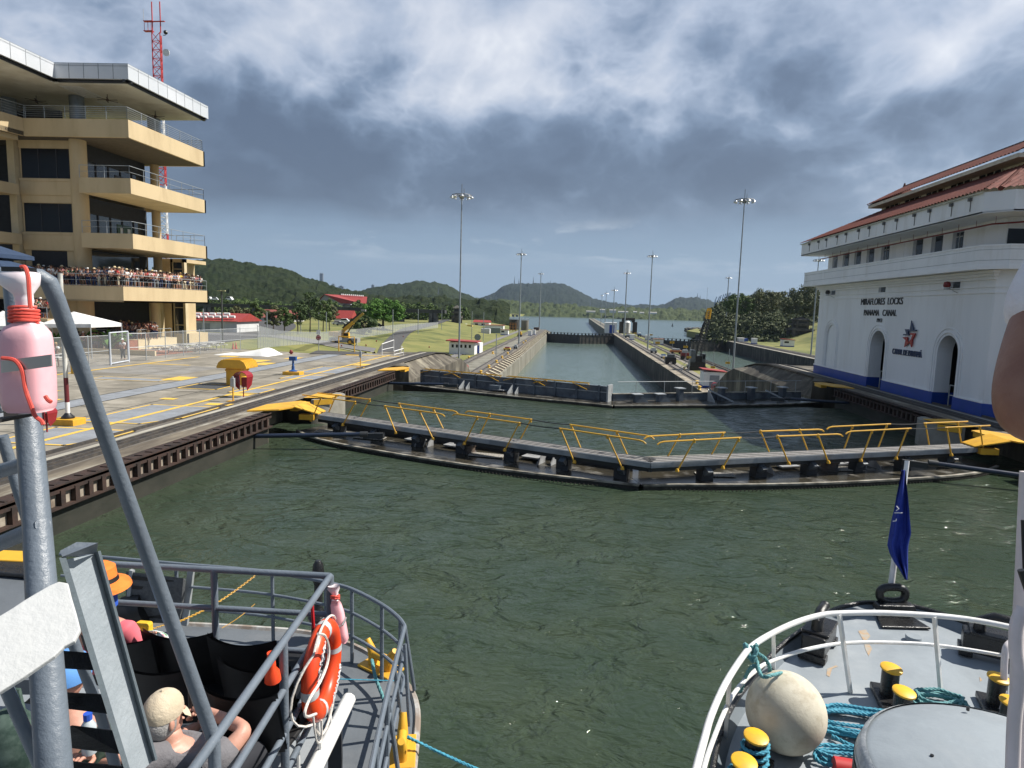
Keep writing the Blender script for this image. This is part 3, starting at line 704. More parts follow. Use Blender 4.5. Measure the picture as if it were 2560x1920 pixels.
mb = MB(); mb.cyl(F0+u*.5+nn*1.9+V3((0, 0, 1.25)), F0+u*(L-1.1)+nn*1.9+V3((0, 0, 1.25)), .022, 6)
for i in range(7): s = 1.0+i*2.3; mb.cyl(F0+u*s+nn*1.9+V3((0, 0, 0.28)), F0+u*s+nn*1.9+V3((0, 0, 1.25)), .02, 6)
obj('thin_handrail', mb, GALV, t, smooth=True)
# far gates at the ends of the two lower chambers
def far_gate(xa, xb, y, flip, label, m1, m2, sub=True):
    t = thing('lock_gate', label, 'lock gate', ((xa+xb)/2, y, ZLW), group='mitre gate leaves')
    xm = (xa+xb)/2; ym = y-8.5
    for (p, q, mt) in (((xa, y), (xm, ym), m1), ((xb, y), (xm, ym), m2)):
        P, Q = V3((*p, ZLW-1)), V3((*q, ZLW-1)); u = (Q-P).normalized(); n_ = V3((-u.y, u.x, 0)); n_ = n_ if n_.y > 0 else -n_
        mb = MB(); mb.obox(P, Q-P, n_*2, (0, 0, ZL-.5-ZLW+1)); g_ = obj('leaf_panel', mb, mt, t)
        r_ = MB()
        for i in range(9): r_.obox(P+(Q-P)*(i+.3)/9-n_*.12+V3((0, 0, .9)), u*.15, n_*.12, (0, 0, ZL-ZLW))
        each('rib', r_, mt, g_)
        c = MB(); c.obox(P-n_*.3+V3((0, 0, ZL+.35-ZLW+1)), Q-P, n_*1.2, (0, 0, .12))
        for i in range(10): c.obox(P+(Q-P)*(i+.2)/10+n_*.2+V3((0, 0, ZL-.6-ZLW+1)), u*.6, n_*.4, (0, 0, 1.0))
        obj('walkway', c, GATE_D, g_)
    return t
far_gate(-15.2, 21, 346, 0, 'far gate closing the end of the middle chamber with dark panels', GATE_D, mat('brown_gate', (.10, .085, .065), .7, (.05, .045, .04), .5))  # right leaf in a paler brown than the left
far_gate(36, 71.5, 312, 0, 'far gate closing the right-hand chamber, partly behind the black crane', GATE_D, mat('brown_gate', (.10, .085, .065)))
# ------------------------------------------------------------------ control building on the right wall
BT = thing('control_building', 'white control house with blue base band, red tiled roofs and arched doorways', 'building', (30, 50, ZT))
FX = 22.4; Y0, Y1 = 37.2, 62.3
WB = mat('building_white', (.81, .82, .83), .65, (.75, .76, .77), .6, .05, 10, c3=(.70, .70, .69), s3=.9, stretch=(1, 1, .16))
WB2 = mat('moulding_white', (.83, .835, .84), .6, (.77, .775, .78), .6)
TILE = bpy.data.materials.new('roof_tile'); TILE.use_nodes = True
def tile_mat(mt, c1, c2):
    q = NT(mt.node_tree); b = q.n['Principled BSDF']; tc = q.n.new('ShaderNodeTexCoord')
    f = q.noise(tc.outputs['Object'], 1.7, 7, .7); f2 = q.noise(tc.outputs['Object'], 9, 3, .6)
    q.inp(b, 'Base Color', q.mix(q.ramp(q.math('ADD', q.math('MULTIPLY', f, .6), q.math('MULTIPLY', f2, .4)), [(.4, 0), (.62, 1)]), c1, c2)); b.inputs['Roughness'].default_value = .85; b.inputs['Specular IOR Level'].default_value = .2
tile_mat(TILE, (.185, .058, .042), (.105, .036, .028))
zb, zband, zmould = ZT, ZT+.8, 7.35
PAR = [gx(2012, 680, 21.3), gx(2012, 712, 21.3), gx(2449, 622, 21.3), gx(2446, 679, 21.3)]
zp1 = (PAR[0].z+PAR[2].z)/2; zp0 = (PAR[1].z+PAR[3].z)/2
YP0, YP1 = PAR[2].y, PAR[0].y
EV = [gx(2005, 607, 20.9), gx(2464, 488, 20.9), gx(2003, 637, 20.9), gx(2452, 541, 20.9)]
ze1 = (EV[0].z+EV[1].z)/2; ze0 = (EV[2].z+EV[3].z)/2
print('CB', [tuple(round(c, 2) for c in q) for q in PAR+EV], zp0, zp1, ze0, ze1)
# lower storey wall with arched openings cut as real recesses: build wall as strips between arches
def zx(px, py): q = gx(px, py, FX); return q.y, q.z
arches = []
for (l, r, top, bot, kind) in ((2061, 2085, 811, 925, 'blind'), (2172, 2209, 826, 966, 'open'), (2341, 2393, 838, 1015, 'open')):
    yl = zx(l, 900)[0]; yr = zx(r, 900)[0]; zt_ = zx((l+r)/2, top)[1]; arches.append((yr, yl, zt_, kind))
print('ARCH', arches)
def arch_pts(ya, yb, zt_, z0, n=12):
    c = (ya+yb)/2; r = (yb-ya)/2; zc_ = zt_-r
    return [(ya, z0), ]+[(c-r*cos(pi*i/n), zc_+r*sin(pi*i/n)) for i in range(n+1)]+[(yb, z0)]
mb = MB(); ytop = zp0+.1
ys = sorted(arches, key=lambda a: a[0]); cur = Y0
th = .9
for (ya, yb, zt_, kind) in ys:
    mb.box(FX, FX+th, cur, ya, zb-.2, ytop)
    A = arch_pts(ya, yb, zt_, zb)
    top = A[1:-1]
    for p, q in zip(top, top[1:]):
        mb.prism([(FX, p[0], p[1]), (FX, q[0], q[1]), (FX, q[0], ytop), (FX, p[0], ytop)], (th, 0, 0))
    if kind == 'blind': mb.prism([(FX+.12, y_, z_) for y_, z_ in A], (.5, 0, 0))
    cur = yb
mb.box(FX, FX+th, cur, Y1, zb-.2, ytop)
mb.prism([(FX, Y0, zb-.2), (FX+1.2, Y0-1.0, zb-.2), (40, Y0-1.0, zb-.2), (40, Y0-.2, zb-.2), (FX+th, Y0, zb-.2)], (0, 0, ytop-zb+.2))
mb.box(FX+th, 40, Y1-.6, Y1, zb-.2, ytop); mb.box(39.2, 40, Y0, Y1-.6, zb-.2, ytop)
wall = obj('wall', mb, WB, BT)
mb = MB()
for (ya, yb, zt_, kind) in ys:
    mb = MB()
    for g_, w_, pr in ((.16, .10, .05), (.42, .08, .04)):
        A = arch_pts(ya-g_, yb+g_, zt_+g_, zband)
        B = arch_pts(ya-g_-w_, yb+g_+w_, zt_+g_+w_, zband)
        for i in range(len(A)-1): mb.prism([(FX, *A[i]), (FX, *A[i+1]), (FX, *B[i+1]), (FX, *B[i])], (-pr, 0, 0))
    obj('arch_moulding', mb, WB2, wall)
# blue plinth
mb = MB(); cur = Y0-.03
for (ya, yb, zt_, kind) in ys:
    if kind == 'blind': continue
    mb.box(FX-.05, FX+.02, cur, ya, zb, zband-.05); mb.box(FX-.02, FX+1.6, ya-.04, ya+.012, zb, zband-.05) if 0 else None
    mb.box(FX, FX+1.2, yb-.015, yb+.0, zb, zband-.05)
    cur = yb
mb.box(FX-.05, FX+.02, cur, Y1, zb, zband-.05)
mb.prism([(FX-.05, Y0, zb), (FX+1.18, Y0-1.05, zb), (40, Y0-1.05, zb), (40, Y0-.9, zb), (FX+1.2, Y0-.9, zb), (FX+.02, Y0+.1, zb)], (0, 0, zband-.05-zb))
obj('base_band', mb, BLUE, BT)
mb = MB(); cur = Y0
for (ya, yb, zt_, kind) in ys:
    if kind == 'blind': continue
    mb.box(FX-.07, FX+.02, cur, ya-.3, zband-.05, zband+.04); cur = yb+.3
mb.box(FX-.07, FX+.02, cur, Y1+.05, zband-.05, zband+.04)
for zz, hh in ((7.80, .07), (8.12, .05)):
    mb.box(FX-.06, FX, Y0, Y1+.05, zz, zz+hh); mb.prism([(FX-.06, Y0, zz), (FX+1.18, Y0-1.06, zz), (40, Y0-1.06, zz), (40, Y0-.95, zz), (FX+1.2, Y0-.95, zz), (FX, Y0, zz)], (0, 0, hh))
for k in range(3): mb.box(FX-.12*(k+1), FX, Y0-.12*k, Y1+.12*k, zp0-.5+.16*k, zp0-.5+.16*(k+1)-.004)
obj('cornice', mb, WB2, BT)
# dark interior behind the doorways
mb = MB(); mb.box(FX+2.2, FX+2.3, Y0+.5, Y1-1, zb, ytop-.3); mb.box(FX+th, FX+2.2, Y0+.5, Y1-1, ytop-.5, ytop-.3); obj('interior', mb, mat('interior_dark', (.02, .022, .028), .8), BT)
for i, (ya, yb, zt_, kind) in enumerate(ys):
    if kind == 'blind': continue
    g_ = MB()
    for yy in (ya+.55, ya+1.1): g_.box(FX+.35, FX+.40, yy, yy+.05, zb, zb+1.35)
    g_.box(FX+.35, FX+.40, ya+.55, ya+1.15, zb+1.3, zb+1.35); g_.box(FX+.35, FX+.40, ya+.55, ya+1.15, zb+.7, zb+.75); obj('gate_barrier', g_, GALV, BT)
    if i == 0:
        g_ = MB(); g_.box(FX+2.1, FX+2.15, ya+.35, ya+1.1, zb+3.0, zb+4.3); o_ = obj('notice_frame', g_, GALV, BT); g_ = MB(); g_.box(FX+2.07, FX+2.1, ya+.45, ya+1.0, zb+3.1, zb+4.2); obj('notice_panel', g_, mat('notice_dark', (.1, .11, .12), .5), o_)
# small square windows under the gallery
def window(y0, y1, z0, z1, parent, x=FX, deep=.28, name='window', bars=0):
    g_ = MB(); g_.box(x-.012, x+.01, y0, y1, z0, z1); w_ = obj(name, g_, mat('reveal_grey', (.36, .38, .42), .7), parent)
    g_ = MB(); g_.box(x-.03, x-.012, y0+.02, y0+(y1-y0)*.62, z0+.05, z1-.08); pn = obj('pane', g_, GLASS, w_)
    if bars: g_ = MB(); g_.box(x-.05, x-.03, y0+.02, y0+(y1-y0)*.62, z1-(z1-z0)*.3, z1-(z1-z0)*.25); g_.box(x-.05, x-.03, y0+(y1-y0)*.28, y0+(y1-y0)*.33, z0+.05, z1-.08); obj('frame', g_, GALV, w_)
    return w_
for (l, r, tp, bt) in ((2077, 2089, 721, 737), (2198, 2215, 713, 732), (2376, 2402, 701, 724)):
    yl, yr = zx(l, tp)[0], zx(r, tp)[0]; zz1, zz0 = zx((l+r)/2, tp)[1], zx((l+r)/2, bt)[1]; window(yr, yl, zz0, zz1, BT)
# gallery slab and parapet
mb = MB(); CX = 1.0
plan = [(21.3, YP1), (21.3, YP0), (21.3+CX, YP0-.9), (41, YP0-.9), (41, YP1)]
mb.prism([(x, y, zp0) for x, y in plan], (0, 0, .25)); gal = obj('gallery', mb, WB2, BT)
def ring(plan, off, z0, z1, thk=.18, closed=False):
    m_ = MB()
    for (a, b) in zip(plan, plan[1:]):
        A, B = V3((*a, z0)), V3((*b, z0)); d = (B-A).normalized(); n_ = V3((d.y, -d.x, 0))   # outward
        m_.obox(A-n_*thk-d*(0), B-A, n_*thk, (0, 0, z1-z0))
    return m_
outp = plan[:1]+plan[1:]
P_ = [(41, YP1), (21.3, YP1), (21.3, YP0), (21.3+CX, YP0-.9), (41, YP0-.9)]
def shell(P, z0, z1, thk, mtl, name, parent, push=0):
    m_ = MB(); cx, cy = 31, 50
    n_ = len(P)
    Vs = [V3((*p, 0)) for p in P]; ins = []
    outw = []
    for i in range(n_):
        ds = []
        if i > 0: ds.append((Vs[i]-Vs[i-1]).normalized())
        if i < n_-1: ds.append((Vs[i+1]-Vs[i]).normalized())
        nn_ = V3((0, 0, 0))
        for d in ds: nn_ += V3((-d.y, d.x, 0))
        nn_.normalize(); k_ = 1/max(.5, nn_.dot(V3((-ds[0].y, ds[0].x, 0)))); outw.append(nn_*k_)
    c_ = V3((cx, cy, 0)); sg = 1 if outw[1].dot(c_-Vs[1]) > 0 else -1
    for i in range(n_-1):
        a, b = Vs[i]-outw[i]*sg*push, Vs[i+1]-outw[i+1]*sg*push
        ai, bi = Vs[i]+outw[i]*sg*(thk-push), Vs[i+1]+outw[i+1]*sg*(thk-push)
        m_.prism([a+V3((0, 0, z0)), b+V3((0, 0, z0)), bi+V3((0, 0, z0)), ai+V3((0, 0, z0))], (0, 0, z1-z0))
    return obj(name, m_, mtl, parent)
shell(P_, zp0+.25, zp1, .2, WB, 'parapet', BT)
shell(P_, zp0-.02, zp0+.22, .2, WB2, 'parapet_base', BT, push=.04)
shell(P_, zp1-.02, zp1+.06, .3, WB2, 'parapet_cap', BT, push=.03)
shell(P_, zp0+(zp1-zp0)*.36, zp0+(zp1-zp0)*.36+.03, .02, GALV, 'parapet_groove', BT, push=.005)
shell(P_, zp1-.22, zp1-.19, .02, GALV, 'parapet_groove', BT, push=.005)
# upper storey
UX = 23.0; UP = [(40, Y1+.3), (UX, Y1+.3), (UX, Y0+.6), (UX+1.0, Y0-.2), (40, Y0-.2)]
shell(UP, zp0+.2, ze0+.5, .5, WB, 'upper_wall', BT)
for (l, r, tp, bt, b_) in ((2083, 2095, 638, 670, 1), (2109, 2124, 632, 666, 0), (2138, 2154, 626, 662, 0), (2169, 2187, 620, 658, 0), (2205, 2225, 614, 653, 1), (2285, 2309, 597, 641, 0), (2331, 2359, 588, 635, 0), (2384, 2411, 579, 627, 1)):
    q1, q2 = gx(l, tp, UX), gx(r, tp, UX); q3 = gx((l+r)/2, bt, UX); window(q2.y, q1.y, q3.z, gx((l+r)/2, tp, UX).z, BT, x=UX, name='tall_window', bars=b_)
q1, q2 = gx(2243, 607, UX), gx(2262, 607, UX); g_ = MB(); g_.box(UX-.015, UX+.01, q2.y, q1.y, gx(2250, 648, UX).z, gx(2250, 610, UX).z); obj('blocked_window', g_, WB2, BT)
fy = Y0-.2; a_, b_ = gy(2521, 571, fy), gy(2600, 622, fy)
g_ = MB(); g_.box(a_.x, a_.x+3.2, fy-.03, fy, b_.z, a_.z); w_ = obj('wide_window', g_, GLASS, BT); g_ = MB(); g_.box(a_.x-.06, a_.x+3.3, fy-.06, fy-.03, b_.z-.1, b_.z); g_.box(a_.x+1.6, a_.x+1.66, fy-.05, fy-.03, b_.z, a_.z); obj('window_frame', g_, GALV, w_)
# eaves: tilted fascia, soffit and lower roof with real corrugated tiles
EX = 20.9; YE1 = (EV[0].y+EV[2].y)/2; YE0 = (EV[1].y+EV[3].y)/2
EP = [(41, YE1), (EX, YE1), (EX, YE0), (EX+.9, YE0-1.0), (41, YE0-1.0)]
shell(EP, ze0, ze1, .12, WB, 'fascia', BT)
mb = MB(); mb.prism([(x, y, ze0+.02) for x, y in EP], (0, 0, .08)); obj('soffit', mb, WB2, BT)
brk = MB()
y = YE0+1
i = 0
while y < YE1-1:
    brk.box(EX-.14, EX+.0, y, y+.2, ze1-.28, ze1-.10); brk.cyl((EX-.02, y+.1, ze1-.2), (EX-.02, y+.1, ze0+.25), .02, 5); y += 1.75+.5*(i % 2); i += 1
each('gutter_bracket', brk, mat('bracket_dark', (.12, .12, .12), .7), BT)
gt = MB(); gt.box(EX-.12, EX-.02, YE0, YE1+.1, ze1-.03, ze1+.04); obj('gutter', gt, mat('gutter', (.55, .53, .42), .6, (.35, .36, .30), 2), BT)
pipe = MB(); pipe.tube([(22.2, Y1, ze0-.35), (22.2, Y0+.6, ze0-.35), (23.4, Y0-.7, ze0-.35), (40, Y0-.7, ze0-.35)], .045, 8)
for i in range(15): pipe.cyl((22.2, Y1-1-i*1.7, ze0+.05), (22.2, Y1-1-i*1.7, ze0-.35), .012, 5)
obj('sprinkler_pipe', pipe, mat('pipe_red', (.20, .012, .015), .5), BT)
def tiled(P00, P10, P01, P11, name, parent, pitch=.34, amp=.085, clip=None, rows=.35):
    """corrugated tile surface: P00-P10 is the eave, P01-P11 the upper edge"""
    P00, P10, P01, P11 = map(V3, (P00, P10, P01, P11)); L = (P10-P00).length; H = ((P01-P00).length+(P11-P10).length)/2
    nrm = (P10-P00).cross((P01+P11)/2-(P00+P10)/2).normalized(); nrm = nrm if nrm.z > 0 else -nrm
    nu = int(L/pitch)*6; nv = int(H/rows)*2
    def fn(a, b):
        q = (P00*(1-a)+P10*a)*(1-b)+(P01*(1-a)+P11*a)*b
        # straight tile courses: keep along-eave coordinate from the true position
        s = (q-P00).dot((P10-P00).normalized())
        hh = amp*abs(sin(pi*s/pitch));
        row = b*nv/2; hh += .045*(1-(row-math.floor(row+1e-6)))
        return q+nrm*hh
    mb = MB(); mb.grid(fn, nu, nv); return obj(name, mb, TILE, parent, smooth='full')
CXr, CY1, CY0 = 26.0, gx(2204, 527, 26.0).y, YE0+5.2
zc0 = (gx(2204, 527, 26.0).z+gx(2490, 431, 26).z)/2-.12
print('CLER', gx(2204, 527, 26.0), gx(2490, 431, 26), gx(2171, 513, 25.0), gx(2560, 385, 25), gx(2261, 469, 30), gx(2560, 367, 30))
rf = thing('tmp', '', '')
bpy.data.objects.remove(rf)
tiled((EX-.12, YE1+.1, ze1+.05), (EX-.12, YE0, ze1+.05), (CXr, CY1, zc0), (CXr, CY0, zc0), 'lower_roof', BT)
tiled((EX-.12, YE0, ze1+.05), (EX+.9, YE0-1.1, ze1+.05), (CXr, CY0, zc0), (CXr+.1, CY0-.1, zc0), 'hip_corner', BT)
tiled((EX+.9, YE0-1.1, ze1+.05), (41, YE0-1.1, ze1+.05), (CXr, CY0, zc0), (41, CY0, zc0), 'front_roof', BT)
rg = MB(); a = V3((EX+.4, YE0-.6, ze1+.1)); b = V3((CXr, CY0, zc0+.05))
for i in range(24): p = a.lerp(b, i/24); q = a.lerp(b, (i+1.15)/24); rg.tube([p, q], [.13, .10], 8)
obj('hip_ridge', rg, TILE, BT, smooth=True)
mb = MB(); mb.add([(EX-.1, YE1+.1, ze1), (41, YE1+.1, ze1), (41, CY1, zc0), (CXr, CY1, zc0)], [(0, 1, 2, 3)]); obj('back_roof', mb, TILE, BT)
# clerestory and upper roof
zc1 = zc0+.85
mb = MB(); mb.box(CXr, 36, CY0, CY1, zc0-.6, zc1); cl = obj('clerestory', mb, mat('clerestory_cream', (.62, .58, .46), .7), BT)
y = CY1-.8; i = 0
while y > CY0+2.2:
    g_ = MB(); g_.box(CXr-.04, CXr-.0, y-2.35, y, zc0+.08, zc1-.2); w_ = obj('window', g_, GLASS, cl); g_ = MB()
    for k in (.0, .78, 1.56, 2.3): g_.box(CXr-.08, CXr-.04, y-k-.05, y-k, zc0+.08, zc1-.2)
    obj('frame', g_, mat('clerestory_cream', (.62, .58, .46)), w_); y -= 3.2
UXE = 24.9; YU1 = gx(2171, 513, UXE).y; YU0 = CY0-1
zu = (gx(2171, 513, UXE).z+gx(2560, 386, UXE).z)/2+.08
mb = MB(); mb.box(UXE, 37, YU0, YU1, zu-.24, zu); obj('upper_fascia', mb, mat('clerestory_cream', (.62, .58, .46)), BT)
RX = UXE+3.6; YR1 = gx(2261, 469, RX).y; zr = gx(2400, 418, RX).z
tiled((UXE-.08, YU1+.1, zu+.02), (UXE-.08, YU0, zu+.02), (RX, YR1, zr), (RX, YU0, zr), 'upper_roof', BT)
rg = MB(); y = YU0
while y < YR1-.3: rg.tube([(RX, y, zr+.05), (RX, y+.42, zr+.05)], [.15, .12], 8); y += .36
rg.lathe((RX, YR1, zr), [(.16, 0), (.1, .25), (.05, .4)], 8)
obj('ridge', rg, mat('old_ridge_tile', (.06, .035, .03), .8, (.14, .06, .045), 4), BT, smooth=True)
mb = MB(); mb.add([(UXE-.08, YU1+.1, zu), (33, YU1+.1, zu), (RX, YR1, zr)], [(0, 1, 2)]); obj('upper_hip', mb, TILE, BT)
# lettering and emblem on the wall
DKL = mat('letter_black', (.012, .014, .02), .45)
def letters(txt, cpx, hpx, sx, depth, mt, name, lean=0):
    c = gx(*cpx, FX); top = gx(cpx[0], cpx[1]-hpx/2, FX); size = (top.z-c.z)*2/.72
    mb = text_mb(txt, size, (FX-.04, c.y, c.z-size*.36), (0, -1, 0), (0, 0, 1), depth, sx=sx, bold=.008, shear=0)
    return obj(name, mb, mt, BT)
def fit(txt, l, r, cy, hpx, mt, name, dx=0, depth=.04):
    a, b = gx(l, cy, FX), gx(r, cy, FX); wid = a.y-b.y; cyy = (a.y+b.y)/2
    top = gx((l+r)/2, cy-hpx/2, FX); bot = gx((l+r)/2, cy+hpx/2, FX); size = (top.z-bot.z)/.72
    mb = text_mb(txt, size, (0, 0, 0), (1, 0, 0), (0, 1, 0), depth, sx=1, bold=0)
    xs_ = [v.x for v in mb.v]; k_ = wid/(max(xs_)-min(xs_)); x0 = (max(xs_)+min(xs_))/2
    mb.v = [V3((FX-.03-v.z, cyy-(v.x-x0)*k_, bot.z+v.y)) for v in mb.v]; mb.f = [f_[::-1] if 0 else f_ for f_ in mb.f]
    return obj(name, mb, mt, BT)
fit('MIRAFLORES  LOCKS', 2154, 2258, 753, 17, DKL, 'lettering'); fit('PANAMA   CANAL', 2161, 2242.5, 781.5, 16, DKL, 'lettering'); fit('1913', 2193.5, 2206, 800.5, 10, DKL, 'lettering')
NAV = mat('emblem_navy', (.012, .035, .11), .4); EMR = mat('emblem_red', (.38, .016, .02), .4)
fit('Canal de Panamá'.replace('Canal', 'CANAL').replace('de', 'DE').replace('Panamá', 'PANAMÁ'), 2232.5, 2306, 882, 15, NAV, 'lettering', depth=.08)
def emb(pts, mt):
    P = [gx(1960+x/3.687, 680+y/3.687, FX-.14) for x, y in pts]; P = [V3((FX-.14, q.y, q.z)) for q in P]
    mb = MB(); mb.prism(P, (.07, 0, 0)); return obj('emblem_piece', mb, mt, BT)
emb([(1172, 447), (1190, 532), (1217, 532), (1211, 546), (1146, 546), (1141, 534), (1158, 534)], NAV)
emb([(1112, 527), (1141, 527), (1146, 546), (1141, 556), (1150, 585), (1096, 583), (1098, 572), (1126, 571)], NAV)
emb([(1160, 562), (1209, 564), (1180, 625), (1172, 694), (1152, 640), (1168, 618), (1183, 580), (1162, 580)], EMR)
emb([(1090, 600), (1137, 600), (1134, 632), (1150, 655), (1141, 662), (1106, 691), (1118, 628)], EMR)
# lamps on brackets
for (px, py, hood) in ((2367, 718, 'pipe_red'), (2069, 735, 'black_paint')):
    q = gx(px, py, FX-.5); lt = MB(); lt.lathe(q, [(.16, 0), (.2, .1), (.16, .3), (.02, .34)], 10); l_ = obj('wall_lamp', lt, MATS[hood] if hood in MATS else RED, BT, smooth=True)
    lt = MB(); lt.cyl(q, (FX, q.y-.3, q.z-.35), .02, 6); lt.lathe(q+V3((0, 0, -.14)), [(.15, 0), (.15, .12)], 10); obj('lamp_arm', lt, GALV, l_)
# ------------------------------------------------------------------ visitor centre on the left
CREAM = mat('cream_wall', (.56, .44, .262), .8, (.48, .375, .22), .35, .08, 8, c3=(.47, .36, .21), s3=.7, stretch=(1, 1, .25))
CREAM2 = mat('cream_trim', (.60, .50, .32), .75, (.52, .43, .27), .6)
PANEL = mat('metal_panel', (.62, .64, .67), .45, (.54, .57, .60), .25, metal=.1)
SOFF = mat('soffit_plaster', (.80, .77, .67), .85, (.60, .56, .46), .3)
STEEL_G = mat('steel_rail', (.36, .39, .41), .45, (.28, .31, .33), 2, metal=.4)
VC = thing('visitor_centre', 'cream multi-storey visitor centre with open balconies under a wide metal roof', 'building', (-48, 62, ZT))
LV = {2: (5.8, 7.24), 3: (10.82, 12.2), 4: (15.86, 17.25), 5: (20.9, 22.5), 6: (26.0, 27.2)}
GX = -48.0
def pzl(px, py, z): q = gz(px, py, z); return V3((q.x, q.y, 0))
A5 = pzl(321, 299, 22.5); B5 = pzl(58, 295, 22.5); dY = (B5-A5).normalized()          # direction of the camera-facing fronts
FXX = -41.6
def poly_slab(pts, z0, z1, name, mt, parent=VC):
    mb = MB(); mb.prism([V3((p[0], p[1], z0)) for p in pts], (0, 0, z1-z0)); return obj(name, mb, mt, parent)
def along(p, x): return V3((x, p.y+(x-p.x)*dY.y/dY.x, 0))
YF = 70.0
C3 = V3((FXX, 57.7, 0)); C2 = V3((FXX, 56.1, 0)); Lx = gz(207, 582, 12.2).x
sl2 = poly_slab([(FXX, YF), C2, along(C2, -74), (-74, YF)], 5.8, 5.95, 'floor_slab', CREAM2)
def parapet(P, z0, z1, name='balcony_front', mt=CREAM, thk=.25):
    P = [V3((p[0], p[1], 0)) for p in P]; mb = MB(); outs = []
    for a, b in zip(P, P[1:]):
        d = (b-a).normalized(); n_ = V3((-d.y, d.x, 0)); c = V3((-60, 68, 0))
        if n_.dot(c-a) < 0: n_ = -n_
        mb.obox(V3((a.x, a.y, z0)), b-a, n_*thk, (0, 0, z1-z0))
    return obj(name, mb, mt, VC)
levels = {}
for k in (2, 3, 4, 5):
    z0, z1 = LV[k]; c = C2 if k == 2 else C3
    far_left = {2: -74, 3: Lx, 4: Lx, 5: B5.x}[k]
    pts = [V3((FXX-.3 if 0 else FXX, YF, 0)), c, along(c, far_left)]
    parapet([V3((GX-2, YF, 0)), pts[0], pts[1], pts[2]], z0, z1-.0)
    levels[k] = pts
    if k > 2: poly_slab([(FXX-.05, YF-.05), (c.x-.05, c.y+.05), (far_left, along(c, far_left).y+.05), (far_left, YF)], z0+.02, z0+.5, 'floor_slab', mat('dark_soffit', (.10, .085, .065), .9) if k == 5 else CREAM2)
# top level continues left, closer to the camera
t5 = [B5, pzl(0, 278, 22.5)]; t5.append(t5[1]+(t5[1]-t5[0])*1.5)
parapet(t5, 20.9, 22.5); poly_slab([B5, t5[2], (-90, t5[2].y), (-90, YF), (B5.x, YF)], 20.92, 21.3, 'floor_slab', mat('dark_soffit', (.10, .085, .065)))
q = gz(43, 308, 22.0);
bb = [V3((q.x, q.y, 0)), pzl(0, 297, 22.0)]; bb.append(bb[1]+(bb[1]-bb[0])*1.2)
mb = MB(); mb.prism([bb[0]+V3((0, 0, 20.5)), bb[2]+V3((0, 0, 20.5)), bb[2]+V3((-8, 0, 20.5)), bb[0]+V3((-8, 0, 20.5))], (0, 0, 1.45)); obj('bay_front', mb, CREAM, VC)
for (z0, z1, sc) in ((15.6, 16.6, 1), (11.0, 12.0, 1)):
    q2 = V3((B5.x-1.2, B5.y+.4, 0)); mb = MB(); mb.prism([q2+V3((0, 0, z0)), q2+(t5[2]-t5[0])+V3((0, 0, z0)), q2+(t5[2]-t5[0])+V3((-6, 0, z0)), q2+V3((-6, 0, z0))], (0, 0, z1-z0)); obj('bay_front', mb, CREAM, VC)
# round columns
def col(px, py, Y, r, z0, z1, mt, name='column'):
    q = gy(px, py, Y); mb = MB(); mb.lathe((q.x, q.y, z0), [(r, 0), (r, z1-z0)], 20); obj(name, mb, mt, VC, smooth=True); return q
ca = col(196, 400, 58.9, .72, ZT, 21.0, CREAM)
cb_ = col(388, 480, 69.4, .45, ZT, 21.0, CREAM)
col(390, 820, 66.5, .5, ZT, 5.9, CREAM); col(212, 790, 60.5, .75, ZT, 5.9, CREAM)
CG = mat('column_steel', (.22, .25, .28), .35, (.16, .18, .2), .8, metal=.5)
for (px, Y) in ((192, 61.5), (21, 62), (229, 78), (383, 69)): col(px, 260, Y, .66, 22.0, 26.1, CG, 'roof_column')
# left bay: pilaster, spandrels, windows
PW = along(V3((ca.x, ca.y+.15, 0)), -53.6); PB = V3((ca.x, ca.y+.15, 0))
mb = MB(); mb.obox(PB+V3((0, 0, ZT)), PW-PB, V3((0, .3, 0)), (0, 0, 20.3)); obj('wall', mb, CREAM, VC)
for (z0, z1, off) in ((17.1, 17.35, .25), (15.8, 17.1, .18), (12.1, 12.3, .25), (10.6, 12.1, .18), (20.2, 20.9, .12), (15.1, 15.8, .08)):
    mb = MB(); mb.obox(PB+V3((.3, -off, z0)), PW-PB-V3((.3, 0, 0)), V3((0, off-.005, 0)), (0, 0, z1-z0)); obj('spandrel', mb, CREAM, VC)
mb = MB(); mb.obox(PW+V3((-.1, -.5, ZT)), V3((-.75, .02, 0)), V3((0, .8, 0)), (0, 0, 20)); obj('pilaster', mb, CREAM2, VC)
for (z0, z1) in ((17.4, 20.15), (12.35, 15.05)):
    mb = MB(); a = PB+(PW-PB)*.14; b = PB+(PW-PB)*.97; mb.obox(V3((a.x, a.y-.02, z0)), b-a, V3((0, .015, 0)), (0, 0, z1-z0)); w_ = obj('window', mb, GLASS, VC)
    mb = MB()
    for f_ in (.3, .66): p_ = a+(b-a)*f_; mb.obox(V3((p_.x, p_.y-.05, z0)), V3((.07, 0, 0)), V3((0, .03, 0)), (0, 0, z1-z0))
    each('mullion', mb, mat('mullion_dark', (.03, .03, .035), .4), w_)
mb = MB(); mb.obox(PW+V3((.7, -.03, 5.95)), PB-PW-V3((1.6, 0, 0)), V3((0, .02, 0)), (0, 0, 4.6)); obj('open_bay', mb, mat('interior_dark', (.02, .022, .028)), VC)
mb = MB(); mb.box(-90, -55.2, 66, 66.3, ZT, 26); mb.box(-90, -56, 60.9, 61.2, 5.9, 20.9); obj('wall', mb, mat('interior_dark', (.02, .022, .028)), VC)
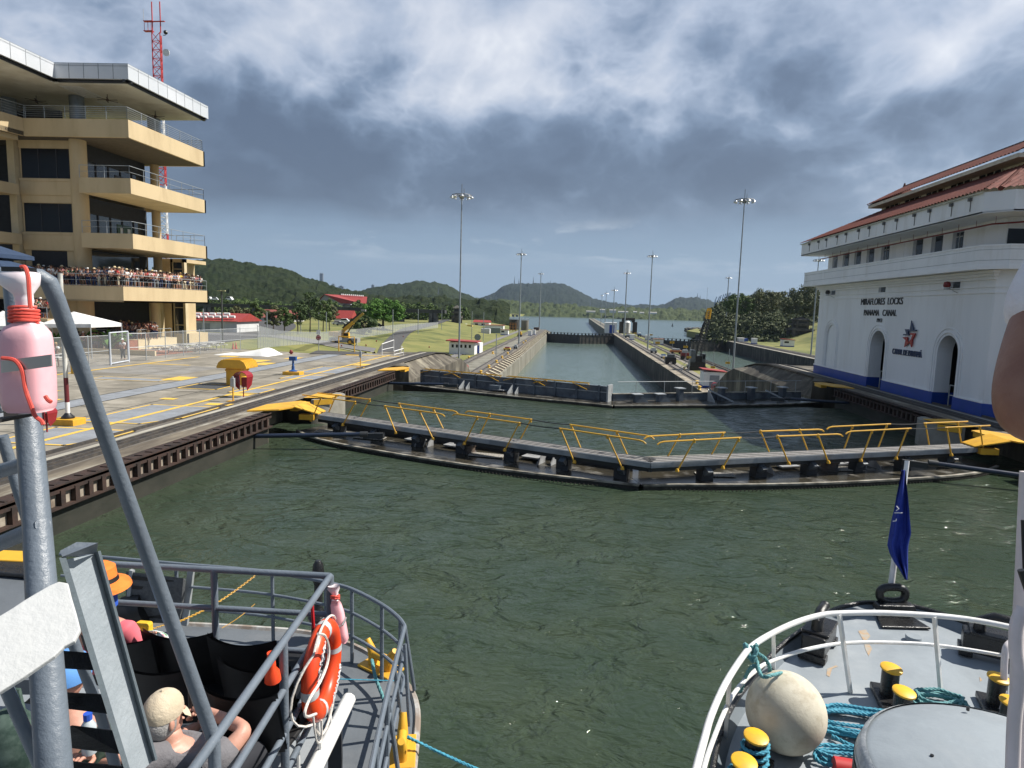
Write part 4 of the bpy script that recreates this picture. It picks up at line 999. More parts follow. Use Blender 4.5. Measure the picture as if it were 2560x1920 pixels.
# set-back glass wall of each storey
DG = mat('storefront_glass', (.03, .04, .05), .06, (.025, .03, .04), .2, spec=1.0)
for k, (z0, z1) in {1: (ZT, 5.8), 2: (5.95, 10.8), 3: (11.3, 15.85), 4: (16.3, 20.9)}.items():
    mb = MB(); mb.box(GX-.1, GX, ca.y+.6, YF-1.2, z0, z1-.9 if k > 2 else z1); g_ = obj('glass_wall', mb, DG if k != 1 else mat('interior_dark', (.02, .022, .028)), VC)
    if k > 2:
        mb = MB(); mb.box(GX-.05, GX+.12, ca.y+.6, YF-1.2, z1-1.5, z1); obj('dark_header', mb, mat('header_dark', (.02, .022, .027), .7), VC)
        for i in range(6): y = ca.y+.8+i*1.75; mb = MB(); mb.box(GX, GX+.1, y, y+.1, z0, z1-1.5); obj('mullion', mb, MATS['mullion_dark'], g_)
        mb = MB(); mb.box(GX, GX+.06, ca.y+5.3, ca.y+7.6, z0, z0+2.5); d_ = obj('door', mb, mat('door_green', (.02, .06, .03), .5) if k == 3 else mat('mullion_dark', (.03, .03, .035)), g_)
        for yy in (5.7, 6.8): mb = MB(); mb.box(GX+.06, GX+.08, ca.y+yy, ca.y+yy+.45, z0+.7, z0+2.2); obj('door_pane', mb, mat('pale_pane', (.45, .48, .50), .3), d_)
mb = MB(); mb.box(-60, GX-.1, YF-1.2, YF-.9, ZT, 20.9); obj('end_wall', mb, CREAM, VC)
# cream inner wall and end tower with framed dark glass
mb = MB(); qa, qb = gy(228, 790, 65), gy(303, 790, 65); mb.box(qa.x, qb.x, 65, 65.3, ZT, 5.75); obj('inner_wall', mb, CREAM2, VC)
ex0, ex1 = gy(436, 800, 71).x, gy(470, 800, 71).x
mb = MB(); mb.box(GX-.5, ex0+.2, 70.6, 75, ZT, 10.8); obj('end_block', mb, CREAM, VC)
for x0 in (ex0, ex1-.28): mb = MB(); mb.box(x0, x0+.28, 70.6, 71.1, ZT, 10.8); obj('frame_post', mb, CREAM2, VC)
mb = MB(); mb.box(ex0+.28, ex1-.28, 70.75, 71.0, ZT+1.2, 10.5); g_ = obj('glass_wall', mb, DG, VC)
for zz in (3.2, 5.2, 8.2, 9.6): mb = MB(); mb.box(ex0+.28, ex1-.28, 70.68, 70.75, zz, zz+.08); obj('mullion', mb, CREAM2, g_)
mb = MB(); mb.box(ex0+.2, ex1, 70.7, 75, ZT, ZT+1.2); obj('end_block', mb, CREAM, VC); mb = MB(); mb.box(ex0, ex1, 70.6, 75, 10.4, 10.8); obj('end_block', mb, CREAM, VC)
# roof: tall panel fascia with steps, deep soffit with skylight wells
zt, zb_ = 27.2, 26.0
R0 = pzl(521, 298, zb_); R1 = pzl(321, 198, zb_); R2 = pzl(137, 195, zb_); R3 = pzl(0, 134.5, zb_); R3 = R2+(R3-R2)*1.9
RP = [R0+V3((-22, 0, 0)), R0, R1, R2, R3]
for i, (a, b) in enumerate(zip(RP, RP[1:])):
    L = (b-a).length; d = (b-a)/L; n_ = V3((-d.y, d.x, 0)); n_ = n_ if n_.dot(V3((-60, 68, 0))-a) > 0 else -n_
    hgt = 1.32 if i else 1.2
    mb = MB(); mb.obox(V3((a.x, a.y, zb_)), b-a, n_*.2, (0, 0, hgt)); obj('roof_fascia', mb, PANEL, VC)
    sm = MB(); k_ = int(L/1.35)
    for j in range(1, k_): p_ = a+d*(j*L/k_); sm.obox(V3((p_.x, p_.y, zb_))-n_*.012, d*.05, n_*.02, (0, 0, hgt))
    if sm.v: stuff(obj('panel_seam', sm, mat('seam_grey', (.22, .24, .26), .6), VC))
    mb = MB(); mb.obox(V3((a.x, a.y, zb_+hgt)), b-a, n_*.3, (0, 0, .05)); obj('roof_edge', mb, STEEL_G, VC)
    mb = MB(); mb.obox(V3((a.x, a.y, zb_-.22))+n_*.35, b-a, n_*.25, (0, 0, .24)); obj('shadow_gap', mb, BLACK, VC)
inn = [V3((p.x, p.y, 0)) for p in RP[1:]]
mb = MB(); S = [(R0.x-.5, R0.y-.5), (R1.x-.5, R1.y+.5), (R2.x-.5, R2.y+.5), (R3.x-.5, R3.y+.4), (-95, R3.y+.4), (-95, R0.y-.5)]
mb.prism([V3((x, y, zb_-.28)) for x, y in S], (0, 0, .12)); obj('soffit', mb, SOFF, VC)
mb = MB(); mb.prism([V3((p.x, p.y, zt-.1)) for p in (R0, R1, R2, R3)]+[V3((-95, R3.y, zt-.1)), V3((-95, R0.y, zt-.1))], (0, 0, .08)); obj('roof_deck', mb, PANEL, VC)
for (pts) in (((146, 214), (200, 216), (262, 245), (214, 245)), ((238, 253), (288, 254), (345, 279), (290, 279))):
    P = [gz(px, py, zb_-.29) for px, py in pts]; mb = MB(); mb.prism(P, (0, 0, .008)); obj('skylight_well', mb, mat('skylight_white', (.85, .86, .84), .7), VC)
for (px, py) in ((90, 243), (268, 240), (388, 282), (176, 270)):
    q = gz(px, py-4, zb_-.3); mb = MB(); mb.cyl(q, q-V3((0, 0, .45)), .03, 6); mb.lathe(q-V3((0, 0, .62)), [(.12, 0), (.16, .1), (.1, .2)], 10)
    for i in range(6): a = i*pi/3; mb.obox(q-V3((0, 0, .52))+V3((cos(a), sin(a), 0))*.12, V3((cos(a), sin(a), 0))*.85, V3((-sin(a), cos(a), 0))*.12, (0, 0, .02))
    obj('ceiling_fan', mb, mat('fan_brown', (.09, .06, .05), .6), VC)
# railings along the balconies
def railing(P, z, h, rails, n_each, parent, mt=STEEL_G, r=.03, inset=.12, glass=False):
    P = [V3((p[0], p[1], z)) for p in P]
    mb = MB()
    for f_ in rails: mb.tube([p+V3((0, 0, h*f_)) for p in P], r if f_ == 1 else r*.6, 6)
    rl = obj('railing', mb, mt, parent)
    for a, b in zip(P, P[1:]):
        k_ = max(1, round((b-a).length/n_each))
        for j in range(k_+1):
            p_ = a.lerp(b, j/k_); m_ = MB(); m_.cyl(p_, p_+V3((0, 0, h)), r*.9, 6); obj('railing_post', m_, mt, rl)
    return rl
for k in (3, 4, 5):
    z1 = LV[k][1]; c = levels[k]
    P = [c[0]+V3((-.2, -.1, 0)), c[1]+V3((-.2, .15, 0)), c[2]+V3((0, .15, 0))]
    railing([P[0]+V3((-5, 0, 0))]+P, z1, 1.15, (1, .52) if k < 5 else (1, .84, .68, .52, .36, .2), 1.95, VC)
railing([t5[0]+V3((.1, .15, 0)), t5[1]+V3((0, .2, 0)), t5[2]], 22.5, 1.15, (1, .8, .6, .4, .2), 2, VC)
P2 = [V3((FXX-.15, YF-.1, 0)), C2+V3((-.15, .12, 0)), along(C2, -66)+V3((0, .12, 0))]
railing(P2, 7.24-.02, 1.12, (1, .5, .08), 2.3, VC)
mb = MB(); mb.box(-74, FXX-.3, 57.6, YF-.3, 5.96, 7.2); mb.prism([V3((FXX-.28, 57.6, 5.96)), V3((FXX-.28, C2.y+.3, 5.96)), V3((-74, along(C2, -74).y+.3, 5.96)), V3((-74, 57.6, 5.96))], (0, 0, 1.24)); obj('floor', mb, CONC, VC)
# ------------------------------------------------------------------ people
def skin(vs, es, rs, sub=1, root=0):
    me = bpy.data.meshes.new('s'); me.from_pydata([tuple(v) for v in vs], es, []); o = bpy.data.objects.new('s', me); COL.objects.link(o)
    sk = o.modifiers.new('s', 'SKIN'); sk.use_smooth_shade = True
    lay = me.skin_vertices[0].data
    for i, r in enumerate(rs): lay[i].radius = (r, r) if not isinstance(r, tuple) else r; lay[i].use_root = (i == root)
    ss = o.modifiers.new('u', 'SUBSURF'); ss.levels = sub
    dg = bpy.context.evaluated_depsgraph_get(); dg.update(); ev = o.evaluated_get(dg); m2 = ev.to_mesh()
    mb = MB(); mb.add([v.co.copy() for v in m2.vertices], [tuple(p.vertices) for p in m2.polygons])
    ev.to_mesh_clear(); bpy.data.objects.remove(o); bpy.data.meshes.remove(me); return mb
def pmat(name, c, rough=.85): return mat(name, c, rough, tuple(q*.8 for q in c), 8)
SKINS = [pmat('skin_light', (.50, .27, .19), .6), pmat('skin_tan', (.34, .17, .11), .6), pmat('skin_dark', (.14, .07, .045), .6)]
CLOTH = {'white': (.78, .78, .76), 'black': (.02, .02, .022), 'red': (.45, .03, .03), 'pale blue': (.25, .38, .58), 'pink': (.70, .28, .32), 'grey': (.25, .26, .27), 'navy': (.02, .035, .10), 'cream': (.60, .52, .38), 'green': (.04, .14, .07), 'orange': (.65, .18, .03), 'maroon': (.14, .012, .02), 'yellow': (.65, .45, .04)}
HATS = {'straw hat': (.62, .50, .30), 'white cap': (.8, .8, .78), 'black cap': (.015, .015, .015), 'dark hair': (.018, .012, .010), 'brown hair': (.07, .035, .018), 'blond hair': (.35, .23, .10)}
CM = {k_: pmat('cloth_'+k_.replace(' ', '_'), v) for k_, v in CLOTH.items()}; HM = {k_: pmat('head_'+k_.replace(' ', '_'), v) for k_, v in HATS.items()}
def arm_pose(kind, s):
    sh = (s*.19, 0, 1.42)
    if kind == 'rail': return [sh, (s*.24, -.12, 1.17), (s*.16, -.33, 1.10)]
    if kind == 'phone': return [sh, (s*.25, -.20, 1.22), (s*.07, -.34, 1.50)]
    if kind == 'down': return [sh, (s*.25, .01, 1.13), (s*.26, -.06, .88)]
    if kind == 'cross': return [sh, (s*.26, -.08, 1.15), (-s*.04, -.24, 1.16)]
    if kind == 'up': return [sh, (s*.33, -.05, 1.62), (s*.20, -.08, 1.86)]
    return [sh, (s*.25, 0, 1.15), (s*.25, 0, .9)]
PROTO = []
def figure_meshes(kinds, female, step):
    J = [(0, 0, .94), (0, 0, 1.12), (0, 0, 1.34), (0, .01, 1.50), (0, -.01, 1.60), (0, -.01, 1.70)]
    R = [.12, .115, .13, .055, .085, .085]; E_ = [(0, 1), (1, 2), (2, 3), (3, 4), (4, 5)]
    for s, kd in zip((-1, 1), kinds):
        b = len(J); J += arm_pose(kd, s); h_ = V3(J[-1])+(V3(J[-1])-V3(J[-2])).normalized()*.11; J.append(tuple(h_)); R += [.055, .042, .030, .034]; E_ += [(2, b), (b, b+1), (b+1, b+2), (b+2, b+3)]
        b = len(J); J += [(s*.10, 0, .86), (s*.11+s*step*.02, -.03-step*.05*s, .48), (s*.12, .03+step*.06*s, .09), (s*.13, -.10+step*.06*s, .04)]; R += [.088, .058, .040, .042]; E_ += [(0, b), (b, b+1), (b+1, b+2), (b+2, b+3)]
    body = skin(J, E_, R)
    # face: eyes, nose, ears as small raised shapes joined to the head
    body.ball((0, -.105, 1.645), .018, 6, 4);
    for s in (-1, 1): body.ball((s*.088, -.005, 1.65), .022, 6, 4)
    J2 = [(0, 0, .90), (0, 0, 1.10), (0, 0, 1.36)]; R2 = [(.165, .125) if not female else (.15, .12), (.145, .12) if not female else (.125, .11), (.165, .12)]; E2 = [(0, 1), (1, 2)]
    for s, kd in zip((-1, 1), kinds):
        b = len(J2); P = arm_pose(kd, s); m_ = V3(P[0]).lerp(V3(P[1]), .62); J2 += [P[0], tuple(m_)]; R2 += [.075, .066]; E2 += [(2, b), (b, b+1)]
    shirt = skin(J2, E2, R2)
    J3 = [(0, 0, .94)]; R3_ = [(.165, .13)]; E3 = []
    L = .10 if step > .5 else .5
    for s in (-1, 1):
        b = len(J3); J3 += [(s*.10, 0, .84), (s*.11, -.03-step*.05*s, .52)]; R3_ += [.105, .085]; E3 += [(0, b), (b, b+1)]
        if L < .3: J3.append((s*.12, .02+step*.06*s, .12)); R3_.append(.065); E3.append((b+1, b+2))
    trousers = skin(J3, E3, R3_)
    hair = MB(); hair.ball((0, .012, 1.695), .108, 12, 8, (1, 1.06, .95))
    if female: hair.ball((0, .06, 1.58), .085, 8, 6, (1, .6, 1.5))
    hat = MB(); hat.lathe((0, 0, 1.71), [(.20, 0), (.195, .012), (.11, .02), (.105, .09), (.06, .125), (.01, .13)], 14)
    cap = MB(); cap.lathe((0, 0, 1.70), [(.108, 0), (.105, .06), (.06, .105), (.01, .115)], 12); cap.obox((-.08, -.22, 1.705), (.16, 0, 0), (0, .14, 0), (0, 0, .015))
    return [m_ for m_ in (body, shirt, trousers, hair, hat, cap)]
def to_mesh(name, mb):
    me = bpy.data.meshes.new(name); me.from_pydata([tuple(v) for v in mb.v], [], mb.f); me.update()
    for p in me.polygons: p.use_smooth = True
    me.materials.append(None); return me
for kinds, fem, step in ((('rail', 'rail'), 0, .2), (('phone', 'phone'), 1, .1), (('down', 'rail'), 0, 1), (('cross', 'cross'), 1, .7), (('rail', 'phone'), 1, 0), (('down', 'down'), 0, .8), (('up', 'rail'), 0, .3)):
    ms = figure_meshes(kinds, fem, step); PROTO.append([to_mesh(n_, m_) for n_, m_ in zip(('person_body', 'shirt', 'trousers', 'hair', 'hat', 'cap'), ms)])
rp = random.Random(11)
def person(loc, rz, where, group, proto=None, shirt=None, low=None, head=None, sk=None, scale=None):
    pr = PROTO[proto if proto is not None else rp.randrange(6)]
    shirt = shirt or rp.choice(['white']*6+['black']*5+['red', 'red', 'pale blue', 'pink', 'grey', 'navy', 'cream', 'green', 'orange', 'maroon', 'yellow', 'grey'])
    low = low or rp.choice(['black', 'navy', 'navy', 'grey', 'cream', 'black', 'black'])
    head = head or rp.choice(['straw hat', 'white cap', 'black cap', 'dark hair', 'dark hair', 'brown hair', 'brown hair', 'blond hair'])
    t = bpy.data.objects.new('person', None); COL.objects.link(t); t.location = loc; t.rotation_euler = (0, 0, rz); sc = scale or rp.uniform(.93, 1.05); t.scale = (sc,)*3
    adj = {'straw hat': 'straw-hatted', 'white cap': 'white-capped', 'black cap': 'black-capped', 'dark hair': 'dark-haired', 'brown hair': 'brown-haired', 'blond hair': 'blond'}[head]
    t['label'] = '%s person in %s top, %s' % (adj, shirt, where); t['category'] = 'person'; t['group'] = group
    hm = 'hair' if 'hair' in head else ('hat' if 'straw' in head else 'cap')
    for me, nm, mt in ((pr[0], 'body', SKINS[sk if sk is not None else rp.choice([0, 0, 1, 1, 2])]), (pr[1], 'shirt', CM[shirt]), (pr[2], 'trousers', CM[low]), (pr[{'hair': 3, 'hat': 4, 'cap': 5}[hm]], hm, HM[head])):
        o = bpy.data.objects.new(nm, me); COL.objects.link(o); o.parent = t; o.material_slots[0].link = 'OBJECT'; o.material_slots[0].material = mt
    return t
zf = 7.21; PA, PBc, PCc = P2
def place_row(n, depth, rowname, jitter, skipp=0):
    La = (PBc-PA).length; Lb = 12.8; tot = La+Lb
    for i in range(n):
        s = (i+.5)/n*tot+rp.uniform(-jitter, jitter)
        # i=0 is at the left (far along the camera-facing front)
        if s < Lb: p = PBc+(PCc-PBc).normalized()*(Lb-s); nrm = V3((0, 1, 0)); rz = rp.uniform(-.5, .5)+.1
        else: p = PBc+(PA-PBc).normalized()*(s-Lb); nrm = V3((-1, 0, 0)); rz = pi/2+rp.uniform(-.7, .4)-.35
        p = p+nrm*(depth+rp.uniform(-.08, .12))
        if s < Lb and p.x > FXX-depth: p.x = FXX-depth
        person((p.x, p.y, zf), rz, '%s from left in %s of balcony crowd' % (ordn(i), rowname), 'crowd on the balcony')
place_row(50, .42, 'front row', .14); place_row(50, .95, 'second row', .18); place_row(42, 1.55, 'back row', .25)
# lower terrace: ramp with rail and crowd
LT = thing('terrace', 'raised cream terrace with a ramp, rails and plants below the crowded balcony', 'terrace', (-48, 60, ZT))
mb = MB(); mb.box(-60, -43.5, 60.5, 66.8, ZT, ZT+1.0); obj('platform', mb, CREAM2, LT)
mb = MB(); mb.prism([(-43.5, 60.4, ZT), (-57, 60.4, ZT), (-57, 60.4, ZT+.05), (-43.5, 60.4, ZT+1.0)], (0, -1.4, 0)); obj('ramp', mb, mat('terracotta', (.30, .13, .08), .85, (.22, .10, .07), 2), LT)
mb = MB(); mb.box(-70, -37.5, 54.5, 60.2, ZT+.04, ZT+.07); obj('paving', mb, mat('terracotta', (.30, .13, .08)), LT)
mb = MB(); mb.box(-70, -37.5, 54.3, 54.5, ZT+.04, ZT+.5); obj('low_wall', mb, CREAM2, LT)
railing([(-57, 58.9), (-43.6, 58.9)], ZT+1.0, 1.0, (1, .6), 1.9, LT); railing([(-43.6, 60.5), (-43.6, 66)], ZT+1.0, 1.0, (1, .6), 1.9, LT)
for i in range(26):
    px = 262+i*5.2+rp.uniform(-2, 2); q = gy(px, 830, 61+rp.uniform(0, 4)); person((q.x, q.y, ZT+1.0), rp.uniform(-.6, 1.2), '%s from left on the lower terrace' % ordn(i), 'crowd on the lower terrace')
for i in range(8): q = gz(275+i*10, 868, ZT+.07); q.y = min(q.y, 59); person((q.x, 57+rp.uniform(0, 1.5), ZT+.07), rp.uniform(-1, 1), '%s from left standing below the terrace rail' % ordn(i), 'crowd on the lower terrace', scale=1.0)
q = gz(216, 858, ZT+.07); person((q.x, q.y, ZT+.05), .2, 'alone beside the white tent', 'visitors near the fence', 0, 'black', 'navy', 'black cap')
q = gz(308, 899, ZT+.02); person((q.x, q.y, ZT+.02), .1, 'behind the framed fence gate', 'visitors near the fence', 3, 'white', 'black', 'white cap')
q = gz(142, 917, ZT+.02); person((q.x, q.y, ZT+.02), .3, 'by the fence, left of the diagonal pipe', 'visitors near the fence', 1, 'white', 'grey', 'blond hair')
for i in range(8):
    q = gy(82+i*5, 760, 52.1+rp.uniform(0, .7)); person((q.x, q.y, 4.2), rp.uniform(-.3, .5), '%s from left on the small raised stand' % ordn(i), 'visitors on the small stand')
ST = thing('viewing_stand', 'small raised viewing stand behind the foreground post', 'stand', (-50, 52.5, ZT))
q0, q1 = gy(72, 780, 52), gy(122, 780, 52)
mb = MB(); mb.box(q0.x, q1.x, 51.8, 53.0, 4.0, 4.2); obj('platform', mb, CREAM, ST); railing([(q0.x, 51.8), (q1.x, 51.8)], 4.2, 1.0, (1, .5), 1.2, ST)
for x in (q0.x+.3, q1.x-.5): mb = MB(); mb.box(x, x+.2, 52, 52.2, ZT, 4.0); obj('leg', mb, STEEL_G, ST)
# ------------------------------------------------------------------ foliage
def leaf_mat(name, c1, c2, c3):
    mt = bpy.data.materials.new(name); mt.use_nodes = True; t = NT(mt.node_tree); b = t.n['Principled BSDF']
    tc = t.n.new('ShaderNodeTexCoord').outputs['Object']; oi = t.n.new('ShaderNodeObjectInfo')
    f = t.noise(tc, .9, 4, .7); g = t.noise(tc, 5.0, 3, .6)
    col = t.mix(t.ramp(f, [(.38, 0), (.6, 1)]), c1, c2); col = t.mix(t.ramp(g, [(.5, 0), (.7, 1)]), col, c3)
    t.inp(b, 'Base Color', col); b.inputs['Roughness'].default_value = .75; b.inputs['Specular IOR Level'].default_value = .25
    return mt
LEAF = leaf_mat('leaf_green', (.042, .077, .020), (.077, .119, .031), (.119, .154, .042))
LEAF_D = leaf_mat('leaf_dark', (.031, .059, .020), (.056, .091, .028), (.098, .119, .042))
LEAF_B = leaf_mat('leaf_bright', (.049, .126, .020), (.084, .182, .028), (.126, .224, .042))
LEAF_O = leaf_mat('leaf_olive', (.070, .084, .035), (.112, .126, .056), (.182, .168, .084))
BARK = mat('bark', (.10, .08, .06), .9, (.06, .05, .04), 4)
def crown(seed, cx, rx, ry, rz, clumps, per, leaf, flat=0, low=-.5):
    r = random.Random(seed); mb = MB(); vs = []; fs = []
    for c in range(clumps):
        while 1:
            p = V3((r.uniform(-1, 1), r.uniform(-1, 1), r.uniform(low*1.0, 1)))
            if .35 < p.length < 1: break
        p = V3((p.x*rx, p.y*ry, p.z*rz)); cr = r.uniform(.16, .34)*min(rx, rz)*1.2
        for i in range(per):
            d = V3((r.gauss(0, 1), r.gauss(0, 1), r.gauss(0, .8))).normalized()*cr*r.uniform(.55, 1.05); d.z *= .75
            q = V3(cx)+p+d; n = (d.normalized()+V3((r.uniform(-.6, .6), r.uniform(-.6, .6), r.uniform(-.2, .9)))).normalized()
            a = n.orthogonal().normalized(); a.rotate(Matrix.Rotation(r.uniform(0, 6.28), 3, n)); b = n.cross(a); l = leaf*r.uniform(.6, 1.3)
            o = len(vs); vs += [q-a*l, q+b*l*.55, q+a*l, q-b*l*.55]; fs.append((o, o+1, o+2, o+3))
    mb.add(vs, fs); return mb
def trunk_mb(seed, h, r0, spread, n=5):
    r = random.Random(seed); mb = MB(); top = V3((0, 0, h*.55)); mb.tube([(0, 0, 0), (r.uniform(-.1, .1)*h*.2, 0, h*.3), top], [r0, r0*.75, r0*.5], 7)
    for i in range(n):
        a = 2*pi*i/n+r.uniform(-.4, .4); s = V3((0, 0, h*r.uniform(.28, .5))); e = V3((cos(a)*spread*.7, sin(a)*spread*.7, h*r.uniform(.65, .9))); mb.tube([s, s.lerp(e, .5)+V3((0, 0, -.05*h)), e], [r0*.45, r0*.3, r0*.12], 5)
    return mb
def tree(name, label, cat, loc, h, rx, mt, seed, rz=None, base=.35, clumps=46, per=46, leaf=.34, group=None, tr=.22, low=-.6):
    t = thing(name, label, cat, (0, 0, 0), group=group)
    rz = rz or h*(1-base)/2; cz = h-rz
    obj('crown', crown(seed, (0, 0, cz), rx, rx*.95, rz, clumps, per, leaf, low=low), mt, t); obj('trunk', trunk_mb(seed, h, tr, rx), BARK, t, smooth=True); t.location = loc
    return t
def pt(px, py, z): return gz(px, py, z)
# helper to size a thing from its photo pixels: returns base point and metres per pixel
def base_scale(px, py, z): q = gz(px, py, z); return q, (q-CAM).dot(_f)/FPX
# ------------------------------------------------------------------ quay furniture
q, k = base_scale(594, 962, ZT);
t = thing('vent_housing', 'large yellow mushroom-shaped ventilation housing with a ribbed rounded cap on the apron', 'vent', q)
mb = MB(); mb.box(q.x-.5, q.x+.5, q.y-.45, q.y+.45, ZT+.03, ZT+1.25); obj('neck', mb, YEL, t, bevel=.03)
mb = MB(); prof = [(-.93, 1.08), (-.95, 1.16), (-.82, 1.44), (-.6, 1.60), (.6, 1.60), (.82, 1.46), (.97, 1.16), (.97, 1.08)]
mb.prism([(q.x+a, q.y-.75, ZT+b) for a, b in prof], (0, 1.5, 0)); c_ = obj('cap', mb, YEL, t, bevel=.04)
mb = MB()
for i in range(9):
    y = q.y-.72+i*.178; mb.tube([(q.x-.5, y, ZT+1.61), (q.x+.6, y, ZT+1.61), (q.x+.83, y, ZT+1.47), (q.x+.98, y, ZT+1.16)], .028, 5)
obj('cap_rib', mb, YEL, c_)
mb = MB(); mb.box(q.x-.53, q.x+.53, q.y-.48, q.y+.48, ZT+.9, ZT+1.0); obj('collar', mb, YEL, t)
def hood(px, py, label, rz=0, s=1.0, z=ZT):
    q = gz(px, py, z); t = thing('phone_hood', label, 'phone hood', q, group='red phone hoods')
    mb = MB(); mb.cyl(q, q+V3((0, 0, .55*s)), .03, 8); obj('post', mb, RED, t)
    N = 9; arc = [(cos(pi*i/(N-1))*.34*s, .55*s+.42*s+sin(pi*i/(N-1))*.26*s) for i in range(N)]
    pr = [V3((q.x+x, q.y-.3*s, z+zz)) for x, zz in arc]; outer = [V3((q.x-.34*s, q.y-.3*s, z+.45*s))];
    mb = MB(); P = pr+[V3((q.x-.36*s, q.y-.3*s, z+.62*s)), V3((q.x-.10*s, q.y-.3*s, z+.28*s))];
    for a, b in zip(arc, arc[1:]): mb.obox((q.x+a[0], q.y-.3*s, z+a[1]), (b[0]-a[0], 0, b[1]-a[1]), (0, .6*s, 0), (0, 0, .03))
    for sx in (-1, 1): mb.prism([(q.x+sx*.34*s, q.y-.3*s, z+.99*s), (q.x+sx*.34*s, q.y+.3*s, z+.99*s), (q.x+sx*.30*s, q.y+.22*s, z+.6*s), (q.x+sx*.2*s, q.y, z+.35*s), (q.x+sx*.28*s, q.y-.2*s, z+.55*s)], (-sx*.03, 0, 0))
    obj('hood', mb, RED, t); mb = MB(); mb.box(q.x-.12*s, q.x+.12*s, q.y+.05, q.y+.2*s, z+.5*s, z+.95*s); obj('phone_box', mb, RED, t)
    return t
hood(609, 994, 'red phone hood standing beside the yellow ventilation housing', s=1.15)
hood(118, 1083, 'red phone hood half hidden behind the bottle post at left', s=.8)
hood(1163, 938, 'small red phone hood at the foot of the tall mast near the second gate', s=1.6, z=ZL)
hood(1786, 986, 'small red phone hood in front of the white kiosk on the centre wall', s=1.5, z=ZL)
def ctrl_post(px, py, h, label):
    q = gz(px, py, ZT+.03); t = thing('control_post', label, 'control post', q, group='yellow control posts')
    mb = MB(); mb.cyl(q, q+V3((0, 0, h*.62)), .04, 8); mb.cbox(q+V3((0, 0, .02)), (.6, .35, .03)); obj('post', mb, YEL, t)
    mb = MB(); mb.cbox(q+V3((0, 0, h*.8)), (.2, .16, h*.36)); mb.cbox(q+V3((0, 0, h)), (.08, .08, h*.1)); obj('control_box', mb, GALV, t, bevel=.01)
ctrl_post(583, 1004, 1.25, 'yellow post with grey control box just left of the red hood')
ctrl_post(901, 919, 1.35, 'yellow post with grey control box far along the apron')
q = gz(733, 938, ZT); t = thing('valve_stand', 'blue valve stand bolted on a yellow block in the apron', 'valve stand', q)
mb = MB(); mb.cbox(q+V3((0, 0, .14)), (1.25, .8, .26)); obj('block', mb, YEL, t, bevel=.02)
mb = MB(); mb.lathe(q+V3((0, 0, .27)), [(.3, 0), (.3, .06), (.12, .12), (.08, .3), (.07, .85)], 10); mb.cbox(q+V3((0, 0, 1.2)), (.5, .25, .28)); mb.cbox(q+V3((0, 0, .5)), (.16, .16, .3)); obj('pedestal', mb, mat('valve_blue', (.02, .09, .30), .5), t, smooth=True)
q = gz(171, 1063, ZT); t = thing('pipe_post', 'tall white and maroon pipe post on a yellow block between the foreground pipes', 'post', q)
mb = MB(); mb.cbox(q+V3((0, 0, .15)), (1.0, .7, .28)); obj('block', mb, YEL, t, bevel=.02)
mb = MB(); mb.lathe(q+V3((0, 0, .29)), [(.24, 0), (.24, .06), (.2, .1), (.14, .16), (.1, .22)], 14); obj('flange', mb, BLACK, t, smooth=True)
for a, b, m_, n_ in ((.5, .95, WHITE, 'lower_pipe'), (.95, 1.95, mat('maroon_paint', (.15, .02, .025), .5), 'painted_band'), (1.95, 6.1, mat('aged_white', (.62, .62, .58), .6, (.45, .44, .40), 3), 'upper_pipe')):
    mb = MB(); mb.cyl(q+V3((0, 0, a)), q+V3((0, 0, b)), .085, 12); obj(n_, mb, m_, t, smooth=True)
mb = MB(); mb.cbox(q+V3((.32, .1, 2.35)), (.26, .1, .5)); obj('sign_box', mb, YEL, t)
# fences
FM = bpy.data.materials.new('chain_link'); FM.use_nodes = True; _t = NT(FM.node_tree); _b = _t.n['Principled BSDF']; _b.inputs['Base Color'].default_value = (.38, .40, .42, 1); _b.inputs['Alpha'].default_value = .2; _b.inputs['Roughness'].default_value = .6
FM2 = FM.copy(); FM2.name = 'chain_link_dense'; FM2.node_tree.nodes['Principled BSDF'].inputs['Alpha'].default_value = .42
def fence(pts, h, step, label, fm=FM, rails=(1,), r=.035):
    P = [V3(p) for p in pts]; t = thing('fence', label, 'fence', P[0])
    mb = MB()
    for a, b in zip(P, P[1:]): mb.quad(a+V3((0, 0, .05)), b+V3((0, 0, .05)), b+V3((0, 0, h)), a+V3((0, 0, h)))
    obj('mesh_panel', mb, fm, t); mb = MB()
    for f_ in rails: mb.tube([p+V3((0, 0, h*f_)) for p in P], r*.7, 5)
    obj('rail', mb, GALV, t); n = 0
    for a, b in zip(P, P[1:]):
        k = max(1, round((b-a).length/step))
        for j in range(k):
            p = a.lerp(b, j/k); n += 1
            if n > 95: break
            mb = MB(); mb.cyl(p, p+V3((0, 0, h+.1)), r, 6); obj('post', mb, GALV, t)
    return t
P = [gz(30, 938, ZT), gz(223, 920, ZT), gz(274, 914, ZT)]; fence(P, 2.3, 2.6, 'chain-link fence left of the framed gate, in front of the terrace', rails=(1, .5))
P = [gz(324, 904, ZT), gz(366, 902, ZT), gz(500, 886, ZT), gz(645, 872, ZT)]; fence(P, 2.3, 2.9, 'chain-link fence right of the framed gate, ending at the grass', rails=(1, .5))
g0, g1 = gz(277, 914, ZT), gz(322, 906, ZT); t = thing('gate', 'white steel framed gate in the chain-link fence', 'gate', g0)
mb = MB(); mb.tube([g0, g0+V3((0, 0, 2.5)), g1+V3((0, 0, 2.5)), g1], .07, 8); mb.cyl(g0+V3((0, 0, .15)), g1+V3((0, 0, .15)), .05, 6); obj('frame', mb, mat('pale_steel', (.58, .62, .68), .5), t)
mb = MB(); mb.quad(g0+V3((0, 0, .2)), g1+V3((0, 0, .2)), g1+V3((0, 0, 2.4)), g0+V3((0, 0, 2.4))); obj('mesh_panel', mb, FM, t)
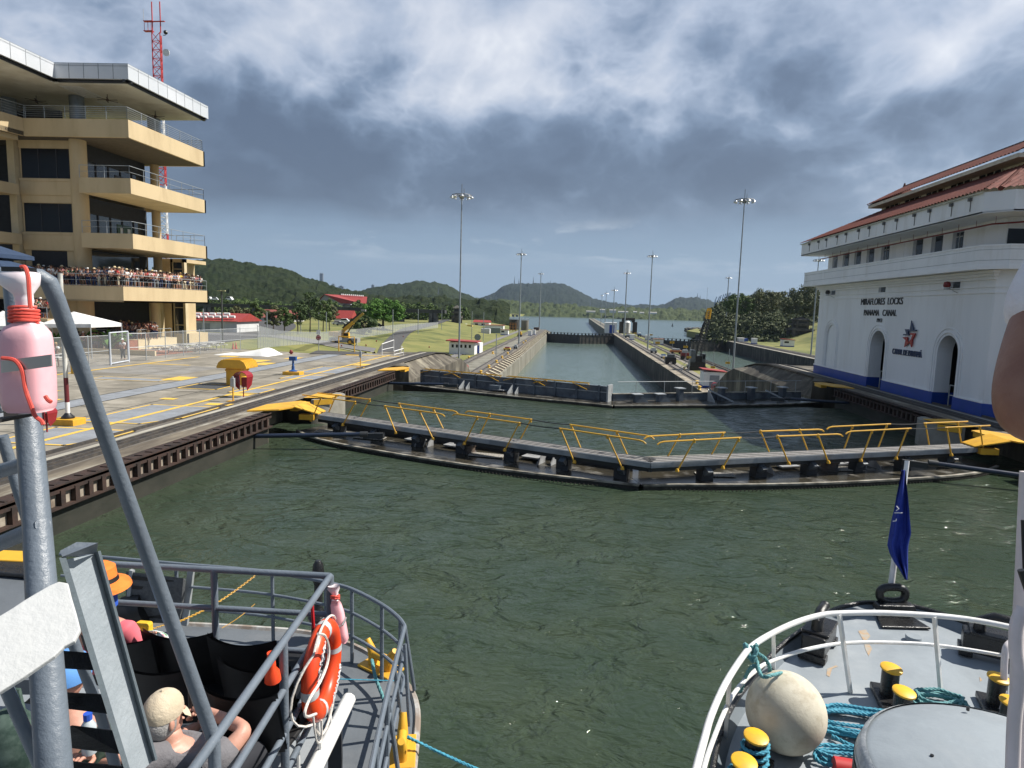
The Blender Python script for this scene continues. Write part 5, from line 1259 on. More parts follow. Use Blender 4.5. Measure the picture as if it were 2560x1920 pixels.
def gzt(px, py):        # on the left-bank terrain, by iteration
    z = -3
    for i in range(12): q = gz(px, py, z); z = ground_z(q.x, q.y)
    return V3((q.x, q.y, z))
P = [gz(645, 872, ZT), gz(700, 866, -1.0), gz(795, 858, -3.2), gz(900, 845, -3.2), gz(1000, 829, -3.0), gz(1095, 820, -3.3)]
fence(P, 2.5, 3.2, 'long chain-link fence across the grass behind the yellow crane', FM2)
# picnic tables and benches
def picnic(px, py, label, s=1.0):
    q = gz(px, py, ZT+.02); t = thing('picnic_table', label, 'picnic table', q, group='picnic tables behind the fence')
    mb = MB(); mb.cbox(q+V3((0, 0, .74)), (1.9, .75, .05)); obj('tabletop', mb, mat('picnic_white', (.55, .55, .52), .6), t)
    for sy in (-.75, .75): mb = MB(); mb.cbox(q+V3((0, sy, .45)), (1.9, .26, .05)); obj('seat', mb, MATS['picnic_white'], t)
    for sx in (-.65, .65): mb = MB(); mb.tube([q+V3((sx, -.85, 0)), q+V3((sx, -.7, .42)), q+V3((sx, -.2, .72)), q+V3((sx, .2, .72)), q+V3((sx, .7, .42)), q+V3((sx, .85, 0))], .03, 6); obj('leg', mb, GALV, t)
for i, (px, py) in enumerate(((392, 885), (418, 884), (462, 880), (490, 878), (516, 875), (537, 873), (128, 918))): picnic(px, py, ('white picnic table behind the fence, %s from the left' % ordn(i)) if i < 6 else 'white picnic table near the person by the post at far left')
def bench(px, py, i):
    q = gz(px, py, ZT+.05); t = thing('bench', 'white bench on the terracotta paving below the crowd, %s from the left' % ordn(i), 'bench', q, group='white benches')
    mb = MB(); mb.cbox(q+V3((0, 0, .45)), (1.7, .42, .05)); obj('seat', mb, WHITE, t); mb = MB(); mb.obox(q+V3((-.85, .2, .5)), (1.7, 0, 0), (0, .12, .4), (0, .03, 0)); obj('backrest', mb, WHITE, t)
    for sx in (-.7, .7): mb = MB(); mb.cbox(q+V3((sx, 0, .22)), (.06, .4, .44)); obj('leg', mb, GALV, t)
for i, (px, py) in enumerate(((291, 869), (322, 868), (349, 867), (366, 865), (386, 863), (400, 861))): bench(px, py, i)
for i, (px, py) in enumerate(((583, 873), (590, 872))):
    q = gz(px, py, ZT+.02); t = thing('traffic_cone', '%s traffic cone standing by the fence' % ('left orange', 'right orange')[i], 'traffic cone', q, group='traffic cones'); mb = MB(); mb.lathe(q, [(.14, .03), (.03, .7)], 12); obj('cone', mb, mat('cone_orange', (.55, .12, .06), .6), t, smooth=True); mb = MB(); mb.cbox(q+V3((0, 0, .015)), (.36, .36, .03)); obj('base', mb, MATS['cone_orange'], t)
# stop sign
q = gz(797, 884, ZT-.3); t = thing('stop_sign', 'red octagonal bilingual stop sign on a post beside the apron', 'sign', q)
kk = (q-CAM).dot(_f)/FPX
mb = MB(); mb.cyl(q, q+V3((0, 0, 2.6)), .04, 8); obj('post', mb, GALV, t)
zc_ = gy(797, 844, q.y).z; R_ = 7.3*kk
mb = MB(); mb.prism([(q.x+R_*cos(pi/8+i*pi/4), q.y-.06, zc_+R_*sin(pi/8+i*pi/4)) for i in range(8)], (0, -.02, 0)); f_ = obj('sign_face', mb, mat('sign_white', (.8, .8, .8), .5), t)
mb = MB(); mb.prism([(q.x+R_*.9*cos(pi/8+i*pi/4), q.y-.085, zc_+R_*.9*sin(pi/8+i*pi/4)) for i in range(8)], (0, -.01, 0)); obj('sign_panel', mb, mat('sign_red', (.35, .01, .02), .45), f_)
for tx, dz in (('ALTO', .04), ('STOP', -.22)): obj('lettering', text_mb(tx, .20, (q.x, q.y-.10, zc_+dz), (1, 0, 0), (0, 0, 1), .01, sx=.95), MATS['sign_white'], f_)
mb = MB(); za, zb2 = gy(797, 826, q.y).z, gy(797, 836, q.y).z; mb.box(q.x-.22, q.x+.22, q.y-.08, q.y-.05, zb2, za); obj('notice_plate', mb, MATS['sign_white'], t)
# hydrants
for i, (px, py) in enumerate(((728, 889), (854, 868), (915, 866), (941, 855), (1008, 844), (1073, 870))):
    q = gzt(px, py) if i else gz(px, py, ZT-.1); k = (q-CAM).length/70*.9+.25; t = thing('hydrant', 'dark red hydrant on the left grass, %s from the left' % ordn(i), 'hydrant', q, group='hydrants on the grass'); mb = MB(); mb.lathe(q, [(.12, 0), (.12, .35), (.16, .38), (.14, .5), (.03, .6)], 10); mb.cyl(q+V3((-.2, 0, .3)), q+V3((.2, 0, .3)), .06, 6); obj('barrel', mb, mat('hydrant_red', (.20, .02, .02), .6), t, smooth=True)
# yellow frame, white handrails, white tarpaulin mound
a, b = gz(847, 885, ZT-.2), gz(886, 887, ZT-.2); t = thing('barrier_frame', 'yellow tubular height frame across the end of the apron', 'barrier', a); mb = MB(); mb.tube([a, a+V3((0, 0, 1.9)), b+V3((0, 0, 1.9)), b], .06, 8); mb.cyl(a+V3((0, 0, 1.2)), b+V3((0, 0, 1.2)), .03, 6); obj('frame', mb, YEL, t)
for i, (l, r, y0_, h_) in enumerate(((955, 984, 893, 1.7), (985, 1008, 896, .9))):
    a, b = gz(l, y0_, ZT-.2), gz(r, y0_-3, ZT-.2); t = thing('handrail', ('white stair handrail at the far end of the apron', 'low white handrail right of the stair rail')[i], 'handrail', a); mb = MB(); mb.tube([a, a+V3((0, 0, h_*.8)), b+V3((0, 0, h_)), b], .05, 6); mb.cyl(a+V3((0, 0, h_*.45)), b+V3((0, 0, h_*.55)), .035, 6); obj('rail', mb, WHITE, t)
q = gz(640, 889, ZT); mb = MB()
mb.grid(lambda u_, v_: V3((q.x-3.6+u_*5.4, q.y-1.2+v_*3.2, ZT+.05+1.0*max(0, u_)**1.6*(1-max(0, (u_-.8)/.2)**2)*sin(pi*min(1, max(0, v_)))**.6)), 20, 10)
tag(obj('tarpaulin', mb, WHITE, smooth='full'), 'white tarpaulin mound at the grass edge beyond the vent housing', 'tarpaulin')
# tents and blue awnings near the building
def tent(cx_px, top_py, l, r, eave_py, Y, label, mt, legs=True, bot=ZT):
    c = gy(cx_px, top_py, Y); a = gy(l, eave_py, Y-1.5); b = gy(r, eave_py, Y-1.5); t = thing('canopy', label, 'canopy', (c.x, Y, bot), group='event canopies')
    d = 2.2; P = [V3((a.x, Y-1.5, a.z)), V3((b.x, Y-1.5, b.z)), V3((b.x, Y+d, b.z)), V3((a.x, Y+d, a.z))]; top = V3((c.x, Y+.8, c.z))
    mb = MB()
    for i in range(4):
        p, q_ = P[i], P[(i+1) % 4]; m_ = (p+q_)/2; mb.add([p, q_, top], [(0, 1, 2)]); mb.quad(p-V3((0, 0, .3)), q_-V3((0, 0, .3)), q_, p)
    obj('cover', mb, mt, t)
    if legs:
        for p in P: mb = MB(); mb.cyl((p.x, p.y, bot), p, .04, 6); obj('leg', mb, GALV, t)
TENT = mat('tent_white', (.78, .78, .77), .8)
tent(166, 779, 100, 226, 810, 51.5, 'white peaked tent in front of the visitor centre ramp', TENT)
tent(-15, 777, -60, 36, 815, 48.5, 'white peaked tent at the far left edge behind the bottle', TENT)
AWN = mat('awning_blue', (.025, .05, .105), .8)
tent(-50, 604, -90, -18, 632, 46, 'dark blue awning at the left edge above the other blue awning', AWN, False, 8); tent(-30, 642, -80, 5, 668, 45, 'larger dark blue awning behind the top of the foreground bottle', AWN, False, 7)
# palms
for i, (px, py) in enumerate(((135, 868), (196, 868), (272, 850))):
    q = gy(px, py, 57.5); q.z = ZT+.1; t = thing('palm', 'low green palm in front of the terrace, %s from the left' % ordn(i), 'palm', q, group='low palms'); rr = random.Random(i); mb = MB()
    for j in range(16):
        a = rr.uniform(0, 6.28); l = rr.uniform(1.3, 2.1); up = rr.uniform(.9, 2.0); pp = [q+V3((cos(a)*l*s_, sin(a)*l*s_, up*sin(s_*2.2)+.1)) for s_ in (0, .3, .6, .85, 1)]
        for k_ in range(4):
            d = (pp[k_+1]-pp[k_]); sd_ = V3((-sin(a), cos(a), 0))*.22
            mb.add([pp[k_]-sd_*(1-k_*.2)-V3((0, 0, .08)), pp[k_], pp[k_+1], pp[k_+1]-sd_*(.8-k_*.2)-V3((0, 0, .08))], [(0, 1, 2, 3)]); mb.add([pp[k_]+sd_*(1-k_*.2)-V3((0, 0, .08)), pp[k_], pp[k_+1], pp[k_+1]+sd_*(.8-k_*.2)-V3((0, 0, .08))], [(3, 2, 1, 0)])
    obj('frond', mb, LEAF_B, t); mb = MB(); mb.cyl(q, q+V3((0, 0, .3)), .12, 8); obj('trunk', mb, BARK, t)
# red and white lattice mast behind the building
base = gy(424, 780, 110); zt_ = gy(402, 85, 110).z; bw = 1.35
t = thing('lattice_mast', 'tall red and white lattice radio mast with a dish behind the visitor centre', 'mast', (base.x, 110, ZT))
zb0 = -2; H_ = zt_-zb0; nseg = 38; cols = {0: RED, 1: WHITE}; MR = mat('mast_red', (.50, .03, .03), .5); MW = mat('mast_white', (.75, .75, .75), .5)
X0_ = gy(389, 160, 110).x; X1_ = gy(409, 160, 110).x; wd = X1_-X0_; xc = gy(399, 160, 110).x
bounds = [-99, gy(420, 640, 110).z, gy(420, 575, 110).z, gy(415, 455, 110).z, gy(415, 400, 110).z, gy(408, 290, 110).z, 99];
for si in range(6):
    mb = MB(); n = 0
    for i in range(nseg):
        za = zb0+H_*i/nseg; zb3 = zb0+H_*(i+1)/nseg
        if not (bounds[si] <= (za+zb3)/2 < bounds[si+1]): continue
        C_ = [V3((xc-wd/2, 110-wd/2, 0)), V3((xc+wd/2, 110-wd/2, 0)), V3((xc, 110+wd/2, 0))]
        for j in range(3):
            c = C_[j]; e = C_[(j+1) % 3]; n += 1
            mb.cyl(c+V3((0, 0, za)), c+V3((0, 0, zb3)), .11, 4); mb.cyl(c+V3((0, 0, za)), e+V3((0, 0, zb3)), .055, 4); mb.cyl(c+V3((0, 0, za)), e+V3((0, 0, za)), .05, 4)
    if n: obj('lattice_section', mb, (MW, MR)[si % 2 == 1], t)
mb = MB(); hd = zt_; mb.box(xc-wd*1.6, xc-wd*.5, 109.4, 110, hd+.3, hd+.4); mb.box(xc-wd*1.6, xc-wd*.5, 109.4, 110, hd+1.9, hd+2.0)
for x in (-1.55, -1.1, -.7): mb.cyl((xc+wd*x, 109.6, hd+.3), (xc+wd*x, 109.6, hd+2.0), .05, 4)
for x in (-.5, .5): mb.cyl((xc+wd*x, 109.5, hd), (xc+wd*x, 109.5, hd+5.0), .1, 5)
mb.box(xc-wd*.5, xc+wd*1.0, 109.4, 109.7, hd+1.8, hd+1.9); obj('antenna_cage', mb, MR, t)
for x in (-1.55, .5): mb = MB(); mb.cyl((xc+wd*x, 109.5, hd+2), (xc+wd*x, 109.5, gy(400, 25, 110).z), .04, 5); obj('whip_antenna', mb, GALV, t)
q = gy(415, 131, 109); mb = MB(); mb.lathe(q, [(.58, 0), (.58, -.12), (.4, -.3), (.05, -.35)], 18, axis=(.15, -1, .0)); obj('dish', mb, MATS['tent_white'], t, smooth=True)
mb = MB(); mb.ball(gy(414, 81, 109), .35, 8, 6); mb.cyl(gy(414, 88, 109), gy(408, 88, 109), .06, 5); obj('siren', mb, BLACK, t)
# ------------------------------------------------------------------ light masts
def light_mast(base_px, top_px, z, label, s=1.0, hexa=True):
    q = gz(*base_px, z); tp = gy(*top_px, q.y); k = (q-CAM).dot(_f)/FPX; r = max(.14, min(.34, 3.4*k*.5))*s
    t = thing('light_mast', label, 'light mast', q, group='floodlight masts')
    h = tp.z-z; mb = MB(); mb.tube([q, q+V3((0, 0, h*.5)), q+V3((0, 0, h))], [r*1.15, r*.9, r*.62], 12); obj('pole', mb, POLEM, t, smooth=True)
    mb = MB(); mb.lathe(q+V3((0, 0, .0)), [(r*2, 0), (r*2, .12), (r*1.3, .2)], 10); obj('base_plate', mb, CONC_L, t)
    hd = MB(); R = 1.5; hd.tube([q+V3((R*cos(a*pi/6), R*sin(a*pi/6), h-.2)) for a in range(12)], .06, 5, closed=True)
    for i in range(6): a = i*pi/3; hd.cyl(q+V3((0, 0, h-.2)), q+V3((R*cos(a), R*sin(a), h-.2)), .05, 4)
    hd.cyl(q+V3((0, 0, h)), q+V3((0, 0, h+1.5)), .05, 5); hd.cyl(q+V3((.35, 0, h)), q+V3((.35, 0, h+.8)), .04, 4); hd.lathe(q+V3((0, 0, h-.7)), [(.3, 0), (.42, .3), (.3, .6)], 8); obj('head_ring', hd, mat('mast_head', (.16, .17, .18), .5), t)
    for i in range(8):
        a = i*pi/4+.2; p = q+V3((R*cos(a), R*sin(a), h-.55)); lm = MB(); lm.lathe(p, [(.34, -.1), (.30, .08), (.14, .26), (.1, .36)], 8, axis=(-cos(a)*.3, -sin(a)*.3, 1)); obj('floodlight', lm, mat('lamp_metal', (.62, .64, .66), .3, metal=.6), t, smooth=True)
    return t
for bp, tp_, z, lb, s in (((1146, 968), (1155, 485), ZL, 'tall mast on the left bank right beside the second gate', 1), ((1297, 861), (1303, 633), ZL, 'light mast at the chamber edge on the left bank, middle distance', 1), ((1348, 824), (1352, 683), ZL, 'light mast at the end of the left bank by the far gate', 1),
    ((1619, 873), (1632, 638), ZL, 'light mast on the centre wall left of the black crane', 1), ((1560, 843), (1568, 681), ZL, 'light mast on the centre wall in front of the dark arch', 1), ((1829, 974), (1865, 497), ZL, 'tall mast on the centre wall right of the black crane', 1),
    ((2027, 888), (2039, 648), ZL, 'light mast against the edge of the white control building', 1), ((1812, 843), (1821, 693), ZL, 'light mast on the far right wall near the round concrete drum', 1), ((1764, 800), (1768, 720), ZL-2, 'distant light mast behind the tip of the black crane', 1),
    ((1531, 836), (1538, 724), ZL, 'distant light mast by the blue-doored hut', .8), ((1512, 822), (1517, 732), ZL-1, 'second distant light mast on the approach wall', .8), ((1502, 812), (1505, 738), ZL-1, 'third and smallest mast on the approach wall', .8)):
    light_mast(bp, tp_, z, lb, s)
# thin poles
def pole(px, base_py, top_py, z, label, r=.09, lamp=False, mt=None):
    q = gz(px, base_py, z); h = gy(px+(base_py-top_py)*.02, top_py, q.y).z-z; t = thing('lamp_pole' if lamp else 'pole', label, 'pole', q, group='thin poles'); mb = MB(); mb.cyl(q, q+V3((0, 0, h)), r, 6); obj('shaft', mb, mt or POLEM, t, smooth=True)
    if lamp: mb = MB(); mb.cbox(q+V3((-.35, 0, h)), (.6, .3, .14)); mb.cbox(q+V3((.35, 0, h)), (.6, .3, .14)); obj('lamp_head', mb, mat('lamp_warm', (.55, .5, .3), .5), t)
pole(557, 862, 727, -1.0, 'dark street pole with twin lamps right of the visitor centre', .13, True, mat('pole_dark', (.07, .075, .075), .6))
pl = [(668, 840, 780, -2), (510, 845, 772, -2), (797, 835, 755, -3), (816, 835, 780, -3), (752, 838, 785, -3), (982, 846, 774, -4), (1045, 835, 772, -4), (1104, 824, 774, -4), (1208, 853, 780, ZL), (1179, 850, 778, ZL), (1240, 890, 835, ZL), (1192, 790, 742, -8), (1211, 795, 742, -8), (1226, 790, 743, -8), (1118, 800, 742, -8), (971, 762, 716, -2), (991, 762, 720, -2), (666, 758, 722, 0), (709, 762, 727, 0), (736, 762, 730, 0), (585, 752, 720, 0), (602, 752, 722, 0), (856, 765, 733, 0), (753, 765, 730, 0), (682, 765, 733, 0)]
for i, (px, b_, tp_, z) in enumerate(sorted(pl)): pole(px, b_, tp_, z, 'thin grey pole on the left bank, %s from the left' % ordn(i), .12 if z > -8 else .25)
# ------------------------------------------------------------------ small buildings by pixel size
def hut(l, r, top, bot, z, depth, label, name='hut', wall=WHITE, roof=REDROOF, band=None, roof_h=.35, over=.35, door=None, wins=0, cat='hut', group=None, pitch=0, mono=.0, mdoor=None):
    q, k = base_scale((l+r)/2, bot, z); w_ = (r-l)*k; h = (bot-top)*k-roof_h; t = thing(name, label, cat, q, group=group)
    x0, x1, y0, y1 = q.x-w_/2, q.x+w_/2, q.y, q.y+depth
    mb = MB(); mb.box(x0, x1, y0, y1, z, z+h); wl = obj('wall', mb, wall, t)
    if band: mb = MB(); mb.box(x0-.03, x1+.03, y0-.03, y1+.03, z, z+h*.14); obj('base_band', mb, band, t)
    if roof:
        mb = MB()
        if pitch: ym = (y0+y1)/2; mb.prism([(x0-over, y0-over, z+h), (x0-over, ym, z+h+roof_h+pitch), (x0-over, y1+over, z+h), (x0-over, y1+over, z+h-.12), (x0-over, y0-over, z+h-.12)], (x1-x0+2*over, 0, 0))
        else: mb.prism([(x0-over, y0-over, z+h+mono), (x1+over, y0-over, z+h), (x1+over, y0-over, z+h+roof_h*.5), (x0-over, y0-over, z+h+roof_h*.5+mono)], (0, y1-y0+2*over, 0))
        obj('roof', mb, roof, t)
    if door: mb = MB(); mb.box(x0+(x1-x0)*door[0], x0+(x1-x0)*door[1], y0-.05, y0-.0, z+.05, z+h*.8); obj('door', mb, mdoor or mat('door_grey', (.28, .30, .33), .6), t)
    for i in range(wins): xa = x0+(x1-x0)*(.1+.85*i/max(1, wins)); mb = MB(); mb.box(xa, xa+(x1-x0)*.4/wins, y0-.04, y0, z+h*.55, z+h*.8); obj('window', mb, GLASS, t)
    return t
hut(1122, 1186, 851, 886, ZL, 6, 'white hut with sloping red roof on the grass behind the tall left mast', band=None, roof_h=.5, over=.8, wins=5, mono=.25)
hut(1186, 1199, 855, 884, ZL, 5.9, 'narrow blue doored end of the white hut', name='hut_annexe', roof=None, door=(.2, .9), mdoor=BLUE)
hut(1758, 1811, 926, 971, ZL, 3.2, 'white kiosk with pink-red roof and blue base at the near end of the centre wall', band=BLUE, roof_h=.3, over=.25, door=(.28, .72), mono=.35)
hut(1513, 1541, 806, 833, ZL, 9, 'white hut with blue doors at the far end of the centre wall', roof=WHITE, door=(.35, .8), mdoor=BLUE)
hut(1575, 1586, 835, 850, ZL, 2.5, 'small white and blue kiosk beside the centre wall tracks, nearest the arch', name='kiosk', roof=WHITE, band=BLUE, over=.1); hut(1614, 1625, 837, 850, ZL, 2.5, 'small white and blue kiosk at the foot of the centre wall mast', name='kiosk', roof=WHITE, band=BLUE, over=.1)
hut(1636, 1658, 846, 862, ZL, 4, 'low booth with brown flat roof near the centre wall number signs', name='booth', roof=mat('roof_brown', (.22, .12, .09), .8), band=BLUE)
hut(1958, 1985, 848, 867, ZL, 4, 'booth with red slanted roof on the grass near the control building', name='booth', band=BLUE, mono=.3, wins=1); hut(1881, 1893, 845, 860, ZL, 2.5, 'small white and blue kiosk on the far right wall', name='kiosk', roof=WHITE, band=BLUE, over=.1)
hut(1847, 1860, 844, 854, ZL, 3, 'small white cabin beside the blue container', name='cabin', roof=WHITE); hut(1860, 1870, 845, 854, ZL, 3, 'small blue container on the far right wall', name='container', wall=BLUE, roof=None)
hut(1251, 1270, 823, 838, ZL, 4, 'white booth with blue base and dark window near the tanks', name='booth', band=BLUE, roof=mat('roof_brown', (.22, .12, .09)), wins=1); hut(1225, 1251, 818, 833, ZL, 5, 'grey-green container behind the white booth', name='container', wall=mat('container_green', (.20, .24, .22), .6), roof=None)
hut(1202, 1224, 820, 834, ZL, 4, 'white panelled container left of the green one', name='container', wall=mat('panel_white', (.6, .6, .62), .6), roof=None); hut(1183, 1222, 804, 822, ZL, 9, 'low red-roofed shed on the left bank before the bay', name='shed', pitch=.8, wins=2)
hut(1212, 1258, 812, 826, ZL, 7, 'long white shed with thin red roof edge', name='shed', roof=REDROOF, roof_h=.25); hut(1167, 1180, 811, 825, ZL, 3, 'small yellow cabin beside the grey control tower', name='cabin', wall=mat('cabin_yellow', (.55, .38, .10), .6), roof=None)
hut(1153, 1166, 808, 822, ZL, 3, 'small white cabin left of the yellow one', name='cabin', roof=None, wins=1); hut(1320, 1329, 826, 839, ZL, 2.5, 'left white and blue kiosk by the left bank mast', name='kiosk', roof=WHITE, band=BLUE, over=.1); hut(1331, 1338, 824, 837, ZL, 2.5, 'right white and blue kiosk by the left bank mast', name='kiosk', roof=WHITE, band=BLUE, over=.1); hut(1334, 1347, 817, 826, ZL, 3, 'low dark hut near the far left bank mast', name='hut', wall=mat('hut_dark', (.10, .07, .06), .8), roof=None)
# concrete drums, towers and the arch
def drum(px, bot, top, wpx, z, label, mt=CONC_P, group='round concrete drums'):
    q, k = base_scale(px, bot, z); r = wpx*k/2; h = (bot-top)*k; q.y += r; t = thing('concrete_drum', label, 'drum', q, group=group); mb = MB(); mb.lathe(q, [(r, 0), (r, h)], 24); obj('drum_body', mb, mt, t, smooth=True)
    mb = MB(); mb.lathe(q+V3((0, 0, h-.3)), [(r*1.03, 0), (r*1.03, .25)], 24); obj('rim', mb, mt, t, smooth=True)
    rl = MB(); P = [q+V3((r*cos(i*pi/8), r*sin(i*pi/8), h+1.0)) for i in range(16)]; rl.tube(P, .05, 4, closed=True)
    for p in P: rl.cyl(p, p-V3((0, 0, 1)), .05, 4)
    obj('top_rail', rl, POLEM, t)
drum(1311, 826, 801, 19, ZL, 'pale round concrete drum on the left bank'); drum(1284, 824, 799, 25, ZL, 'dark round drum with an orange frame on the left bank', CONC_D); drum(1856, 845, 817, 47, ZL, 'large round concrete drum on the far right bank')
q, k = base_scale(1282, 828, ZL); t = thing('steel_frame', 'orange rusty steel frame standing against the dark drum', 'frame', q); mb = MB()
for x in (-1.6, 0, 1.6): mb.cbox(q+V3((x, 0, 2.2)), (.3, .3, 4.4))
for z_ in (.8, 2.2, 3.6, 4.4): mb.cbox(q+V3((0, 0, z_)), (3.4, .25, .25))
obj('frame', mb, mat('rust_orange', (.42, .17, .03), .7), t)
def tower(l, r, top, bot, z, label, mt):
    q, k = base_scale((l+r)/2, bot, z); w_ = (r-l)*k; h = (bot-top)*k; t = thing('control_tower', label, 'tower', q, group='old concrete towers'); y0 = q.y
    for sx in (-.42, .42):
        for sy in (0, 1): mb = MB(); mb.cbox(q+V3((sx*w_, sy*w_*.8, h*.28)), (w_*.14, w_*.14, h*.56)); obj('leg', mb, mt, t)
    mb = MB(); mb.cbox(q+V3((w_*.05, w_*.4, h*.22)), (w_*.6, w_*.6, h*.44)); obj('core', mb, mt, t)
    for i, (z0, z1) in enumerate(((.45, .52), (.66, .72))): mb = MB(); mb.cbox(q+V3((0, w_*.4, h*(z0+z1)/2)), (w_*(1.05-.15*i), w_, h*(z1-z0))); obj('deck', mb, mt, t)
    mb = MB(); mb.cbox(q+V3((0, w_*.4, h*.69)), (w_*.62, w_*.62, h*.34)); obj('cabin', mb, mt, t); mb = MB(); mb.cbox(q+V3((0, w_*.4-w_*.31, h*.60)), (w_*.4, .1, h*.08)); mb.cbox(q+V3((0, w_*.4-w_*.31, h*.79)), (w_*.4, .1, h*.08)); obj('opening', mb, BLACK, t)
    mb = MB(); c = q+V3((0, w_*.4, h*.87)); mb.add([c+V3((sx*w_*.42, sy*w_*.42, 0)) for sx, sy in ((-1, -1), (1, -1), (1, 1), (-1, 1))]+[c+V3((0, 0, h*.13))], [(0, 1, 4), (1, 2, 4), (2, 3, 4), (3, 0, 4), (3, 2, 1, 0)]); obj('roof', mb, mt, t)
WOOD = mat('old_grey', (.12, .11, .095), .9, (.06, .055, .05), .8)
tower(1979, 2030, 792, 856, ZL, 'old grey stepped tower by the trees left of the control building', WOOD); tower(1128, 1152, 763, 822, ZL, 'old grey concrete tower behind the tall left mast', WOOD); tower(1158, 1172, 790, 812, ZL-1, 'small old tower right of the taller grey one', WOOD)
q, k = base_scale(1570, 834, ZL); w_ = 43*k; t = thing('arch_structure', 'dark stepped concrete arch standing across the centre wall', 'arch', q)
for s_ in (-1, 1):
    mb = MB(); mb.cbox(q+V3((s_*w_*.42, 2, 3.3)), (w_*.16, 5, 6.6)); mb.cbox(q+V3((s_*w_*.30, 2, 4.9)), (w_*.14, 4, 9.8)) if 0 else mb.cbox(q+V3((s_*w_*.32, 2, 4.1)), (w_*.09, 4.4, 8.2)); obj('pier', mb, mat('arch_dark', (.06, .052, .045), .9), t)
mb = MB(); mb.prism([q+V3((x*w_, 0, z_)) for x, z_ in ((-.36, 7.4), (-.26, 6.0), (-.18, 7.2), (0, 7.6), (.18, 7.2), (.26, 6.0), (.36, 7.4), (.36, 8.8), (-.36, 8.8))], (0, 4, 0)); obj('lintel', mb, MATS['arch_dark'], t)
mb = MB(); mb.lathe(q+V3((0, 9, 0)), [(w_*.2, 0), (w_*.2, 6), (w_*.1, 7)], 14); o = obj('silo', mb, WHITE, None, smooth=True); tag(o, 'white rounded silo seen through the dark arch', 'silo')
# bullseye board
q = gz(1194, 853, ZL); c = gy(1194, 843, q.y); t = thing('target_board', 'round black and white ringed target board above the white hut', 'target', q); R_ = 8*(q-CAM).dot(_f)/FPX
mb = MB(); mb.cyl(q, c, .06, 6); obj('post', mb, POLEM, t)
for i in range(8): mb = MB(); mb.lathe(c-V3((0, .05+.012*i, 0)), [(R_*(1-i/8), 0), (R_*(1-i/8), .01)], 28, axis=(0, -1, 0)); obj('ring', mb, (mat('target_dark', (.03, .04, .05), .6), mat('target_pale', (.5, .56, .58), .6))[i % 2], t)
# yellow mooring bollards on the grass strip
for i, (px, py) in enumerate(((1202, 934), (1222, 920), (1241, 907), (1172, 897), (1255, 896), (1269, 886), (1232, 885), (1308, 859), (1314, 855))):
    q = gz(px, py, ZL); mb = MB(); mb.lathe(q, [(.35, 0), (.22, .12), (.2, .4), (.34, .5), (.3, .62), (.05, .68)], 12); mb.cbox(q+V3((0, 0, .04)), (1.0, .8, .06)); o = obj('bollard', mb, YEL_L, smooth=True); tag(o, 'yellow mooring bollard on the left bank grass, %s from the second gate' % ordn(i), 'bollard', 'yellow bollards')
for i, (px, py) in enumerate(((1748, 974), (1742, 960), (1815, 942), (1710, 925), (1660, 898))):
    q = gz(px, py, ZL+.05); mb = MB(); mb.lathe(q, [(.35, 0), (.22, .12), (.2, .4), (.34, .5), (.3, .62), (.05, .68)], 12); o = obj('bollard', mb, YEL_L, smooth=True); tag(o, 'yellow mooring bollard on the centre wall, %s from the near end' % ordn(i), 'bollard', 'yellow bollards')
# yellow number boards on posts along the centre wall
for i, (px, bpy_, top, by, num) in enumerate(((1819, 944, 872, 907, '725'), (1782, 930, 882, 918, '770'), (1722, 930, 868, 893, '675'), (1714, 905, 858, 867, '770'), (1680, 880, 838, 856, '720'), (1644, 879, 840, 857, '670'), (1628, 855, 835, 837, '770'), (1588, 852, 832, 833, '820'))):
    q = gz(px, bpy_, ZL+.05); t = thing('number_sign', 'yellow board reading %s on a grey post, %s from the near end' % (num, ordn(i)), 'sign', q, group='yellow number boards'); k = (q-CAM).dot(_f)/FPX; h = gy(px, top, q.y).z-q.z
    mb = MB(); mb.cyl(q, q+V3((0, 0, h)), .06, 6); obj('post', mb, POLEM, t); c = gy(px, by, q.y); w_ = 11*k if i < 6 else 7*k
    mb = MB(); mb.box(c.x-w_/2, c.x+w_/2, q.y-.14, q.y-.08, c.z-w_*.24, c.z+w_*.24); b_ = obj('board', mb, mat('board_yellow', (.70, .42, .03), .6), t)
    obj('lettering', text_mb(num, w_*.42, (c.x, q.y-.15, c.z-w_*.15), (1, 0, 0), (0, 0, 1), .01), DKL, b_)
# ------------------------------------------------------------------ wooded hills
def forest_mat(name, c1, c2, c3, sc=.05):
    mt = bpy.data.materials.new(name); mt.use_nodes = True; t = NT(mt.node_tree); b = t.n['Principled BSDF']; g = t.n.new('ShaderNodeNewGeometry').outputs['Position']
    f = t.noise(g, sc, 6, .7); f2 = t.noise(g, sc*6, 5, .7); col = t.mix(t.ramp(f, [(.4, 0), (.6, 1)]), c1, c2); col = t.mix(t.ramp(f2, [(.5, 0), (.7, 1)]), col, c3)
    t.inp(b, 'Base Color', col); b.inputs['Roughness'].default_value = .9; b.inputs['Specular IOR Level'].default_value = .15
    bn = t.n.new('ShaderNodeBump'); bn.inputs['Distance'].default_value = 2.0; t.inp(bn, 'Height', f2); t.l.new(bn.outputs[0], b.inputs['Normal']); return mt
FOR1 = forest_mat('forest_near', (0.0112, 0.0211, 0.0068), (0.0211, 0.0310, 0.0099), (0.0341, 0.0434, 0.0136))
FOR2 = forest_mat('forest_mid', (0.0124, 0.0223, 0.0087), (0.0211, 0.0310, 0.0112), (0.0341, 0.0422, 0.0161), .03)
FOR3 = forest_mat('forest_far', (0.0087, 0.0149, 0.0087), (0.0136, 0.0211, 0.0112), (0.0186, 0.0260, 0.0136), .006)
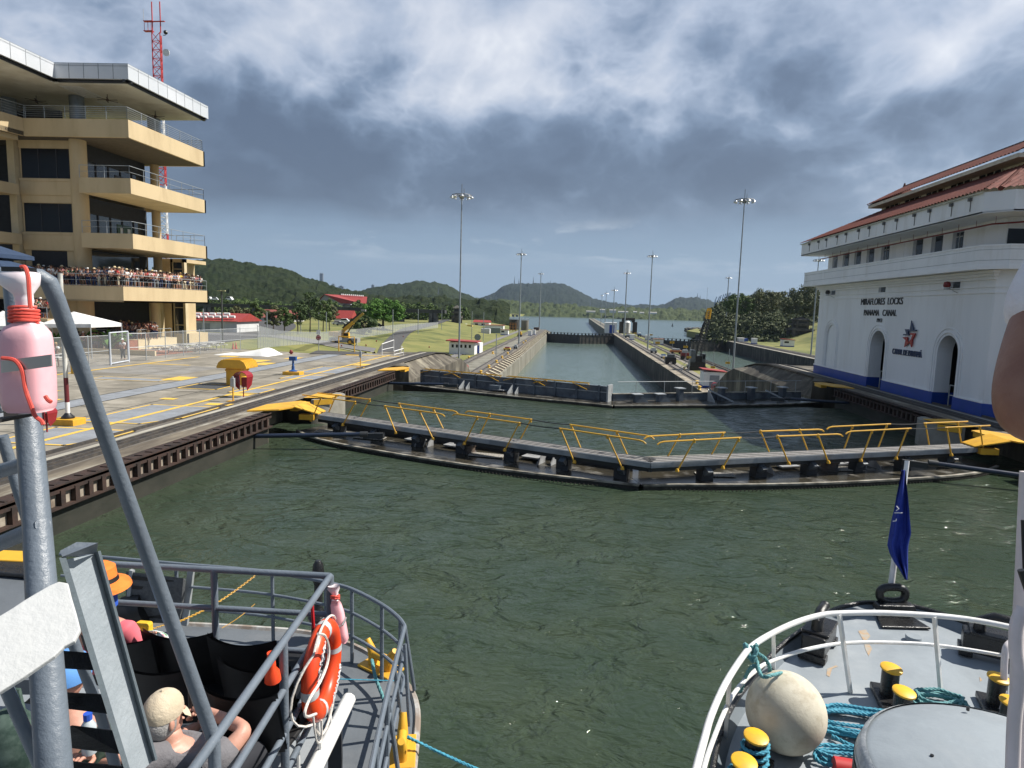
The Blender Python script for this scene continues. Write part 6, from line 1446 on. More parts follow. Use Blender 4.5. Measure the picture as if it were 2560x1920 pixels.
def lerp_px(R, x):
    for (a, ya), (b, yb) in zip(R, R[1:]):
        if x <= b: return ya+(yb-ya)*(x-a)/(b-a)
    return R[-1][1]
def hill(label, R, D, Df, zf, mt, cell, step, rows, back=.4, seed=0, amp=.5):
    mb = MB(); x0, x1 = R[0][0], R[-1][0]; nx = int((x1-x0)/step); vs = []
    for i in range(nx+1):
        px = x0+(x1-x0)*i/nx; py = lerp_px(R, px); d = ray(px, py); dh = V3((d.x, d.y, 0)).normalized(); hr = V3((d.x, d.y, 0)).length
        L = D/ d.dot(_f)*hr; zr = CAM.z+d.z/hr*L
        Lf = L*Df/D
        for j in range(rows+1):
            s = j/rows
            if s <= .8: q_ = s/.8; l = Lf+(L-Lf)*q_; z = zf+(zr-zf)*(q_**.75*(3-2*q_)/1.0 if 0 else sin(q_*pi/2)**1.1)
            else: q_ = (s-.8)/.2; l = L+(L-Lf)*back*q_; z = zr-(zr-zf)*q_*.6
            p = CAM*0+dh*l; v = V3((p.x/cell, p.y/cell, seed)); ds, ps = noise.voronoi(v)
            hgt = (1-min(1, ds[0]*1.15)**2)*cell*amp*(.6+.8*noise.noise(ps[0]*3.3)); vs.append(V3((p.x, p.y, z+hgt-cell*amp*.55+noise.noise(v*2.7)*cell*.12)))
    n = rows+1; mb.add(vs, [(i*n+j, (i+1)*n+j, (i+1)*n+j+1, i*n+j+1) for i in range(nx) for j in range(rows)])
    o = obj('hill', mb, mt, smooth='full'); o['kind'] = 'structure'; return o
hill('', [(380, 668), (440, 655), (480, 655), (538, 650), (587, 656), (636, 663), (711, 673), (740, 684), (769, 698), (798, 705), (821, 714), (868, 726), (900, 731), (960, 745)], 900, 560, -4, FOR1, 13, 1.5, 60)
hill('', [(840, 740), (880, 732), (914, 724), (943, 718), (972, 712), (1015, 707), (1044, 704), (1087, 707), (1112, 713), (1145, 726), (1167, 737), (1200, 748), (1250, 756)], 1900, 1300, -8, FOR2, 20, 1.8, 40)
hill('', [(1180, 752), (1219, 739), (1236, 733), (1254, 718), (1271, 711), (1297, 709), (1340, 709), (1384, 708), (1405, 709), (1418, 715), (1449, 728), (1481, 746), (1514, 754), (1560, 761), (1620, 768)], 4600, 3300, -14, FOR3, 30, 1.6, 40)
hill('', [(1560, 770), (1589, 763), (1614, 760), (1642, 764), (1662, 760), (1687, 747), (1702, 744), (1740, 744), (1773, 750), (1786, 757), (1850, 770)], 4200, 3300, -14, FOR3, 30, 2, 30)
hill('', [(380, 705), (520, 708), (560, 712), (600, 715), (640, 726), (700, 722), (760, 728), (820, 735), (880, 738), (940, 743), (1000, 745), (1080, 742), (1120, 745), (1180, 750), (1245, 752), (1275, 765)], 620, 440, -5, FOR1, 10, 1.6, 44, back=.2, seed=3, amp=.65)
hill('', [(1200, 752), (1232, 748), (1275, 750), (1308, 756), (1351, 757), (1405, 759), (1449, 763), (1480, 768), (1560, 774)], 1850, 1640, -15, forest_mat('forest_shore', (.035, .05, .018), (.055, .07, .025), (.085, .10, .04), .03), 14, 1.3, 26, back=.5, seed=5, amp=.8)
hill('', [(1470, 775), (1500, 772), (1530, 770), (1576, 766), (1600, 770), (1642, 771), (1677, 769), (1715, 771), (1740, 775), (1766, 772), (1800, 772), (1850, 770)], 1800, 1660, -15, MATS.get('x') or bpy.data.materials['forest_shore'], 13, 1.3, 22, back=.5, seed=6, amp=.7)
# slope with big trees behind the right bank: ground plus a dense wood that reads as one mass
R_ = [(1765, 800), (1786, 773), (1799, 760), (1824, 749), (1839, 748), (1854, 752), (1880, 744), (1905, 745), (1930, 738), (1956, 740), (1968, 747), (1994, 738), (2027, 733), (2047, 730), (2120, 723), (2240, 711), (2400, 701)]
hs = hill('', R_, 430, 300, -7, FOR1, 9, 3.0, 40, back=.3, seed=8, amp=.6)
r = random.Random(5); LEAF_S = leaf_mat('leaf_slope', (.055, .072, .030), (.09, .105, .045), (.13, .14, .065)); vs = []; fs = []; me = hs.data; nv = len(me.vertices)
for i in range(5200):
    v = me.vertices[r.randrange(nv)].co+hs.location;
    if v.y > 480: continue
    c = V3(v)+V3((r.uniform(-2, 2), r.uniform(-2, 2), r.uniform(-.5, 1.6))); cr = r.uniform(.9, 2.2)
    for j in range(11):
        d = V3((r.gauss(0, 1), r.gauss(0, 1), r.gauss(0, .7))).normalized(); p = c+d*cr*r.uniform(.5, 1); n = (d+V3((r.uniform(-.5, .5), r.uniform(-.5, .5), r.uniform(0, .8)))).normalized(); a = n.orthogonal().normalized(); b = n.cross(a); l = r.uniform(.35, .9); o = len(vs); vs += [p-a*l, p+b*l*.6, p+a*l, p-b*l*.6]; fs.append((o, o+1, o+2, o+3))
mb = MB(); mb.add(vs, fs); o = stuff(obj('wood', mb, LEAF_S)); tag(o, 'dense dark green wood covering the slope behind the right bank', 'wood')
for i, (px, py, h, rx, mt, lb) in enumerate(((1945, 838, 11, 7.5, LEAF_O, 'round olive bush tree at the foot of the slope left of the old tower'), (1800, 808, 9, 7, LEAF, 'leaning shore tree at the left end of the wooded slope'), (1905, 790, 13, 9, LEAF_O, 'tall pale-limbed tree high on the wooded slope'), (1990, 800, 15, 11, LEAF_S, 'wide green tree on the slope above the old tower'), (1850, 795, 12, 9, LEAF, 'broad green tree on the lower left of the slope'), (2035, 795, 16, 10, LEAF_O, 'tallest olive tree beside the control building corner'))):
    z = (-6.5, -8, 2, 3, -3, 4)[i]; q = gz(px, py+ (0 if i < 2 else 0), z) if i < 2 else gy(px, py, 330); q.z = z if i < 2 else q.z; tree('tree', lb, 'tree', q, h, rx, mt, 100+i, base=.15, clumps=60, per=60, leaf=.5, group='trees on the right slope', low=-.9)
# ------------------------------------------------------------------ trees of the left bank
for i, (px, by, ty, w_, mt, lb) in enumerate(((462, 835, 757, 40, LEAF, 'olive street tree nearest the visitor centre, thin forked trunk'), (598, 828, 765, 46, LEAF_O, 'open-crowned street tree right of the dark twin lamp pole'), (640, 828, 757, 34, LEAF, 'second tree of the street row, rounded top'), (683, 838, 762, 34, LEAF_O, 'third tree of the street row with reddish roof behind'), (711, 838, 765, 34, LEAF, 'fourth tree of the street row, leaning slightly'), (745, 836, 758, 40, LEAF_D, 'fifth tree of the street row, dense and dark'), (775, 833, 734, 50, LEAF_D, 'tallest tree of the street row, dense dark column'), (808, 828, 755, 36, LEAF, 'seventh tree of the street row behind the stop sign'), (824, 826, 757, 36, LEAF_O, 'last tree of the street row, left of the yellow crane'))):
    q = gzt(px, by); k = (q-CAM).dot(_f)/FPX; h = (by-ty)*k; tree('tree', lb, 'tree', q, h, w_*k*.55, mt, 20+i, base=.18, clumps=34, per=56, leaf=.30, group='street trees', tr=.2, rz=h*.40)
q = gzt(958, 822); k = (q-CAM).dot(_f)/FPX; tree('tree', 'large round bright green tree behind the yellow crane boom', 'tree', q, (822-747)*k, 53*k, LEAF_B, 41, base=.2, clumps=120, per=70, leaf=.42, rz=30*k, tr=.5)
q = gzt(910, 836); k = (q-CAM).dot(_f)/FPX; tree('tree', 'low dark bushy tree under the large round tree', 'tree', q, (836-790)*k, 33*k, LEAF_D, 42, base=.1, clumps=60, per=60, leaf=.34, rz=21*k, low=-1)
protoA = None
rt = random.Random(4)
for i in range(34):
    px = 500+i*20+rt.uniform(-8, 8); py = 772+rt.uniform(-8, 10)+i*.25
    if 985 < px < 1010: continue
    q = gy(px, py, 400+rt.uniform(-40, 60)); q.z = -4
    if protoA is None: protoA = tree('tree', 'small roadside tree before the far woodland, leftmost of its row', 'tree', q, 11, 6.5, LEAF, 60, base=.1, clumps=36, per=36, leaf=.7, group='far roadside trees', low=-.9)
    else: dup(protoA, q, rt.uniform(0, 6), 'small roadside tree before the far woodland, %s from the left' % ordn(i), scale=rt.uniform(.7, 1.15))
# ------------------------------------------------------------------ viaduct
VD = 330; t = thing('viaduct', 'long dark railway viaduct on paired piers crossing behind the left bank', 'bridge', (-90, VD, -4))
a, b = gy(330, 752, VD), gy(1112, 777, VD); zt_ = (a.z+b.z)/2
mb = MB(); mb.box(a.x, b.x, VD, VD+5, zt_-1.7, zt_); mb.box(a.x, b.x, VD-.3, VD, zt_-.5, zt_+.15); obj('deck', mb, mat('viaduct_dark', (.075, .078, .08), .8, (.04, .042, .045), .1), t)
for px in (518, 640, 760, 872, 996, 1082):
    for dx in (-1.6, 1.6): q = gy(px, 800, VD); mb = MB(); mb.prism([(q.x+dx-1.1, VD-.6, -7), (q.x+dx+1.1, VD-.6, -7), (q.x+dx*.7+.8, VD, zt_-1.7), (q.x+dx*.7-.8, VD, zt_-1.7)], (0, 4, 0)); obj('pier', mb, mat('pier_grey', (.13, .13, .125), .9, (.06, .06, .06), .4), t)
# ------------------------------------------------------------------ red-roofed buildings of the left bank
def ghut(l, r, top, bot, depth, label, **kw):
    q = gzt((l+r)/2, bot); return hut(l, r, top, bot, q.z, depth, label, **kw)
WHITE2 = mat('wall_white2', (.62, .63, .62), .8, (.5, .5, .5), .3)
A_ = ghut(440, 596, 791, 829, 12, 'long white building with red roof and rows of white arched skylights', name='building', cat='building', wall=WHITE2, pitch=.9, roof_h=1.1, over=.6, wins=0)
q, k = base_scale(518, 829, gzt(518, 829).z)
for row, (py, n) in enumerate(((779, 6), (786, 7))):
    for i in range(n): c = gy(478+i*18-row*5, py+6, q.y+3-row*2.2); mb = MB(); mb.lathe(c+V3((-.8, 0, 0)), [(.35, 0), (.35, 1.5)], 8, axis=(1, 0, 0)); obj('skylight', mb, WHITE, A_)
for i in range(4): c = gz(478+i*30, 826, q.z); mb = MB(); mb.box(c.x-.8, c.x+.8, q.y-.08, q.y, q.z+.1, q.z+2.2); obj('shutter', mb, mat('shutter_grey', (.35, .36, .36), .7), A_)
ghut(640, 732, 782, 803, 12, 'building with faded red roof half hidden by the street trees', name='building', cat='building', wall=WHITE2, roof=mat('faded_red', (.30, .09, .07), .8), pitch=1.2, roof_h=2.0, over=.8); ghut(835, 875, 785, 806, 8, 'small red-roofed gatehouse with cars in front, left of the round tree', name='gatehouse', cat='building', wall=WHITE2, pitch=1.6, roof_h=2.0, over=.8)
ghut(845, 875, 777, 792, 8, 'red roof peeking over the gatehouse', name='building', cat='building', wall=WHITE2, pitch=1.2, roof_h=1.5)
q = gy(860, 785, 400); k = (q-CAM).dot(_f)/FPX; L_ = (795-860)*k; t = thing('hangar', 'big grey hangar with wide bright red roof above the viaduct', 'building', q); zb_h = -4; z1 = gy(860, 756, 400).z; z2 = gy(860, 742, 400).z; x0, x1 = gy(797, 760, 400).x, gy(917, 760, 400).x; xm = gy(857, 760, 400).x
mb = MB(); mb.prism([(x0, 400, zb_h), (xm, 400, zb_h), (xm, 400, z1), ((x0+xm)/2-4, 400, z2+1), (x0, 400, z1)], (0, 30, 0)); mb.box(xm, x1-2, 402, 428, zb_h, z1-1.5); obj('wall', mb, mat('hangar_grey', (.33, .34, .36), .7), t)
mb = MB(); mb.add([(xm-1, 399, z1-.6), (x1, 399, z1-.9), (x1-5, 416, z2+.6), ((x0+xm)/2-2, 416, z2+1.4), ((x0+xm)/2-4, 399, z2+1.3)], [(0, 1, 2, 3, 4)]); mb.add([(x0-1, 399, z1), ((x0+xm)/2-4, 399, z2+1.3), ((x0+xm)/2-2, 430, z2+1.4), (x0-1, 430, z1)], [(0, 1, 2, 3)]); obj('roof', mb, REDROOF, t)
for i in range(12): mb = MB(); x = (x0+xm)/2+2+i*(x1-8-(x0+xm)/2)/12; mb.lathe((x, 414, z2+1.2-i*.05), [(.5, 0), (.5, .5), (.2, .9)], 8); obj('vent', mb, WHITE, t)
# far white buildings across the bay, city towers, radio masts, port cranes
for i, (l, r, tp, bt, D) in enumerate(((1466, 1488, 777, 781, 1700), (1500, 1512, 773, 782, 1700), (1524, 1540, 774, 782, 1700), (1546, 1570, 778, 782, 1690), (1584, 1592, 778, 782, 1690), (1600, 1610, 780, 784, 1690), (1622, 1642, 780, 785, 1690))):
    a, b = gy(l, bt, D), gy(r, tp, D); t = thing('waterfront_building', 'small white building among trees across the bay, %s from the left' % ordn(i), 'building', (a.x, D, a.z), group='white buildings across the bay'); mb = MB(); mb.box(a.x, b.x, D, D+12, a.z, b.z-2); obj('wall', mb, WHITE2, t); mb = MB(); mb.prism([(a.x-1, D-1, b.z-2), (a.x-1, D+6, b.z), (a.x-1, D+13, b.z-2)], (b.x-a.x+2, 0, 0)); obj('roof', mb, mat('pale_roof', (.34, .33, .31), .7), t)
CT = mat('city_tower', (.16, .18, .20), .5, (.1, .11, .13), .02)
for i, (l, r, tp, lb) in enumerate(((799.5, 802.2, 684, 'left shaft of the tall twin city tower on the ridge'), (803.5, 806.5, 684, 'right shaft of the tall twin city tower on the ridge'), (846, 858, 716, 'broad pale city block right of the first hill'), (829, 836, 711, 'small city block beside the dark tree on the first hill'), (928, 935, 713, 'slim city block left of the second hill'))):
    D = 5200; a, b = gy(l, 760, D), gy(r, tp, D); t = thing('city_tower', lb, 'tower', (a.x, D, 0), group='distant city towers'); mb = MB(); mb.box(a.x, b.x, D, D+20, -14, b.z); obj('wall', mb, CT, t); mb = MB(); mb.box(a.x+(b.x-a.x)*.3, b.x-(b.x-a.x)*.3, D+2, D+14, b.z, b.z+6); obj('roof_block', mb, CT, t)
for i, (px, by, ty, D) in enumerate(((1096, 736, 718, 1500), (1286, 712, 691, 4400), (1289, 748, 737, 2500), (1297, 712, 697, 4400), (1333, 712, 692, 4400), (1376, 712, 702, 4400), (1476, 762, 750, 3000), (1743, 748, 733, 4100), (1750, 748, 738, 4100))):
    a, b = gy(px, by, D), gy(px, ty, D); w_ = D*.0011; t = thing('radio_mast', 'faint distant radio mast on the hills, %s from the left' % ordn(i), 'mast', a, group='distant radio masts'); mb = MB(); mb.lathe(a, [(w_, 0), (w_*.35, (b.z-a.z)*.7), (w_*.15, b.z-a.z)], 5); obj('shaft', mb, CT, t)
for i, px in enumerate((1786, 1793, 1797, 1803, 1808, 1812, 1817, 1820)):
    D = 3000; a = gy(px, 768, D); b = gy(px+2, 752, D); c = gy(px+6, (742, 741, 738, 736, 734, 733, 732, 731)[i], D); t = thing('port_crane', 'tiny blue harbour crane behind the wooded slope, %s from the left' % ordn(i), 'crane', a, group='harbour cranes'); mb = MB(); mb.beam(a, b, 4, 4); mb.beam(a+V3((9, 0, 0)), b+V3((9, 0, 0)), 4, 4); obj('frame', mb, mat('crane_blue', (.05, .10, .2), .6), t); mb = MB(); mb.beam(b, c, 3, 3); obj('boom', mb, MATS['crane_blue'], t)
# banks of rock and jetty where the left bank meets the bay
def rocks(pts, w_, n, label, z=-13.9, h=3):
    rr = random.Random(3); mb = MB(); P = [V3(p) for p in pts]
    for i in range(n):
        s = rr.random()*(len(P)-1); j = int(s); p = P[j].lerp(P[j+1], s-j); mb.ball(p+V3((rr.uniform(-w_, w_), rr.uniform(-w_, w_), rr.uniform(-h*.6, h*.5))), rr.uniform(1.2, 2.6), 6, 4, (1, rr.uniform(.7, 1.2), .7))
    o = stuff(obj('rocks', mb, mat('rock', (.13, .12, .10), .95, (.06, .055, .05), .2))); tag(o, label, 'rocks')
rocks([gz(1175, 806, -12), gz(1215, 800, -12), gz(1245, 797, -12)], 5, 260, 'rock bank of the left shore running into the bay'); rocks([gz(1722, 826, -12), gz(1745, 824, -12), gz(1790, 838, -11)], 4, 200, 'rock point below the wooded slope on the right')
m_ = MB(); P = [gz(1100, 832, -9), gz(1175, 806, -9), gz(1248, 796, -9), gz(1230, 790, -9), gz(1100, 790, -9)]; m_.prism(P, (0, 0, -6)); struct(obj('ground', m_, GRASS)); m_ = MB(); P = [gz(1717, 827, -10), gz(1760, 817, -10), gz(1830, 822, -8), gz(1830, 845, -8)]; m_.prism(P, (0, 0, -7)); struct(obj('ground', m_, GRASS))
a, b = gz(1226, 786, -11), gz(1280, 790, -11); t = thing('jetty', 'dark low jetty with piers on the far left shore', 'jetty', a); mb = MB(); mb.box(a.x, b.x, a.y, a.y+25, -11.5, -9.5); obj('deck', mb, mat('jetty_dark', (.07, .07, .075), .8), t)
for i in range(6): x = a.x+(b.x-a.x)*(i+.5)/6; mb = MB(); mb.box(x-2, x+2, a.y-1, a.y+8, -16, -9.3); obj('pile_cap', mb, MATS['jetty_dark'], t)
q = gy(1256, 782, 900); k = (q-CAM).dot(_f)/FPX; t = thing('harbour_crane', 'yellow upright harbour crane on the far left shore', 'crane', q); mb = MB(); mb.prism([q+V3((-1.8, 0, 0)), q+V3((1.8, 0, 0)), q+V3((.9, 0, 23*k)), q+V3((-.9, 0, 23*k))], (0, 2, 0)); obj('tower', mb, YEL, t); mb = MB(); mb.cbox(q+V3((-1.4, 0, 20*k)), (1.6, 2, 2)); mb.beam(q+V3((.5, 0, 12*k)), q+V3((8, 0, 3)), .25, .25); obj('cab', mb, YEL, t)
# ------------------------------------------------------------------ vehicles
def car(loc, rz, label, mt, s=1.0, tall=1.0, name='parked_car', cat='car'):
    t = thing(name, label, cat, (0, 0, 0), group='parked vehicles')
    mb = MB(); prof = [(-2.15, .35), (-2.2, .8), (-1.5, .95*tall), (-.95, 1.42*tall), (.95, 1.45*tall), (1.6, .98*tall), (2.15, .85), (2.2, .35)]; mb.prism([(x, -.85, z) for x, z in prof], (0, 1.7, 0)); obj('body', mb, mt, t, bevel=.05)
    for sy in (-.87, .87): mb = MB(); mb.prism([(-1.35, sy, .95*tall), (-.9, sy, 1.34*tall), (.9, sy, 1.36*tall), (1.4, sy, .98*tall)], (0, .02 if sy > 0 else -.02, 0)); obj('side_window', mb, GLASS, t)
    for x in (-1.35, 1.35):
        for y in (-.8, .8): mb = MB(); mb.lathe((x, y-.1, .33), [(.33, 0), (.33, .2)], 12, axis=(0, 1, 0)); obj('wheel', mb, BLACK, t)
    t.location = loc; t.rotation_euler = (0, 0, rz); t.scale = (s,)*3; return t
CW = mat('car_white', (.75, .76, .77), .3, coat=.4); CS = mat('car_silver', (.4, .41, .42), .3); CBK = mat('car_dark', (.03, .03, .035), .3)
for i, (px, py, mt, lb, s, tl) in enumerate(((843, 812, CW, 'white car parked left before the red gatehouse', 1, 1.1), (853, 814, CS, 'silver car parked nearest the gatehouse door', 1, 1), (861, 809, CW, 'white van behind the silver car by the gatehouse', 1.1, 1.4), (523, 748, CW, 'white van at the left of the far roadside', 1.0, 1.4), (537, 749, CW, 'second white van on the far roadside', 1.0, 1.4), (574, 750, CW, 'white bus under the far trees', 1.2, 1.5), (941, 818, CBK, 'dark car under the round green tree', 1.1, 1))):
    q = gzt(px, py) if py > 780 else V3((gy(px, py, 395).x, 395, -2));
    if py < 780: q.z = gy(px, py, 395).z-.5
    car(q, rt.uniform(-.3, .3), lb, mt, s, tl)
# yellow mobile crane on the grass
q = gzt(858, 861); k = (q-CAM).dot(_f)/FPX; S = k/.09; t = thing('mobile_crane', 'yellow mobile crane with raised telescopic boom parked by the long fence', 'crane', q)
def P_(px, py, dy=0): p = gy(px, py, q.y+dy); return p
mb = MB(); a, b = P_(823, 858), P_(893, 846); mb.box(a.x, b.x, q.y, q.y+2.4, a.z+.35, b.z); mb.box(a.x+1, b.x-.5, q.y-.15, q.y, a.z+.5, b.z-.2); obj('chassis', mb, mat('crane_grey', (.30, .30, .28), .6), t)
for px in (834, 838.5+37):
    for dy in (-.1, 2.0): c = P_(px, 856); mb = MB(); mb.lathe((c.x, q.y+dy-.2, q.z+.72), [(.72, 0), (.76, .1), (.76, .5), (.72, .6)], 16, axis=(0, 1, 0)); w_ = obj('wheel', mb, BLACK, t); mb = MB(); mb.lathe((c.x, q.y+dy-.26, q.z+.72), [(.36, 0), (.36, .1)], 12, axis=(0, 1, 0)); obj('rim', mb, YEL, w_)
mb = MB(); pp = [P_(821, 829), P_(845, 830), P_(862, 842), P_(872, 845), P_(858, 849), P_(838, 843), P_(821, 839)]; mb.prism([V3((p.x, q.y+.3, p.z)) for p in pp], (0, 1.8, 0)); obj('superstructure', mb, YEL, t)
mb = MB(); a, b = P_(857, 845), P_(871, 832); mb.box(a.x, b.x, q.y+.1, q.y+1.1, a.z, b.z); c_ = obj('cab', mb, YEL, t, bevel=.05); mb = MB(); mb.box(a.x+.15, b.x-.15, q.y+.05, q.y+.1, a.z+.5, b.z-.15); obj('cab_window', mb, GLASS, c_)
mb = MB(); a, b = P_(841, 839), P_(880, 806); mb.beam(V3((a.x, q.y+1, a.z)), V3((b.x, q.y+1, b.z)), .75, .8); bm = obj('boom', mb, YEL, t); mb = MB(); c = P_(905, 783); mb.beam(V3((b.x, q.y+1, b.z)), V3((c.x, q.y+1, c.z)), .5, .55); obj('boom_extension', mb, mat('boom_yellow', (.50, .32, .05), .6), bm)
mb = MB(); u_ = V3((c.x-a.x, 0, c.z-a.z)); n_ = V3((-u_.z, 0, u_.x)).normalized(); mb.beam(V3((a.x, q.y+1, a.z))+n_*.62+u_*.25, V3((c.x, q.y+1, c.z))+n_*.5-u_*.05, .35, .4); obj('jib', mb, BLACK, bm); mb = MB(); d = P_(906, 776); mb.cbox(V3((d.x, q.y+1, d.z)), (1.1, .6, .5)); obj('boom_head', mb, mat('crane_grey', (.3, .3, .28)), bm)
mb = MB(); mb.cyl(V3((P_(861, 838).x, q.y+1, P_(861, 838).z)), V3((P_(879, 813).x, q.y+1, P_(879, 813).z)), .16, 8); obj('lift_cylinder', mb, BLACK, t)
for px in (821, 893): c = P_(px, 861); mb = MB(); mb.cbox(V3((c.x, q.y-.3, q.z+.5)), (.2, .3, 1.0)); mb.cbox(V3((c.x, q.y-.3, q.z+.06)), (.6, .6, .1)); obj('outrigger', mb, GALV, t)
# black crawler crane on the centre wall
q = gz(1740, 926, ZL+.08); k = (q-CAM).dot(_f)/FPX; t = thing('crawler_crane', 'black lattice boom crane with yellow tip standing on the centre wall', 'crane', q)
def Q_(px, py): return gy(px, py, q.y+1.2)
for dy in (0, 2.6): mb = MB(); a, b = Q_(1719, 926), Q_(1765, 912); mb.prism([(a.x+x, q.y+dy, q.z+z_) for x, z_ in ((.3, 0), (b.x-a.x-.3, 0), (b.x-a.x, .5), (b.x-a.x-.3, 1.0), (.3, 1.0), (0, .5))], (0, .7, 0)); obj('track', mb, BLACK, t)
mb = MB(); a, b = Q_(1724, 912), Q_(1762, 905); mb.box(a.x, b.x, q.y+.2, q.y+3, a.z-.2, b.z); obj('undercarriage', mb, BLACK, t)
CRG = mat('crane_body', (.11, .125, .135), .5, (.07, .08, .085), 1)
mb = MB(); a, b = Q_(1725, 906), Q_(1738, 875); mb.box(a.x, b.x, q.y+.2, q.y+2.8, a.z, b.z); obj('house', mb, CRG, t, bevel=.08); mb = MB(); a, b = Q_(1738, 906), Q_(1762, 890); mb.box(a.x, b.x, q.y+.6, q.y+2.8, a.z, b.z); obj('machinery', mb, BLACK, t); mb = MB(); a, b = Q_(1753, 904), Q_(1762, 884); mb.box(a.x, b.x, q.y+.0, q.y+1.2, a.z, b.z); c_ = obj('cab', mb, CRG, t); mb = MB(); mb.box(a.x+.1, b.x-.1, q.y-.05, q.y, a.z+.7, b.z-.15); obj('cab_window', mb, GLASS, c_)
def lattice(a, b, w_, n, r_):
    mb = MB(); d = (b-a).normalized(); s_ = V3((0, 1, 0)); u_ = d.cross(s_).normalized(); c4 = [(s_*i+u_*j)*w_/2 for i, j in ((-1, -1), (1, -1), (1, 1), (-1, 1))]
    for c in c4: mb.cyl(a+c, b+c, r_, 4)
    for i in range(n):
        p, q2 = a.lerp(b, i/n), a.lerp(b, (i+1)/n)
        for j in range(4): mb.cyl(p+c4[j], q2+c4[(j+1) % 4], r_*.6, 4)
    return mb
a, b, c = Q_(1743, 900), Q_(1769, 797), Q_(1773, 774); bm = obj('boom', lattice(a, b, .95, 15, .075), BLACK, t); obj('boom_tip', lattice(b, c, .8, 5, .09), YEL, bm); mb = MB(); mb.cbox(c, (.8, .6, .7)); obj('sheave_head', mb, YEL, bm)
mb = MB()
for o_ in (-.5, .5): mb.cyl(Q_(1730, 878)+V3((0, o_, 0)), Q_(1766, 800)+V3((0, o_, 0)), .035, 4); mb.cyl(Q_(1748, 842)+V3((0, o_, 0)), Q_(1760, 808)+V3((0, o_, 0)), .1, 4)
mb.cyl(Q_(1754, 838), Q_(1727, 905), .03, 4); obj('pendant_line', mb, BLACK, t)
# odd machines on the centre wall
def machine(l, r, tp, bt, label, mt, mt2, name='machine', cat='machine', depth=1.8):
    q, k = base_scale((l+r)/2, bt, ZL+.08); w_ = (r-l)*k; h = (bt-tp)*k; t = thing(name, label, cat, q)
    mb = MB(); mb.box(q.x-w_/2, q.x+w_/2, q.y, q.y+depth, q.z+h*.25, q.z+h*.7); obj('body', mb, mt, t, bevel=.04); mb = MB(); mb.box(q.x-w_*.3, q.x+w_*.35, q.y+.2, q.y+depth-.2, q.z+h*.7, q.z+h); obj('upper_body', mb, mt2, t, bevel=.04)
    for sx in (-.32, .32): mb = MB(); mb.lathe((q.x+sx*w_, q.y-.05, q.z+h*.22), [(h*.22, 0), (h*.22, .25)], 10, axis=(0, 1, 0)); obj('wheel', mb, BLACK, t)
machine(1663, 1690, 886, 911, 'dark generator trailer on the grass left of the crane', BLACK, CRG, 'generator', 'generator'); machine(1676, 1704, 872, 885, 'orange wheeled machine behind the generator', mat('machine_orange', (.45, .15, .05), .6), GALV, 'loader', 'loader'); machine(1651, 1667, 886, 896, 'small white and blue utility cart', WHITE, mat('cart_blue', (.05, .12, .25), .5), 'utility_cart', 'cart'); machine(1626, 1642, 870, 883, 'pale grey tank unit by the centre wall mast', GALV, GALV, 'tank_unit', 'tank'); machine(1703, 1722, 875, 900, 'cluttered red and white pump unit next to the crane', mat('hydrant_red', (.2, .02, .02)), GALV, 'pump_unit', 'pump'); machine(1594, 1603, 832, 842, 'blue and white pickup near the arch', MATS['cart_blue'], WHITE, 'pickup', 'truck'); machine(1562, 1576, 836, 845, 'grey tracked unit beside the arch', CRG, GALV, 'tracked_unit', 'machine'); machine(1294, 1304, 829, 842, 'yellow towing unit near the left bank mast', YEL, YEL, 'towing_unit', 'machine'); machine(1258, 1276, 868, 877, 'low yellow and red valve machine on the left grass', YEL_L, MATS['hydrant_red'], 'valve_machine', 'machine'); machine(1284, 1293, 862, 872, 'small grey generator box on the left grass', GALV, GALV, 'generator_box', 'generator')
q = gz(1718, 928, ZL+.1); t = thing('metal_stairs', 'small grey metal stairs left of the crawler crane', 'stairs', q); mb = MB()
for i in range(5): mb.cbox(q+V3((-.3*i, 0, 1.5-.3*i)), (.3, .9, .04))
obj('treads', mb, GALV, t); mb = MB()
for sy in (-.45, .45): mb.cyl(q+V3((.2, sy, 1.6)), q+V3((-1.3, sy, .1)), .04, 5); mb.cyl(q+V3((.2, sy, 2.5)), q+V3((-1.3, sy, 1.0)), .03, 5); mb.cyl(q+V3((.2, sy, 0)), q+V3((.2, sy, 2.5)), .04, 5); mb.cyl(q+V3((-1.3, sy, 0)), q+V3((-1.3, sy, 1.0)), .04, 5)
obj('handrails', mb, GALV, t)
# channel marker in the bay
q = gz(1681, 816, ZS-.5); t = thing('channel_marker', 'small black and white marker standing in the bay', 'buoy', q); mb = MB(); mb.lathe(q, [(1.6, 0), (1.6, 1.2), (.5, 1.5), (.5, 4)], 10); obj('float', mb, BLACK, t); mb = MB(); mb.cbox(q+V3((0, 0, 4.6)), (1.4, 1.4, 1.2)); obj('topmark', mb, WHITE, t)
# haze: even thin air from the camera to the far hills
mb = MB(); mb.box(-5200, 5200, -200, 6200, -30, 420); hz_ = obj('haze', mb, None); hz_['kind'] = 'stuff'; hz_['label'] = 'thin bluish haze over the bay and hills'; hz_['category'] = 'haze'
hm = bpy.data.materials.new('haze'); hm.use_nodes = True; nt = hm.node_tree; nt.nodes.clear(); pv = nt.nodes.new('ShaderNodeVolumePrincipled'); ou = nt.nodes.new('ShaderNodeOutputMaterial'); nt.links.new(pv.outputs[0], ou.inputs['Volume']); pv.inputs['Density'].default_value = 4.6e-5; pv.inputs['Color'].default_value = (.55, .72, .95, 1); pv.inputs['Anisotropy'].default_value = .2
hz_.data.materials.append(hm)
